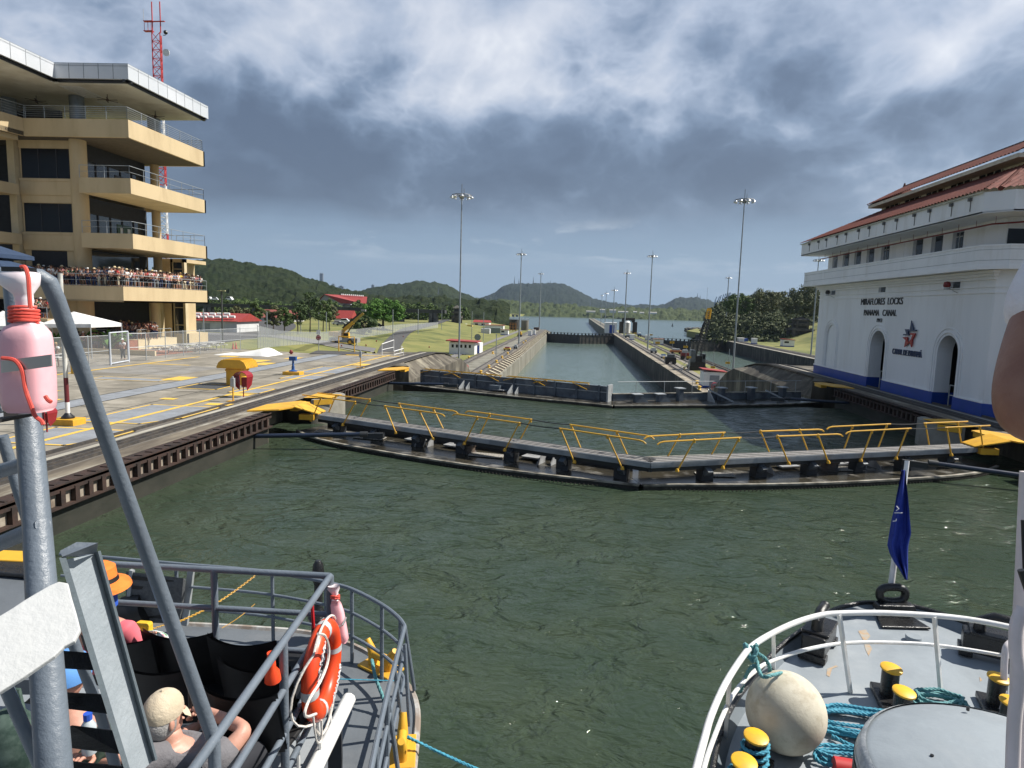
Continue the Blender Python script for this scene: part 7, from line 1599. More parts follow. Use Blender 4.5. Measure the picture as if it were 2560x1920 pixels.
# ------------------------------------------------------------------ foreground: the tour boat we stand on
def pd(px, py, d): return CAM+ray(px, py)*d
DECKM = mat('deck_grey', (.13, .145, .16), .6, (.10, .112, .125), 1.2, .15, 20, c3=(.17, .18, .19), s3=.7)
DECK_T = mat('tug_deck', (.30, .335, .36), .42, (.235, .265, .29), 1.6, .2, 12, c3=(.34, .37, .39), s3=.8)
GP = mat('rail_grey', (.15, .178, .212), .38, (.125, .15, .18), 5, .25, 40)
GPD = mat('stringer_grey', (.135, .165, .185), .45, (.11, .135, .155), 3, .3, 30)
WPT = mat('tug_white', (.80, .80, .79), .35, (.70, .69, .66), 4, .15, 30)
RUBB = mat('black_gloss', (.012, .012, .013), .28, (.02, .02, .02), 6, .4, 25)
DU, RU, DB = 3.2, 4.3, 2.25
B_ = thing('tour_boat', 'grey tour boat bow with pipe railings, stairs and lower foredeck at the bottom left', 'boat', (-3, 3, 0))
OUT = [(150, 1560), (300, 1558), (470, 1562), (648, 1572), (772, 1583), (860, 1606), (925, 1636), (985, 1678), (1025, 1722), (1042, 1775), (1040, 1850), (1030, 1950), (1015, 2100)]
OD = [gz(x, y, DB) for x, y in OUT]; od = interp([tuple(p) for p in OD], 5)
back = [V3((-.9, -2, DB)), V3((-7, -2, DB)), V3((-7, od[0].y, DB))]
mb = MB(); poly = od+back; mb.prism([V3((p.x, p.y, DB-.12)) for p in poly], (0, 0, .12)); obj('foredeck', mb, DECKM, B_)
mb = MB()
for a, b in zip(od, od[1:]+back[:1]): mb.add([a+V3((0, 0, -.1)), b+V3((0, 0, -.1)), V3((b.x*.97, b.y*.97, -.5)), V3((a.x*.97, a.y*.97, -.5))], [(3, 2, 1, 0)])
obj('hull', mb, mat('hull_white', (.6, .6, .58), .5, (.35, .30, .25), 2), B_)
mb = MB(); mb.tube([p+V3((0, 0, .0)) for p in od], .035, 6); obj('toe_rail', mb, mat('toe_rail', (.45, .45, .43), .6, (.25, .2, .16), 5), B_)
# outer bow railing
TOP = [(150, 1385), (262, 1393), (440, 1409), (642, 1426), (770, 1446), (848, 1463), (891, 1478), (955, 1512), (995, 1543), (1012, 1566)]
ZR = 3.12; tp = interp([tuple(gz(x, y, ZR)) for x, y in TOP], 4); side = [gz(1012, 1566, ZR), gz(968, 1735, ZR), gz(940, 1860, ZR), gz(925, 1935, ZR)]
full = tp+side[1:]
def low(p, f): # rails lower down lean inwards to the deck edge
    return V3((p.x, p.y, DB+(p.z-DB)*f))
for f in (1, .68, .36): mb = MB(); mb.tube([low(p, f) for p in full], .022 if f == 1 else .018, 8); obj('bow_rail', mb, GP, B_, smooth=True)
for i in list(range(3, len(tp), 5))+[len(tp), len(tp)+1]:
    p = full[min(i, len(full)-1)]; mb = MB(); mb.cyl(p, low(p, 0), .022, 8); obj('bow_rail_post', mb, GP, B_, smooth=True)
# slanting gate of bars at right
for k_, ((x0, y0), (x1, y1)) in enumerate((((1012, 1566), (1036, 1725)), ((1012, 1610), (1024, 1815)), ((985, 1660), (1008, 1830)), ((968, 1735), (995, 1925)))):
    mb = MB(); mb.cyl(gz(x0, y0, ZR-.1), gz(x1, y1, DB+.05), .02, 8); obj('bow_rail_brace', mb, GP, B_, smooth=True)
# upper seating deck with its railings
C = gz(825, 1440, RU); J = gz(535, 1850, RU); dS = (J-C).normalized(); FL = gz(200, 1406, RU)
E1, E2 = gz(872, 1748, DU+.03), gz(775, 1945, DU+.03)
mb = MB(); dk = [V3((C.x+.12, C.y+.1, 0)), V3((E1.x, E1.y, 0)), V3((E2.x, E2.y, 0)), V3((E2.x, -1, 0)), V3((-6, -1, 0)), V3((-6, FL.y+.1, 0))]
E0 = V3((C.x+.05, C.y+.08, 0)); dk[0] = E0
mb.prism([p+V3((0, 0, DU-.1)) for p in dk], (0, 0, .1)); obj('seating_deck', mb, mat('deck_light', (.30, .325, .345), .55, (.24, .26, .28), 1.5, .15, 20), B_)
mb = MB(); mb.tube([gz(872, 1748, DU+.05), gz(775, 1945, DU+.05)], .055, 10); obj('deck_edge_pipe', mb, WPT, B_, smooth=True)
mb = MB(); a = gz(838, 1800, DU-.1); mb.cbox(a-V3((0, 0, .45)), (.1, .16, .9), .3); obj('deck_support', mb, mat('support_dark', (.02, .025, .035), .5), B_)
def rail3(P, n, r=.0235, drop=(0, .30, .60), name='railing'):
    for k_, d in enumerate(drop): mb = MB(); mb.tube([p-V3((0, 0, d)) for p in P], r if k_ == 0 else r*.9, 10); obj(name, mb, GP, B_, smooth=True)
def post(p, z0, r=.026, name='railing_post'): mb = MB(); mb.cyl(p+V3((0, 0, .0)), V3((p.x, p.y, z0)), r, 10); obj(name, mb, GP, B_, smooth=True)
rail3([FL, C-V3((0, 0, 0))], 3); J2 = C+dS*((J-C).length*1.55)
rail3([C, J2], 3, drop=(0, .30, .58, .84))
for px in (528, 250): p = gz(px, 1411 if px < 300 else 1429, RU); p = FL.lerp(C, (p.x-FL.x)/(C.x-FL.x)); post(p, DU)
post(C, DU, .028); p = C+dS*((gz(710, 1605, RU)-C).length); post(p, DU-.9); post(J, DU-.6, .028)
# thin cord across the deck
# ------------------------------------------------------------------ stair and near railing at the left
mb = MB(); mb.tube([pd(-60, 690, 1.85), pd(60, 688, 1.88), pd(100, 692, 1.9), pd(122, 705, 1.92), pd(140, 745, 1.94)]+[pd(140+(535-140)*t_, 745+(1850-745)*t_, 1.94+(2.99-1.94)*t_) for t_ in (.2, .4, .6, .8, 1)], [.024]*5+[.0245, .026, .028, .03, .031], 14); obj('stair_handrail', mb, GP, B_, smooth=True)
mb = MB(); mb.tube([pd(40, 700, 1.85), pd(70, 1040, 1.80), pd(92, 1300, 1.72), pd(112, 1600, 1.6), pd(138, 1960, 1.52)], [.032, .032, .033, .036, .038], 16); obj('near_post', mb, GP, B_, smooth=True)
for (a, b, r_) in (((-40, 1190, 1.9), (88, 1152, 1.8), .021), ((-60, 1385, 1.8), (108, 1312, 1.7), .021), ((-40, 1017, 2.0), (20, 1015, 1.95), .021), ((5, 1090, 2.3), (78, 1330, 2.4), .019), ((78, 1330, 2.4), (250, 1780, 2.75), .022), ((250, 1780, 2.75), (300, 1960, 2.9), .022), ((15, 1718, 2.1), (120, 1960, 2.2), .02)):
    mb = MB(); mb.cyl(pd(*a), pd(*b), r_, 10); obj('stair_rail', mb, GP, B_, smooth=True)
# stringer: a C channel running down to the right
a0, a1 = V3((pd(163, 1400, 1.90))), pd(330, 1950, 2.30); b0, b1 = pd(238, 1385, 2.06), pd(405, 1950, 2.46)
fw = -ray(250, 1650).normalized()*.05
mb = MB(); mb.prism([a0, b0, b0+fw*.12, a0+fw*.12], a1-a0); obj('stringer_web', mb, mat('web_grey_lit', (.38, .42, .45), .45, (.31, .35, .38), 3, .3, 30), B_)  # web paler than the flanges: light on its upturned face is put into the colour
mb = MB(); d_ = (b0-a0).normalized()*.008; mb.prism([a0-d_, a0+d_, a0+d_+fw*1.5, a0-d_*3+fw*1.5], a1-a0); obj('stringer_flange', mb, GPD, B_)
mb = MB(); mb.prism([b0-d_, b0+d_, b0+d_*5+fw*1.1-d_, b0+d_*3+fw*1.1-d_], a1-a0); obj('stringer_flange', mb, GPD, B_)
mb = MB(); mb.prism([a0-d_+fw*1.5, pd(150, 1378, 1.9), pd(192, 1356, 1.93), pd(245, 1358, 1.95), b0+d_], fw*.16); obj('stringer_cap', mb, GP, B_)
TR = mat('tread_black', (.012, .012, .013), .75, (.03, .03, .032), 12, 1.0, 20)
def tread(pts, d0, d1):
    P = [pd(x, y, d) for (x, y), d in zip(pts, d0)]; mb = MB(); mb.prism(P, ray(200, 1600).normalized()*.025); obj('tread', mb, TR, B_)
tread([(100, 1622), (222, 1632), (236, 1676), (100, 1668)], (2.0, 2.1, 2.1, 2.0), 0); tread([(60, 1758), (92, 1728), (252, 1736), (272, 1785), (100, 1764)], (2.1, 2.05, 2.2, 2.2, 2.1), 0); tread([(90, 1858), (180, 1815), (290, 1828), (306, 1886), (190, 1872)], (2.1, 2.1, 2.3, 2.3, 2.2), 0); tread([(180, 1905), (330, 1920), (350, 1975), (180, 1960)], (2.2, 2.35, 2.4, 2.2), 0)
# peeling white plate
mb = MB(); P = [(-30, 1556), (30, 1520), (60, 1500), (90, 1482), (125, 1462), (147, 1453), (170, 1457), (178, 1490), (190, 1530), (201, 1573), (186, 1602), (160, 1616), (136, 1640), (112, 1656), (60, 1692), (-30, 1748)]
pn = V3((.30, -.52, .80)).normalized(); mb.prism([gv(x, y, pd(100, 1600, 1.3), pn) for x, y in P], pn*-.014); obj('peeling_plate', mb, mat('peeling_white', (.52, .53, .525), .6, (.49, .50, .49), 5, .25, 18), B_, bevel=.003)
# far-left cabin top with yellow stripe
mb = MB(); cz = 4.35; mb.prism([gz(-150, 1400, cz), gz(95, 1412, cz), gz(110, 1560, cz), gz(110, 1700, cz), gz(-300, 1700, cz)], (0, 0, -.08)); obj('cabin_top', mb, DECKM, B_)
mb = MB(); mb.prism([gz(-150, 1378, cz+.02), gz(60, 1386, cz+.02), gz(98, 1388, cz+.02), gz(92, 1414, cz+.02), gz(-150, 1402, cz+.02)], (0, 0, .03)); obj('yellow_edge', mb, YEL, B_, bevel=.008)
mb = MB(); mb.prism([gz(-150, 1404, cz+.01), gz(95, 1416, cz+.01), gz(98, 1450, cz+.01), gz(-150, 1428, cz+.01)], (0, 0, .03)); obj('rubber_edge', mb, RUBB, B_, bevel=.01)
# ------------------------------------------------------------------ pink float bottles
PINK = mat('pink_plastic', (.84, .47, .50), .38, (.80, .40, .44), 6, .05, 20, spec=.5); WPL = mat('clear_white_plastic', (.82, .76, .78), .35, (.75, .62, .66), 8); CORD = mat('red_cord', (.75, .10, .07), .6, (.6, .07, .05), 30)
def loft(secs, d, n=20, ex=.6, sq=.8):
    """secs: (px, py, half width px); sections are rounded squares facing the camera"""
    mb = MB(); vs = []; fs = []
    for i, (px, py, hw) in enumerate(secs):
        c = pd(px, py, d); k = d/FPX*hw
        for j in range(n):
            a = 2*pi*j/n; ca_, sa_ = cos(a), sin(a); vs.append(c+_r2*(math.copysign(abs(ca_)**ex, ca_)*k)+V3((_f.x, _f.y, 0)).normalized()*(math.copysign(abs(sa_)**ex, sa_)*k*sq))
    m_ = len(secs); fs = [(i*n+j, i*n+(j+1) % n, (i+1)*n+(j+1) % n, (i+1)*n+j) for i in range(m_-1) for j in range(n)]+[tuple(range(n)), tuple(range((m_-1)*n, m_*n))[::-1]]
    mb.add(vs, fs); return mb
t = thing('float_bottle', 'large pink plastic bottle with white funnel mouth strapped to the near grey post', 'bottle', pd(66, 1040, 1.66)); db = 1.68
obj('body', loft([(64, 805, 20), (63, 816, 40), (64, 832, 50), (65, 850, 53), (70, 940, 56), (73, 1000, 55), (75, 1020, 52), (76, 1028, 44)], db), PINK, t, smooth='full')
obj('funnel', loft([(47, 680, 36), (48, 684, 45), (48, 700, 45), (50, 712, 42), (58, 735, 22), (60, 745, 20), (61, 752, 21), (61, 760, 19), (61, 768, 21), (61, 790, 21), (62, 806, 24)], db, ex=.85), WPL, t, smooth='full')
mb = MB(); mb.cbox(pd(48, 674, db), (.055, .05, .012)); obj('mouth', mb, BLACK, t)
mb = MB()
pts = [];
for i in range(61): a = i*pi/6; py = 768+i*.68; c = pd(60, py, db); k = .0315; pts.append(c+_r2*(cos(a)*k)+_f*(-sin(a)*k))
mb.tube(pts, .0042, 6); obj('cord_wrap', mb, CORD, t, smooth=True)
for P in ([(52, 667), (62, 668), (70, 690), (73, 730), (76, 770)], [(5, 895), (30, 898), (45, 908), (56, 930), (64, 975), (78, 1015), (88, 1040), (103, 1052), (108, 1062)], [(113, 990), (120, 1000), (128, 1005)]):
    mb = MB(); mb.tube(interp([tuple(pd(x, y, db-.075)) for x, y in P], 4), .005, 6); obj('cord', mb, CORD, t, smooth=True)
mb = MB(); mb.tube([pd(3, 912, db+.05), pd(8, 915, db-.02), pd(20, 918, db-.07), pd(70, 916, db-.082), pd(122, 902, db-.07), pd(129, 900, db+.02)], .001, 4)
a, b = pd(6, 918, db-.072), pd(128, 902, db-.072); mb = MB(); mb.obox(a-V3((0, 0, .014)), b-a, (0, .004, 0), (0, 0, .03)); mb.obox(a-V3((0, 0, .014)), (0, .09, 0), (-.004, 0, 0), (0, 0, .03)); obj('metal_strap', mb, mat('strap_steel', (.5, .5, .49), .35, metal=.7), t)
mb = MB(); a, b = pd(14, 840, db+.08), pd(27, 1045, db+.08); mb.beam(a, b, .03, .05); mb.obox(b, pd(85, 1040, db+.05)-b, (0, -.11, 0), (0, 0, .008)); obj('bracket', mb, mat('bracket_black', (.03, .028, .028), .6), t)
t = thing('float_bottle', 'small pink bottle hanging on the corner of the boat railing beside the life ring', 'bottle', pd(850, 1605, 4.75)); db2 = 4.72
obj('body', loft([(838, 1500, 9), (840, 1512, 13), (844, 1530, 15), (851, 1580, 17), (855, 1598, 16), (856, 1606, 10)], db2), PINK, t, smooth='full'); obj('funnel', loft([(834, 1464, 14), (834, 1472, 15), (836, 1482, 9), (838, 1486, 8), (838, 1502, 9)], db2, ex=.85), WPL, t, smooth='full')
mb = MB(); mb.tube([pd(838+10*cos(i*pi/4), 1488+i*.6, db2-.03+.03*sin(i*pi/4)) for i in range(17)], .008, 5); obj('cord_wrap', mb, CORD, t); mb = MB(); mb.tube([pd(846, 1566, db2-.06), pd(856, 1563, db2-.06), pd(865, 1545, db2), pd(858, 1543, db2+.08)], .008, 5); obj('metal_strap', mb, MATS['strap_steel'], t)
# ------------------------------------------------------------------ life ring on the side rail
LO = mat('lifebuoy_orange', (.80, .075, .018), .35, (.72, .06, .015), 4); TAPE = mat('reflective_tape', (.52, .53, .54), .4); ROPEW = mat('white_rope', (.72, .68, .62), .85, (.5, .46, .42), 60)
dSn = dS; cR = gz(808, 1668, RU-.52); nrm = V3((dSn.y, -dSn.x, 0)); nrm = nrm if nrm.x > 0 else -nrm
plane_p = C+nrm*.085; cR = gv(806, 1672, plane_p, nrm); axu = V3((dSn.x, dSn.y, 0)).normalized(); R0, r0 = .258, .065
t = thing('life_ring', 'orange life ring with grey tape bands and white rope hung on the boat rail', 'life ring', cR)
def torus(c, u, v, R, r, a0=0, a1=2*pi, n=48, m=14):
    mb = MB(); w3 = u.cross(v).normalized(); full = abs(a1-a0-2*pi) < 1e-6; pts = []
    for i in range(n+(0 if full else 1)):
        a = a0+(a1-a0)*i/n; d = u*cos(a)+v*sin(a)
        for j in range(m): b = 2*pi*j/m; pts.append(c+d*(R+r*cos(b))+w3*(r*sin(b)*.85))
    N_ = n if full else n; fs = []
    for i in range(N_):
        i2 = (i+1) % n if full else i+1
        for j in range(m): fs.append((i*m+j, i*m+(j+1) % m, i2*m+(j+1) % m, i2*m+j))
    mb.add(pts, fs); return mb
Zv = V3((0, 0, 1)); rg_ = obj('ring', torus(cR, axu, Zv, R0, r0), LO, t, smooth='full')
for a in (-.02, pi-.05, pi/2+.05, -pi/2+.3): obj('tape_band', torus(cR, axu, Zv, R0, r0*1.03, a-.09, a+.09, 4), TAPE, rg_, smooth='full')
for i in range(4):
    a0 = pi/4+i*pi/2; a1 = a0+pi/2; P = [cR+(axu*cos(a0+(a1-a0)*s_)+Zv*sin(a0+(a1-a0)*s_))*(R0+r0+.012+.05*sin(pi*s_))+nrm*(.02-.1*sin(pi*s_)*(i % 2))-Zv*.05*sin(pi*s_) for s_ in [j/8 for j in range(9)]]
    mb = MB(); mb.tube(P, .0085, 6); obj('grab_rope', mb, ROPEW, rg_, smooth=True)
P = [gv(x, y, plane_p+nrm*.1, nrm) for x, y in ((795, 1585), (812, 1590), (822, 1620), (818, 1660), (800, 1705), (775, 1745), (762, 1780), (768, 1792), (790, 1785))]; mb = MB(); mb.tube(interp([tuple(p) for p in P], 4), .009, 6); obj('grab_rope', mb, ROPEW, rg_, smooth=True)
P = [gv(x, y, plane_p+nrm*.06, nrm) for x, y in ((783, 1785), (786, 1820), (793, 1855), (803, 1850), (804, 1800))]; mb = MB(); mb.tube(interp([tuple(p) for p in P], 4), .007, 6); obj('hanging_rope', mb, ROPEW, rg_, smooth=True)
for s_, word, a_mid in ((1, 'PANAMA', -2.25), (1, 'PANAMA', .65)):
    for i, ch in enumerate(word):
        a = a_mid+(i-2.5)*.17; d = axu*cos(a)+Zv*sin(a); tg = -axu*sin(a)+Zv*cos(a); side_ = -1
        c = cR+d*R0+nrm*(r0*.86); xd = tg*(1 if (axu.cross(Zv)).dot(nrm) > 0 else -1); yd = nrm.cross(xd)
        obj('lettering', text_mb(ch, .07, c-yd*.025, xd, yd, .004, bold=.02), mat('sign_white', (.8, .8, .8)), rg_)
mb = MB(); a = pd(677, 1632, 3.7); b = pd(682, 1700, 3.75); mb.tube([a, a.lerp(b, .55), a.lerp(b, .7), b], [.022, .024, .042, .048], 12); o = obj('rescue_light', mb, LO, smooth=True); tag(o, 'orange rescue light clipped inside the boat railing', 'rescue light')
mb = MB(); mb.cyl(gv(780, 1508, C, nrm), gv(784, 1570, C, nrm), .012, 6); o = obj('release_pin', mb, mat('pin_red', (.5, .02, .03), .5), B_)
# ------------------------------------------------------------------ chairs
CHB = mat('chair_black', (.006, .006, .007), .6, (.012, .012, .013), 10)
def chair(rz=0):
    t = thing('chair', '', 'chair', (0, 0, 0), group='black chairs on the boat')
    mb = MB(); mb.grid(lambda u, v: V3(((u-.5)*.50, -.24-.10*v+.05*(1-(2*u-1)**2)*-1, .44+v*.42-.035*(1-(2*u-1)**2)*v)), 10, 6); mb.grid(lambda u, v: V3(((.5-u)*.50, -.265-.10*v-.05*(1-(2*u-1)**2), .44+v*.42-.035*(1-(2*u-1)**2)*v)), 10, 6); obj('backrest', mb, CHB, t, smooth='full')
    mb = MB(); mb.cbox((0, 0, .43), (.48, .46, .03)); obj('seat', mb, CHB, t, bevel=.01)
    for sx in (-.21, .21):
        for sy in (-.2, .2): mb = MB(); mb.cyl((sx, sy, .43), (sx*1.1, sy*1.15, 0), .012, 6); obj('leg', mb, mat('leg_white', (.65, .65, .63), .4), t)
    for z in (.38,): mb = MB(); mb.cyl((-.21, -.21, z), (.21, -.21, z), .012, 6); obj('crossbar', mb, MATS['leg_white'], t)
    return t
ch0 = chair(); first = True
for (px, py, rz, lb) in ((448, 1578, .02, 'black chair in the front row behind the diagonal handrail'), (608, 1594, -.05, 'black chair at the right end of the front row'), (400, 1662, .08, 'black chair just ahead of the man in the beige cap'), (640, 1655, -.1, 'black chair in the second row next to the side railing'), (600, 1722, -.08, 'black chair nearest the side railing beside the raised elbow'), (300, 1590, 0, 'black chair partly hidden by the stair stringer'), (385, 1905, .05, 'black chair the man in the beige cap sits on')):
    p = gz(px, py, DU+.84); c = ch0 if first else dup(ch0, (0, 0, 0)); first = False
    c.location = (p.x+.32*sin(rz)*-1, p.y+.32, DU); c.rotation_euler = (0, 0, rz); c['label'] = lb
# ------------------------------------------------------------------ people on the boat
def hand(c, d, up, s=1.0, curl=1.2):
    """palm and five curled fingers: c wrist, d pointing direction, up back-of-hand direction"""
    d = V3(d).normalized(); up = V3(up); up = (up-d*up.dot(d)).normalized(); sd_ = d.cross(up); mb = MB(); c = V3(c)
    m1 = skin([c-d*.03*s, c+d*.03*s, c+d*.075*s], [(0, 1), (1, 2)], [(.024*s, .017*s), (.034*s, .017*s), (.036*s, .016*s)], 1); mb.join(m1)
    for i, (off, l) in enumerate(((-.027, .062), (-.009, .072), (.009, .068), (.027, .054))):
        p = c+d*.078*s+sd_*off*s; P = [p-d*.02*s, p]; a = .25
        for seg in (.42, .33, .25):
            a += curl*.55; P.append(P[-1]+(d*cos(a)-up*sin(a))*l*seg*s)
        mb.join(skin(P, [(j, j+1) for j in range(4)], [.009*s, .0092*s, .0088*s, .0082*s, .0072*s], 1))
    p = c+d*.02*s-sd_*.03*s; P = [p, p+(-sd_*.6+d*.6-up*.25)*.035*s, p+(-sd_*.45+d*.9-up*.6)*.062*s, p+(d*.85-up*.9)*.075*s]; mb.join(skin(P, [(0, 1), (1, 2), (2, 3)], [.013*s, .0105*s, .0095*s, .008*s], 1)); return mb
SKL = mat('skin_fair', (.56, .30, .22), .5, (.50, .25, .18), 14, .1, 60)  # fair skin tone of the seated passengers
man = thing('person', 'seated man in beige cap and grey shirt, seen from behind with one elbow raised', 'person', (pd(430, 1900, 3.3).x, pd(430, 1900, 3.3).y, DU), group=None)
hc = pd(408, 1790, 3.25); F2 = V3((.45, .89, 0)).normalized(); R2_ = V3((.89, -.45, 0))
neck = pd(430, 1850, 3.28); shc = V3((neck.x+.02, neck.y+.02, neck.z-.13)); shR = pd(560, 1893, 3.32); shL = pd(330, 1905, 3.1); elR = pd(617, 1822, 3.42); wrR = pd(505, 1775, 3.62); hipc = V3((shc.x-.05, shc.y-.03, DU+.50)); elL = pd(400, 1870, 3.55); wrL = pd(500, 1812, 3.78)
kneeR = hipc+V3((.22, .45, .02)); kneeL = hipc+V3((-.08, .48, .02)); J_ = [hipc, hipc.lerp(shc, .5), shc, neck, neck.lerp(hc, .55), shR, elR, wrR, shL, elL, wrL, kneeR, kneeR+V3((.02, .05, -.45)), kneeL, kneeL+V3((0, .05, -.45))]
bd = skin(J_, [(0, 1), (1, 2), (2, 3), (3, 4), (2, 5), (5, 6), (6, 7), (2, 8), (8, 9), (9, 10), (0, 11), (11, 12), (0, 13), (13, 14)], [.14, .13, .12, .058, .06, .06, .046, .028, .06, .046, .03, .085, .05, .085, .05], 2)
# head with jaw, ears, nose, brow
hd = MB(); hd.ball(hc, .1, 20, 14, (.80, .98, 1.14)); jaw = hc+F2*.03-V3((0, 0, .055)); hd.ball(jaw, .066, 14, 10, (.9, 1, 1)); hd.ball(hc+F2*.098-V3((0, 0, .02)), .016, 8, 6, (1, 1.2, 1.3))
for s in (-1, 1): hd.ball(hc+R2_*(.084*s)-V3((0, 0, .015))-F2*.005, .024, 10, 8, (.5, .8, 1.25)); hd.ball(hc+F2*.088+R2_*(.032*s)+V3((0, 0, .012)), .011, 8, 6)
hd.ball(hc+F2*.09-V3((0, 0, .06)), .018, 8, 6, (1.2, .6, .4)); bd.join(hd)
bd.join(hand(wrR, (wrR-elR), (0, -.3, 1), 1.0, 1.4)); bd.join(hand(wrL, (wrL-elL), (0, -.2, 1), 1.0, 1.2)); obj('body', bd, SKL, man, smooth='full')
hips2 = hipc+V3((0, 0, -.02)); sh = skin([hipc, hipc.lerp(shc, .5), shc-V3((0, 0, .02)), shR, shR.lerp(elR, .52), shL, shL.lerp(elL, .55), neck-V3((0, 0, .045))], [(0, 1), (1, 2), (2, 3), (3, 4), (2, 5), (5, 6), (2, 7)], [(.20, .16), (.19, .16), (.18, .15), .108, .085, .108, .085, .10], 2)
obj('shirt', sh, mat('shirt_grey', (.17, .165, .175), .9, (.135, .13, .14), 6, .5, 30), man, smooth='full')
obj('trousers', skin([hips2, kneeR, kneeR+V3((.02, .05, -.3)), kneeL, kneeL+V3((0, .05, -.3))], [(0, 1), (1, 2), (0, 3), (3, 4)], [.17, .105, .08, .105, .08], 2), mat('shorts_dark', (.03, .032, .04), .9), man, smooth='full')
cp = MB(); cc = hc+V3((0, 0, .035)); cp.add([], []); cb2 = MB(); cb2.ball(cc, .108, 22, 12, (.84, 1.02, .92)); cp.v = cb2.v; keep = [f for f in cb2.f if sum(cb2.v[i].z for i in f)/4 > cc.z-.018]; cp.f = keep; cp.p = [(cp.v, keep)]
capm = mat('cap_beige', (.58, .49, .36), .9, (.50, .42, .30), 8, .4, 40); co_ = obj('cap', cp, capm, man, smooth='full')
br = MB(); br.grid(lambda u, v: cc+V3((0, 0, -.012-.028*v-.02*(2*u-1)**2))+F2*(.066+.05*v*(1-.35*(2*u-1)**2))+R2_*((u-.5)*.165), 8, 4); obj('cap_brim', br, capm, co_, smooth='full'); br = MB(); br.ball(cc+V3((0, 0, .1)), .009, 6, 4); obj('cap_button', br, capm, co_)
hr = MB(); hr.ball(hc-F2*.012+V3((0, 0, -.01)), .104, 18, 12, (.82, .98, 1.0)); hr.f = [f for f in hr.f if (sum((hr.v[i] for i in f), V3((0, 0, 0)))/4-hc).dot(F2) < .012 and sum(hr.v[i].z for i in f)/4 < hc.z+.03]; hr.p = [(hr.v, hr.f)]; obj('hair', hr, mat('hair_grey', (.40, .385, .37), .9, (.30, .29, .28), 18, .5, 90), man, smooth='full')
ph = MB(); ph.cbox(wrR+(wrR-elR).normalized()*.11+V3((.0, 0, .03)), (.02, .08, .14), .6); o = obj('phone', ph, BLACK, bevel=.004); tag(o, 'dark phone held in the raised hand of the man in the beige cap', 'phone')
# woman with the orange hat
hw_ = pd(246, 1450, 4.4); wm = thing('person', 'seated person in wide orange sun hat and pink top behind the stair stringer', 'person', (hw_.x, hw_.y, DU))
hh = hw_-V3((0, 0, .04)); nk = hh-V3((0, 0, .17)); sc_ = nk-V3((0, 0, .10)); hp = V3((sc_.x-.02, sc_.y-.02, DU+.5))
sr, s2 = sc_+V3((.2, -.02, -.02)), sc_+V3((-.2, 0, -.02)); er = sr+V3((.06, .1, -.25)); wr = er+V3((-.1, .2, .02)); e2 = s2+V3((-.05, .1, -.25)); w2 = e2+V3((.15, .2, 0)); kr = hp+V3((.14, .46, .02)); kl = hp+V3((-.1, .46, .02))
bd = skin([hp, hp.lerp(sc_, .5), sc_, nk, hh-V3((0, 0, .06)), sr, er, wr, s2, e2, w2, kr, kr+V3((0, .04, -.45)), kl, kl+V3((0, .04, -.45))], [(0, 1), (1, 2), (2, 3), (3, 4), (2, 5), (5, 6), (6, 7), (2, 8), (8, 9), (9, 10), (0, 11), (11, 12), (0, 13), (13, 14)], [.13, .11, .11, .05, .06, .05, .04, .028, .05, .04, .028, .08, .05, .08, .05], 2)
bd.ball(hh, .1, 18, 12, (.8, .95, 1.12)); bd.ball(hh+V3((0, .1, -.02)), .015, 8, 6); bd.join(hand(wr, wr-er, (0, 0, 1))); bd.join(hand(w2, w2-e2, (0, 0, 1))); obj('body', bd, SKL, wm, smooth='full')
obj('pink_top', skin([hp, hp.lerp(sc_, .5), sc_-V3((0, 0, .03)), sr, sr.lerp(er, .8), s2, s2.lerp(e2, .8)], [(0, 1), (1, 2), (2, 3), (3, 4), (2, 5), (5, 6)], [.15, .14, .14, .08, .065, .08, .065], 2), mat('top_pink', (.75, .16, .20), .85), wm, smooth='full')
fl = mat('floral_cloth', (.55, .60, .62), .85, (.10, .30, .14), 22, thr=(.5, .56), c3=(.55, .10, .18), s3=26); obj('floral_trousers', skin([hp, kr, kr+V3((0, .04, -.4)), kl, kl+V3((0, .04, -.4))], [(0, 1), (1, 2), (0, 3), (3, 4)], [.16, .12, .09, .12, .09], 2), fl, wm, smooth='full')
HO = mat('hat_orange', (.85, .22, .03), .8, (.75, .17, .02), 12, .3, 60)
mb = MB(); mb.lathe(hh+V3((0, 0, .02)), [(.20, -.035), (.19, -.01), (.12, .015), (.112, .05), (.105, .11), (.07, .135), (.01, .14)], 26); ht = obj('sun_hat', mb, HO, wm, smooth=True); mb = MB(); mb.lathe(hh+V3((0, 0, .035)), [(.124, 0), (.116, .028)], 26); obj('hat_band', mb, BLACK, ht); mb = MB(); mb.lathe(hh+V3((0, 0, -.02)), [(.105, 0), (.11, -.13), (.08, -.15)], 18); obj('blue_neck_flap', mb, mat('flap_blue', (.02, .09, .5), .7), ht, smooth=True)
hb_ = pd(160, 1695, 3.0); bp = thing('person', 'person in light blue cap mostly hidden behind the stairs', 'person', (hb_.x, hb_.y, DU))
hh = hb_; hp = V3((hh.x, hh.y, DU+.45)); sc_ = V3((hh.x, hh.y, hh.z-.28)); J_ = [hp, sc_, hh-V3((0, 0, .12)), hh-V3((0, 0, .05)), sc_+V3((.19, 0, 0)), sc_+V3((.24, .15, -.2)), pd(232, 1890, 2.95), sc_+V3((-.19, 0, 0)), sc_+V3((-.24, .15, -.2)), sc_+V3((-.1, .35, -.25)), hp+V3((.12, .42, 0)), hp+V3((.12, .45, -.42)), hp+V3((-.12, .42, 0)), hp+V3((-.12, .45, -.42))]
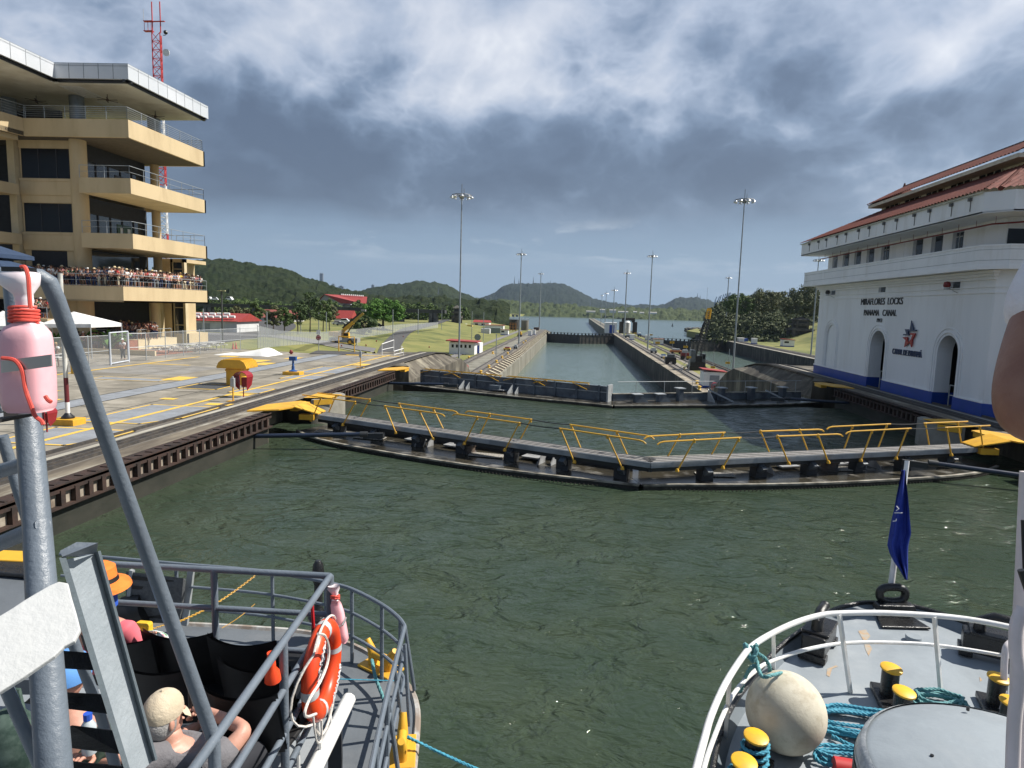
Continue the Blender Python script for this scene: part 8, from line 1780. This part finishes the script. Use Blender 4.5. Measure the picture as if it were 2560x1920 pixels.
bd = skin(J_, [(0, 1), (1, 2), (2, 3), (1, 4), (4, 5), (5, 6), (1, 7), (7, 8), (8, 9), (0, 10), (10, 11), (0, 12), (12, 13)], [.14, .12, .055, .06, .055, .045, .03, .055, .045, .03, .08, .05, .08, .05], 2); bd.ball(hh, .1, 16, 12, (.8, .95, 1.12)); bd.ball(hh+V3((0, .1, -.02)), .015, 8, 6); bd.join(hand(J_[6], J_[6]-J_[5], (0, 0, 1))); bd.join(hand(J_[9], J_[9]-J_[8], (0, 0, 1))); obj('body', bd, SKL, bp, smooth='full')
obj('shirt', skin([hp, sc_, J_[4], J_[4].lerp(J_[5], .5), J_[7], J_[7].lerp(J_[8], .5)], [(0, 1), (1, 2), (2, 3), (1, 4), (4, 5)], [.17, .15, .09, .075, .09, .075], 2), mat('shirt_dark_green', (.02, .04, .03), .9, (.06, .09, .06), 14), bp, smooth='full')
mb = MB(); mb.lathe(hh+V3((0, 0, .02)), [(.112, -.02), (.115, .02), (.095, .07), (.05, .10), (.005, .11)], 20); c_ = obj('cap', mb, mat('cap_blue', (.12, .32, .70), .8), bp, smooth=True); mb = MB(); mb.obox(hh+V3((-.08, .08, .01)), (.16, 0, 0), (0, .1, -.02), (0, 0, .008)); obj('cap_brim', mb, MATS['cap_blue'], c_)
obj('shorts', skin([hp, J_[10], J_[12]], [(0, 1), (0, 2)], [.15, .11, .11], 1), fl, bp, smooth='full')
b_ = pd(222, 1840, 2.9); t = thing('water_bottle', 'clear water bottle with blue cap beside the person behind the stairs', 'bottle', b_); mb = MB(); mb.lathe(b_-V3((0, 0, .08)), [(.03, 0), (.032, .02), (.032, .13), (.015, .16)], 12); obj('bottle_body', mb, mat('clear_plastic', (.5, .55, .58), .15), t, smooth=True); mb = MB(); mb.lathe(b_+V3((0, 0, .08)), [(.018, 0), (.018, .03)], 10); obj('cap', mb, MATS['flap_blue'], t)
mb = MB(); c = pd(30, 1880, 2.3); mb.ball(c, .15, 16, 12, (.8, .6, 1.1)); mb.tube([c+V3((-.06, 0, .12)), c+V3((-.04, 0, .24)), c+V3((.04, 0, .24)), c+V3((.06, 0, .12))], .01, 6); o = obj('bag', mb, mat('bag_green', (.02, .045, .035), .9, (.08, .12, .10), 16), smooth=True); tag(o, 'dark green patterned bag at the bottom left corner', 'bag')
# standing person at the right edge: bent bare arm, white sleeve
el = pd(2537, 1050, 1.06); shd = pd(2700, 620, 1.14); ft = V3((shd.x+.22, shd.y-.03, 0)); wrp = pd(2860, 1090, .98)
P1 = thing('person', 'person at the right edge in white shirt, only a bent bare elbow and sleeve showing', 'person', (ft.x, ft.y, 4.6))
shd2 = shd+V3((.40, .0, 0)); shc = (shd+shd2)/2-V3((0, 0, .03)); hip = V3((shc.x+.22, shc.y-.05, shc.z-.52)); hd_ = shc+V3((0, 0, .27)); el2 = shd2+V3((.08, .05, -.28)); wr2 = el2+V3((-.12, .2, .02)); fl0 = 4.6
J_ = [hip, hip.lerp(shc, .5), shc, shc+V3((0, 0, .12)), hd_-V3((0, 0, .08)), shd, el, wrp, shd2, el2, wr2, hip+V3((-.1, .02, -.42)), hip+V3((-.1, 0, -.84)), hip+V3((.1, .02, -.42)), hip+V3((.1, 0, -.84))]
bd = skin(J_, [(0, 1), (1, 2), (2, 3), (3, 4), (2, 5), (5, 6), (6, 7), (2, 8), (8, 9), (9, 10), (0, 11), (11, 12), (0, 13), (13, 14)], [.14, .12, .12, .055, .06, .066, .058, .032, .06, .045, .03, .085, .045, .085, .045], 3); bd.ball(hd_, .1, 20, 14, (.8, .95, 1.12)); bd.join(hand(wrp, wrp-el, (0, 0, 1))); bd.join(hand(wr2, wr2-el2, (0, 0, 1))); obj('body', bd, mat('skin_arm', (.31, .155, .10), .5, (.26, .12, .078), 18, .15, 80), P1, smooth='full')
obj('shirt', skin([hip, hip.lerp(shc, .5), shc-V3((0, 0, .02)), shd, shd.lerp(el, .56), shd2, shd2.lerp(el2, .45)], [(0, 1), (1, 2), (2, 3), (3, 4), (2, 5), (5, 6)], [(.18, .15), (.17, .14), (.16, .13), .08, .083, .085, .085], 2), mat('shirt_white', (.84, .82, .83), .9, (.76, .74, .76), 10, .4, 60), P1, smooth='full')
obj('trousers', skin([hip, J_[11], J_[12], J_[13], J_[14]], [(0, 1), (1, 2), (0, 3), (3, 4)], [.17, .12, .08, .12, .08], 2), mat('trousers_white', (.78, .77, .76), .85), P1, smooth='full'); mb = MB(); mb.ball(hd_+V3((0, .0, .02)), .108, 16, 10, (.85, .98, 1.05)); obj('hair', mb, HM['brown hair'], P1, smooth='full')
mb = MB(); mb.box(-1.0, 3, -1.5, .35, 4.5, 4.6); obj('upper_deck', mb, DECKM, B_)
# white tube rail of our own boat at the right edge
for P, r_ in (([(2575, 1180, 1.5), (2560, 1500, 1.5), (2552, 1600, 1.5), (2550, 1750, 1.5), (2552, 1980, 1.5)], .020), ([(2560, 1520, 1.45), (2543, 1560, 1.45), (2540, 1620, 1.45), (2548, 1700, 1.45), (2536, 1800, 1.45), (2530, 1980, 1.45)], .014)):
    mb = MB(); mb.tube(interp([tuple(pd(*p)) for p in P], 4), r_, 10); obj('white_rail', mb, mat('rail_pinkwhite', (.74, .68, .69), .5, (.65, .6, .6), 8), B_, smooth=True)
mb = MB(); a, b = pd(2553, 1425, 1.44), pd(2575, 1490, 1.44); mb.cyl(a, b, .008, 8); mb.cyl(pd(2557, 1300, 1.46), pd(2562, 1430, 1.46), .004, 6); obj('black_clip', mb, BLACK, B_)
# ------------------------------------------------------------------ foredeck fittings
def cleat(px, py, rz, label, s=1.0):
    q = gz(px, py, DB); t = thing('bollard', label, 'bollard', q, group='yellow bow fittings'); X_ = V3((cos(rz), sin(rz), 0)); Y_ = V3((-sin(rz), cos(rz), 0))
    mb = MB(); mb.cbox(q+V3((0, 0, .02)), (.5*s, .28*s, .03), rz); obj('base_plate', mb, YEL, t, bevel=.01)
    for sx in (-.12, .12): mb = MB(); mb.tube([q+X_*sx*s, q+X_*sx*1.1*s+V3((0, 0, .16*s)), q+X_*sx*1.9*s+V3((0, 0, .3*s))], [.065*s, .055*s, .035*s], 10); obj('horn', mb, YEL, t, smooth=True)
    mb = MB(); mb.tube([q+V3((0, 0, .15*s))-X_*.17*s, q+V3((0, 0, .15*s))+X_*.17*s], .05*s, 10); obj('crossbar', mb, YEL, t, smooth=True)
cleat(952, 1672, -.5, 'yellow double-horned bollard on the curved foredeck', .95); cleat(1005, 1885, -1.35, 'yellow fairlead at the deck edge where the blue rope leaves', .9)
def chain(a, b, sag, label, n=46):
    mb = MB(); P = [a.lerp(b, i/n)-V3((0, 0, sag*sin(pi*i/n))) for i in range(n+1)]
    for i in range(n):
        c = (P[i]+P[i+1])/2; d = (P[i+1]-P[i]).normalized(); s_ = d.cross(V3((0, 0, 1))).normalized(); u_ = s_ if i % 2 else d.cross(s_); l = (P[i+1]-P[i]).length*.78
        mb.tube([c+d*(l*cos(k*pi/3))+u_*(l*.55*sin(k*pi/3)) for k in range(6)], l*.17, 4, closed=True)
    o = obj('chain', mb, YEL); tag(o, label, 'chain', 'yellow plastic chains'); return o
chain(gz(637, 1440, ZR), gz(434, 1560, ZR-.1), .05, 'upper yellow plastic chain strung from the bow rail'); chain(gz(637, 1510, 2.8), gz(555, 1570, 2.75), .02, 'shorter lower yellow plastic chain below the first'); chain(gz(435, 1552, 3.3), gz(310, 1580, 3.3), .03, 'third yellow chain length near the orange hat', 24)
t = thing('gangway', 'grey slotted gangway plate leaning on the foredeck behind the rail', 'gangway', gz(400, 1560, DB)); A4 = [gz(322, 1430, 3.0), gz(465, 1447, 3.0), gz(455, 1560, DB+.1), gz(322, 1555, DB+.1)]
mb = MB(); mb.prism(A4, (0, -.05, .03)); obj('plate', mb, mat('gangway_grey', (.12, .125, .13), .6, (.08, .085, .09), 30, .5, 60), t)
for i in range(5):
    f0, f1 = .08+i*.19, .15+i*.19; L_ = lambda u, v: (A4[0].lerp(A4[1], u)).lerp(A4[3].lerp(A4[2], u), v)+V3((0, -.056, .035)); mb = MB(); mb.prism([L_(.12, f0), L_(.85, f0), L_(.85, f1), L_(.12, f1)], (0, -.004, .004)); obj('slot', mb, BLACK, t)
mb = MB(); mb.beam(gz(478, 1425, 3.05), gz(462, 1562, DB+.1), .05, .07); obj('side_frame', mb, GALV, t); mb = MB(); mb.beam(gz(330, 1425, 3.05), gz(318, 1560, DB+.1), .04, .05); obj('side_frame', mb, GALV, t)
mb = MB(); c = gz(365, 1555, DB+.15); mb.lathe(c-V3((.25, 0, -.1)), [(.2, 0), (.2, .25)], 18, axis=(1, .2, .3)); o = obj('tyre', mb, BLACK, smooth=True); tag(o, 'black tyre fender lying under the gangway plate', 'tyre')
mb = MB(); c = gz(357, 1588, 3.75); mb.cbox(c, (.12, .1, .2)); o = obj('life_vest', mb, mat('vest_yellow', (.75, .45, .02), .7), bevel=.02); tag(o, 'yellow life vest hanging on the chair back near the orange hat', 'life vest')
mb = MB(); mb.lathe(gz(797, 1600, DB), [(.09, 0), (.09, .2), (.13, .3), (.05, .4), (.05, .7), (.08, .8), (.06, .95), (.03, 1.0)], 10); o = obj('black_stanchion', mb, RUBB, smooth=True); tag(o, 'black rounded stanchion behind the corner of the railing', 'stanchion')
# ------------------------------------------------------------------ ropes
def rope_mat(name, c1, c2):
    return mat(name, c1, .7, c2, 40, .3, 80)
TEAL = rope_mat('teal_rope', (.06, .33, .46), (.03, .20, .30)); TEAL2 = rope_mat('faded_rope', (.13, .33, .34), (.07, .22, .24))
def rope(pts, r, mt, parent=None, name='rope', pitch=6.5, sub=8):
    P = interp([tuple(p) for p in pts], sub) if sub > 1 else [V3(p) for p in pts]
    # resample
    Q = [P[0]]; step = r*1.6
    for a, b in zip(P, P[1:]):
        L = (b-a).length; n = max(1, int(L/step))
        for j in range(1, n+1): Q.append(a.lerp(b, j/n))
    mb = MB(); ang = 0; prev = None; st = [[], [], []]
    for i, q in enumerate(Q):
        d = (Q[min(i+1, len(Q)-1)]-Q[max(i-1, 0)]).normalized(); a = (prev-d*prev.dot(d)) if prev else d.orthogonal(); a.normalize(); prev = a; b = d.cross(a)
        if i: ang += (q-Q[i-1]).length/(r*pitch)*2*pi
        for k in range(3): st[k].append(q+(a*cos(ang+k*2.094)+b*sin(ang+k*2.094))*r*.5)
    for k in range(3): mb.tube(st[k], r*.56, 5)
    return obj(name, mb, mt, parent, smooth='full')
a = gz(1018, 1842, DB+.15); e = gz(1700, 1990, 2.2)
o = rope([a.lerp(e, i/8)-V3((0, 0, .22*sin(pi*i/8))) for i in range(9)], .017, TEAL); tag(o, 'teal mooring rope stretched over the water from the tour boat to the tug', 'rope')
o = rope([gz(930, 1650, DB+.3), gz(938, 1690, DB+.3), gz(958, 1745, DB+.15), gz(975, 1790, DB+.05), gz(985, 1850, DB+.03), gz(1000, 1880, DB+.1)], .02, TEAL2); tag(o, 'faded teal rope lying from the horned bollard along the foredeck', 'rope')
mb = MB(); mb.tube([gz(735, 1690, 3.3), gz(860, 1698, 3.2), gz(985, 1702, ZR)], .005, 5); o = obj('cord', mb, TEAL); tag(o, 'thin blue cord tied across the foredeck to the bow rail', 'cord')
# ------------------------------------------------------------------ tug bow on the right
DT = 2.3
TG = thing('tugboat', 'grey tug bow with white pipe rail, black fittings and a domed hatch at bottom right', 'boat', (9, 9, 0))
ED = [(1745, 2100), (1775, 1960), (1795, 1850), (1828, 1769), (1867, 1714), (1933, 1633), (1995, 1582), (2073, 1530), (2128, 1512), (2178, 1506), (2275, 1514), (2361, 1537), (2470, 1580), (2560, 1625), (2700, 1720), (2850, 1900)]
ez = lambda p: DT+.10
ed = interp([tuple(gz(x, y, DT+.12)) for x, y in ED], 4)
back = [V3((ed[-1].x+1, -1, 0)), V3((ed[0].x-.5, -1, 0))]
mb = MB(); mb.prism([V3((p.x, p.y, DT-.1)) for p in ed+back], (0, 0, .1)); obj('deck', mb, DECK_T, TG)
cen = V3((ed[20].x+1.5, 5, 0));
mb = MB(); mi = MB()
for a, b in zip(ed, ed[1:]):
    ia, ib = a+(cen-a)*.035, b+(cen-b)*.035; ia.z = ib.z = DT; mb.quad(a, b, V3((b.x, b.y-.0, -.6)), V3((a.x, a.y, -.6))); mi.add([a, b, ib, ia], [(0, 1, 2, 3)])
obj('hull', mb, mat('tug_hull', (.02, .022, .025), .5), TG); obj('bulwark', mi, mat('bulwark_grey', (.16, .19, .215), .5), TG)
mb = MB(); mb.tube(ed, .03, 8); obj('rubbing_strake', mb, RUBB, TG, smooth=True)
RT = [(1725, 1985), (1741, 1920), (1760, 1850), (1778, 1788), (1813, 1710), (1855, 1644), (1883, 1613), (1933, 1582), (1992, 1555), (2050, 1538), (2100, 1533), (2205, 1532), (2338, 1539), (2439, 1551), (2544, 1572), (2640, 1600)]
ztr = DT+.95; rt_ = interp([tuple(gz(x, y, ztr)) for x, y in RT], 4); mb = MB(); mb.tube(rt_, .028, 10); obj('top_rail', mb, WPT, TG, smooth=True)
RL = [(1752, 1950), (1778, 1862), (1832, 1738), (1894, 1672), (1941, 1648), (2011, 1625), (2100, 1609), (2205, 1606), (2341, 1613), (2514, 1640), (2620, 1665)]
mb = MB(); mb.tube(interp([tuple(gz(x, y, DT+.55)) for x, y in RL], 4), .020, 8); obj('middle_rail', mb, WPT, TG, smooth=True)
for (tx, ty, bx, by) in ((2098, 1535, 2126, 1732), (2336, 1541, 2352, 1732), (1934, 1583, 1934, 1672), (1824, 1695, 1813, 1850)):
    a = gz(tx, ty, ztr); b = gz(bx, by, DT); m_ = a.lerp(b, .75)+V3((0, 0, 0)); mb = MB(); mb.beam(a, b, .035, .035); obj('stanchion', mb, WPT, TG)
mb = MB(); mb.tube(interp([tuple(gz(x, y, z_)) for x, y, z_ in ((2500, 1790, DT), (2508, 1740, 2.5), (2512, 1640, 2.9), (2520, 1612, 3.0), (2540, 1604, 3.0), (2560, 1612, 2.95))], 4), .032, 10); obj('vent_pipe', mb, mat('rail_pinkwhite', (.74, .68, .69)), TG, smooth=True)
# towing eye at the stem
qe = gz(2228, 1516, DT+.12); k = (qe-CAM).dot(_f)/FPX; t = thing('towing_eye', 'glossy black oval towing eye at the stem of the tug under the flag pole', 'towing eye', qe)
mb = MB(); c = qe+V3((0, 0, 32*k)); P = []
for i in range(32): a = i*2*pi/32; P.append(c+_r*(32*k*math.copysign(abs(cos(a))**.75, cos(a)))+V3((0, 0, 18.5*k*math.copysign(abs(sin(a))**.75, sin(a)))))
mb.tube(P, 9.5*k, 12, closed=True); obj('ring', mb, RUBB, t, smooth='full')
mb = MB(); mb.prism([qe-_r*50*k, qe+_r*50*k, qe+_r*44*k+V3((0, 0, 15*k)), qe-_r*44*k+V3((0, 0, 15*k))], (0, -.16, 0)); mb.prism([qe-_r*60*k+V3((0, -.42, -.11)), qe+_r*60*k+V3((0, -.42, -.11)), qe+_r*40*k+V3((0, 0, -.11)), qe-_r*40*k+V3((0, 0, -.11))], (0, 0, .03)); obj('foot', mb, RUBB, t, bevel=.02)
# flag
ft0 = qe+V3((0, .12, 48*k)); tp0 = gy(2268, 1152, ft0.y+.3); t = thing('flag', 'furled dark blue flag hanging from a chipped white pole at the tug stem', 'flag', ft0)
mb = MB(); mb.tube([gy(2228, 1462, ft0.y), gy(2250, 1290, ft0.y+.15), tp0], [.040, .034, .03], 10); obj('pole', mb, WPT, t, smooth=True)
FLG = mat('flag_blue', (.010, .035, .30), .75, (.008, .028, .25), 7, .4, 40)
rows = [(1176, 2256, 2264), (1206, 2250, 2266), (1240, 2243, 2270), (1275, 2237, 2273), (1299, 2231, 2275), (1333, 2225, 2278), (1364, 2220, 2271), (1385, 2226, 2270), (1405, 2236, 2270), (1425, 2250, 2270), (1450, 2264, 2269)]
def ff(u, v):
    i = v*(len(rows)-1); a = min(int(i), len(rows)-2); s_ = i-a; y = rows[a][0]*(1-s_)+rows[a+1][0]*s_; l = rows[a][1]*(1-s_)+rows[a+1][1]*s_; r_ = rows[a][2]*(1-s_)+rows[a+1][2]*s_
    return gy(l+(r_-l)*u, y, ft0.y-.10+.05*sin(u*9+v*5)+.04*sin(u*17+1)*v)
mb = MB(); mb.grid(ff, 26, 40); mb.grid(lambda u, v: ff(1-u, v)+V3((0, .02, 0)), 26, 40); fo = obj('flag_cloth', mb, FLG, t, smooth='full')
mk = MB()
for P in ([(2241, 1265), (2247, 1272), (2240, 1277)], [(2236, 1282), (2256, 1282)], [(2241, 1297), (2240, 1302), (2232, 1303)]): mk.tube([gy(x, y, ft0.y-.17) for x, y in P], .006, 5)
obj('flag_mark', mk, WHITE, fo)
# fender ball
d_ = 5.8; cb3 = pd(1964, 1782, d_); cb3.z = DT+.385; cb3 = gz(1964, 1780, DT+.355)
BALL = mat('fender_cream', (.60, .56, .45), .75, (.50, .46, .36), 3.5, .15, 40, c3=(.44, .39, .29), s3=5)
t = thing('fender_ball', 'big cream inflatable ball fender resting on the tug deck inside the rail', 'fender', V3((cb3.x, cb3.y, DT))); mb = MB(); mb.ball(cb3, .352, 40, 26, (1, 1, 1.02)); obj('ball', mb, BALL, t, smooth='full')
mb = MB(); cdir = (pd(1880, 1810, 5)-pd(1964, 1780, 5)).normalized(); cc_ = cb3+V3((-.25, -.18, -.19)); mb.ball(cb3+V3((-.60, -.25, -.30)).normalized()*.312, .07, 12, 8); obj('worn_cap', mb, RUBB, t, smooth=True)
a = gz(1877, 1622, ztr); P = [a+V3((0, 0, .03)), a+V3((.05, -.05, -.1)), gz(1905, 1690, DT+.85), gz(1930, 1688, DT+.86), cb3+V3((-.05, .05, .352))]
o = rope([tuple(p) for p in P], .018, TEAL2); tag(o, 'faded teal rope hanging the ball fender from the tug rail', 'rope')
for i in range(1):
    P = [a+V3((.05*cos(k_*.8), .06*sin(k_*.8), .045*cos(k_*1.6)-.02*(k_ % 3))) for k_ in range(16)]; P2_ = [gz(1890, 1630, ztr-.05), gz(1915, 1650, ztr-.15), gz(1925, 1680, ztr-.3), gz(1905, 1690, ztr-.35), gz(1888, 1665, ztr-.2), gz(1870, 1680, ztr-.3), gz(1850, 1730, ztr-.6)]
    o = rope([tuple(p) for p in P]+[tuple(p) for p in P2_], .02, TEAL2); tag(o, 'knotted teal rope tied round the tug rail above the ball', 'rope')
# bitts
YC = mat('cap_yellow', (.78, .46, .02), .45, (.65, .36, .03), 6)
def bitt(pts, label, base=None, capm=YC, s=1.0):
    P = [gz(x, y, DT+.36) for x, y in pts]; t = thing('mooring_bitt', label, 'bitt', V3((P[0].x, P[0].y, DT)), group='mooring bitts on the tug')
    for p in P:
        mb = MB(); mb.lathe((p.x, p.y, DT+.05), [(.085, 0), (.085, .30)], 18); o_ = obj('bitt_post', mb, RUBB, t, smooth=True); mb = MB(); mb.lathe((p.x, p.y, DT+.34), [(.085, 0), (.105, .012), (.105, .03), (.085, .04)], 18, axis=(.06, -.1, 1)); obj('bitt_cap', mb, capm, o_, smooth=True)
    c = sum(P, V3((0, 0, 0)))/len(P); d = (P[-1]-P[0]).normalized() if len(P) > 1 else V3((1, 0, 0)); L = (P[-1]-P[0]).length+.42; d.z = 0
    mb = MB(); mb.cbox((c.x, c.y, DT+.04), (L, .26, .07), math.atan2(d.y, d.x)); obj('bitt_base', mb, RUBB, t, bevel=.012); return t
bitt([(2228, 1671), (2260, 1730)], 'double black bitt with yellow caps in the middle of the tug deck'); bitt([(2497, 1695), (2530, 1755)], 'double black bitt at the right edge of the tug deck')
bt = bitt([(1890, 1842), (1860, 1905)], 'rope-wrapped bitt at the lower left of the tug deck');
for (px, py) in ((1890, 1842), (1860, 1905)):
    p = gz(px, py, DT+.36); o = rope([(p.x+.11*cos(i*.9), p.y+.11*sin(i*.9), DT+.08+i*.0105) for i in range(22)], .021, TEAL, sub=2); tag(o, 'teal rope wound round the %s post of the lower left bitt' % ('white-capped' if px > 1870 else 'yellow-capped'), 'rope')
# rope coils
rr = random.Random(9)
def coil(cx, cy, rx, ry, n, label, mt, z=DT, r=.021, rot=0):
    c = gz(cx, cy, z+.03); P = []
    for i in range(n*10):
        a = i*2*pi/10; f = .75+.35*rr.random(); lvl = int(i/10); P.append((c.x+rx*f*cos(a+rot)+.05*sin(lvl*2.1), c.y+ry*f*sin(a+rot)+.05*cos(lvl*1.7), z+.03+.022*(lvl % 4)+.01*rr.random()))
    o = rope(P, r, mt, sub=3); tag(o, label, 'rope'); return o
coil(2150, 1812, .48, .20, 7, 'large coil of teal rope beside the ball fender on the tug deck', TEAL); coil(2345, 1758, .26, .14, 6, 'faded teal rope coil behind the domed hatch', TEAL2); coil(2130, 1905, .30, .12, 4, 'small teal rope coil at the bottom edge by the red float', TEAL)
o = rope([gz(2080, 1840, DT+.04), gz(2130, 1865, DT+.04), gz(2190, 1880, DT+.04), gz(2250, 1870, DT+.04)], .021, TEAL); tag(o, 'loose teal rope end running under the domed hatch', 'rope')
mb = MB(); p = gz(2085, 1918, DT+.1); mb.tube([p, p+V3((.35, -.05, 0))], .09, 14); o = obj('red_float', mb, mat('float_red', (.5, .03, .03), .5), smooth=True); tag(o, 'red cylindrical float with white cord at the bottom edge', 'float')
# domed hatch
ch = gz(2550, 1962, 3.25); t = thing('domed_hatch', 'wide grey domed hatch cover rising from the tug deck at bottom right', 'hatch', V3((ch.x, ch.y, DT))); mb = MB(); mb.lathe((ch.x, ch.y, 3.25), [(.96, -.95), (.96, -.10), (.93, -.035), (.87, 0), (.6, .05), (.3, .08), (.01, .085)], 64); obj('cover', mb, DECK_T, t, smooth=True)
mb = MB(); mb.lathe((ch.x, ch.y, 3.25), [(.965, -.12), (.936, -.03), (.90, -.002)], 64, cap=False); obj('highlight_rim', mb, mat('highlight_white', (.6, .62, .62), .35, (.35, .38, .4), 8, .5, 30), t, smooth=True); mb = MB(); mb.lathe((ch.x, ch.y, 3.25), [(.97, -.95), (.97, -.13)], 64, cap=False); obj('shade_side', mb, RUBB, t, smooth=True)  # pale rim paints a highlight on the edge, black side paints the shade below
for px, py in ((2380, 1885), (2330, 1890), (2420, 1770)): p = gz(px, py, 3.31); mb = MB(); mb.lathe(p-V3((0, 0, .02)), [(.012, 0), (.012, .03)], 8); obj('stud', mb, RUBB, t)
# black roller fairleads
def fairlead(px, py, rz, label):
    q = gz(px, py, DT+.02); t = thing('fairlead', label, 'fairlead', q, group='black fairleads'); X_ = V3((cos(rz), sin(rz), 0)); Y_ = V3((-sin(rz), cos(rz), 0))
    mb = MB(); mb.cbox(q+V3((0, 0, .17)), (.62, .26, .24), rz); obj('body', mb, RUBB, t, bevel=.02); mb = MB(); mb.cbox(q+V3((0, 0, .30)), (.5, .3, .04), rz); obj('top_plate', mb, RUBB, t, bevel=.01)
    for s in (-1, 1): mb = MB(); mb.cbox(q+X_*.27*s+V3((0, 0, .04)), (.14, .3, .08), rz); obj('foot', mb, RUBB, t, bevel=.01)
    mb = MB(); mb.tube([q-X_*.15+V3((0, 0, .3)), q-X_*.15+V3((0, 0, .42)), q-X_*.02+V3((0, 0, .50)), q+X_*.14+V3((0, 0, .50))], [.07, .065, .06, .055], 12); mb.ball(q+X_*.16+V3((0, 0, .50)), .06, 12, 8); obj('horn', mb, RUBB, t, smooth=True)
fairlead(2045, 1625, 1.0, 'black fairlead with horn on the left bow of the tug'); fairlead(2480, 1645, -.45, 'black fairlead with hooked horn on the right bow of the tug')
for px, py in ((2283, 1603),): p = gz(px, py, DT); mb = MB(); mb.lathe(p, [(.09, 0), (.09, .06), (.085, .07)], 18); o = obj('vent_cap', mb, DECK_T, TG, smooth=True)
def stain(pts, c, name='rust_stain'):
    mb = MB(); mb.add([gz(x, y, DT+.004) for x, y in pts], [tuple(range(len(pts)))[::-1]]); obj(name, mb, c, TG)
RS = mat('rust_stain', (.42, .26, .13), .8, (.36, .33, .28), 12, thr=(.35, .55))
stain([(2145, 1577), (2165, 1574), (2176, 1590), (2168, 1600), (2180, 1622), (2172, 1640), (2164, 1625), (2158, 1600)], RS); stain([(2068, 1672), (2090, 1663), (2096, 1666), (2080, 1672), (2074, 1692), (2066, 1688)], RS); stain([(2449, 1692), (2456, 1700), (2450, 1704)], RS)
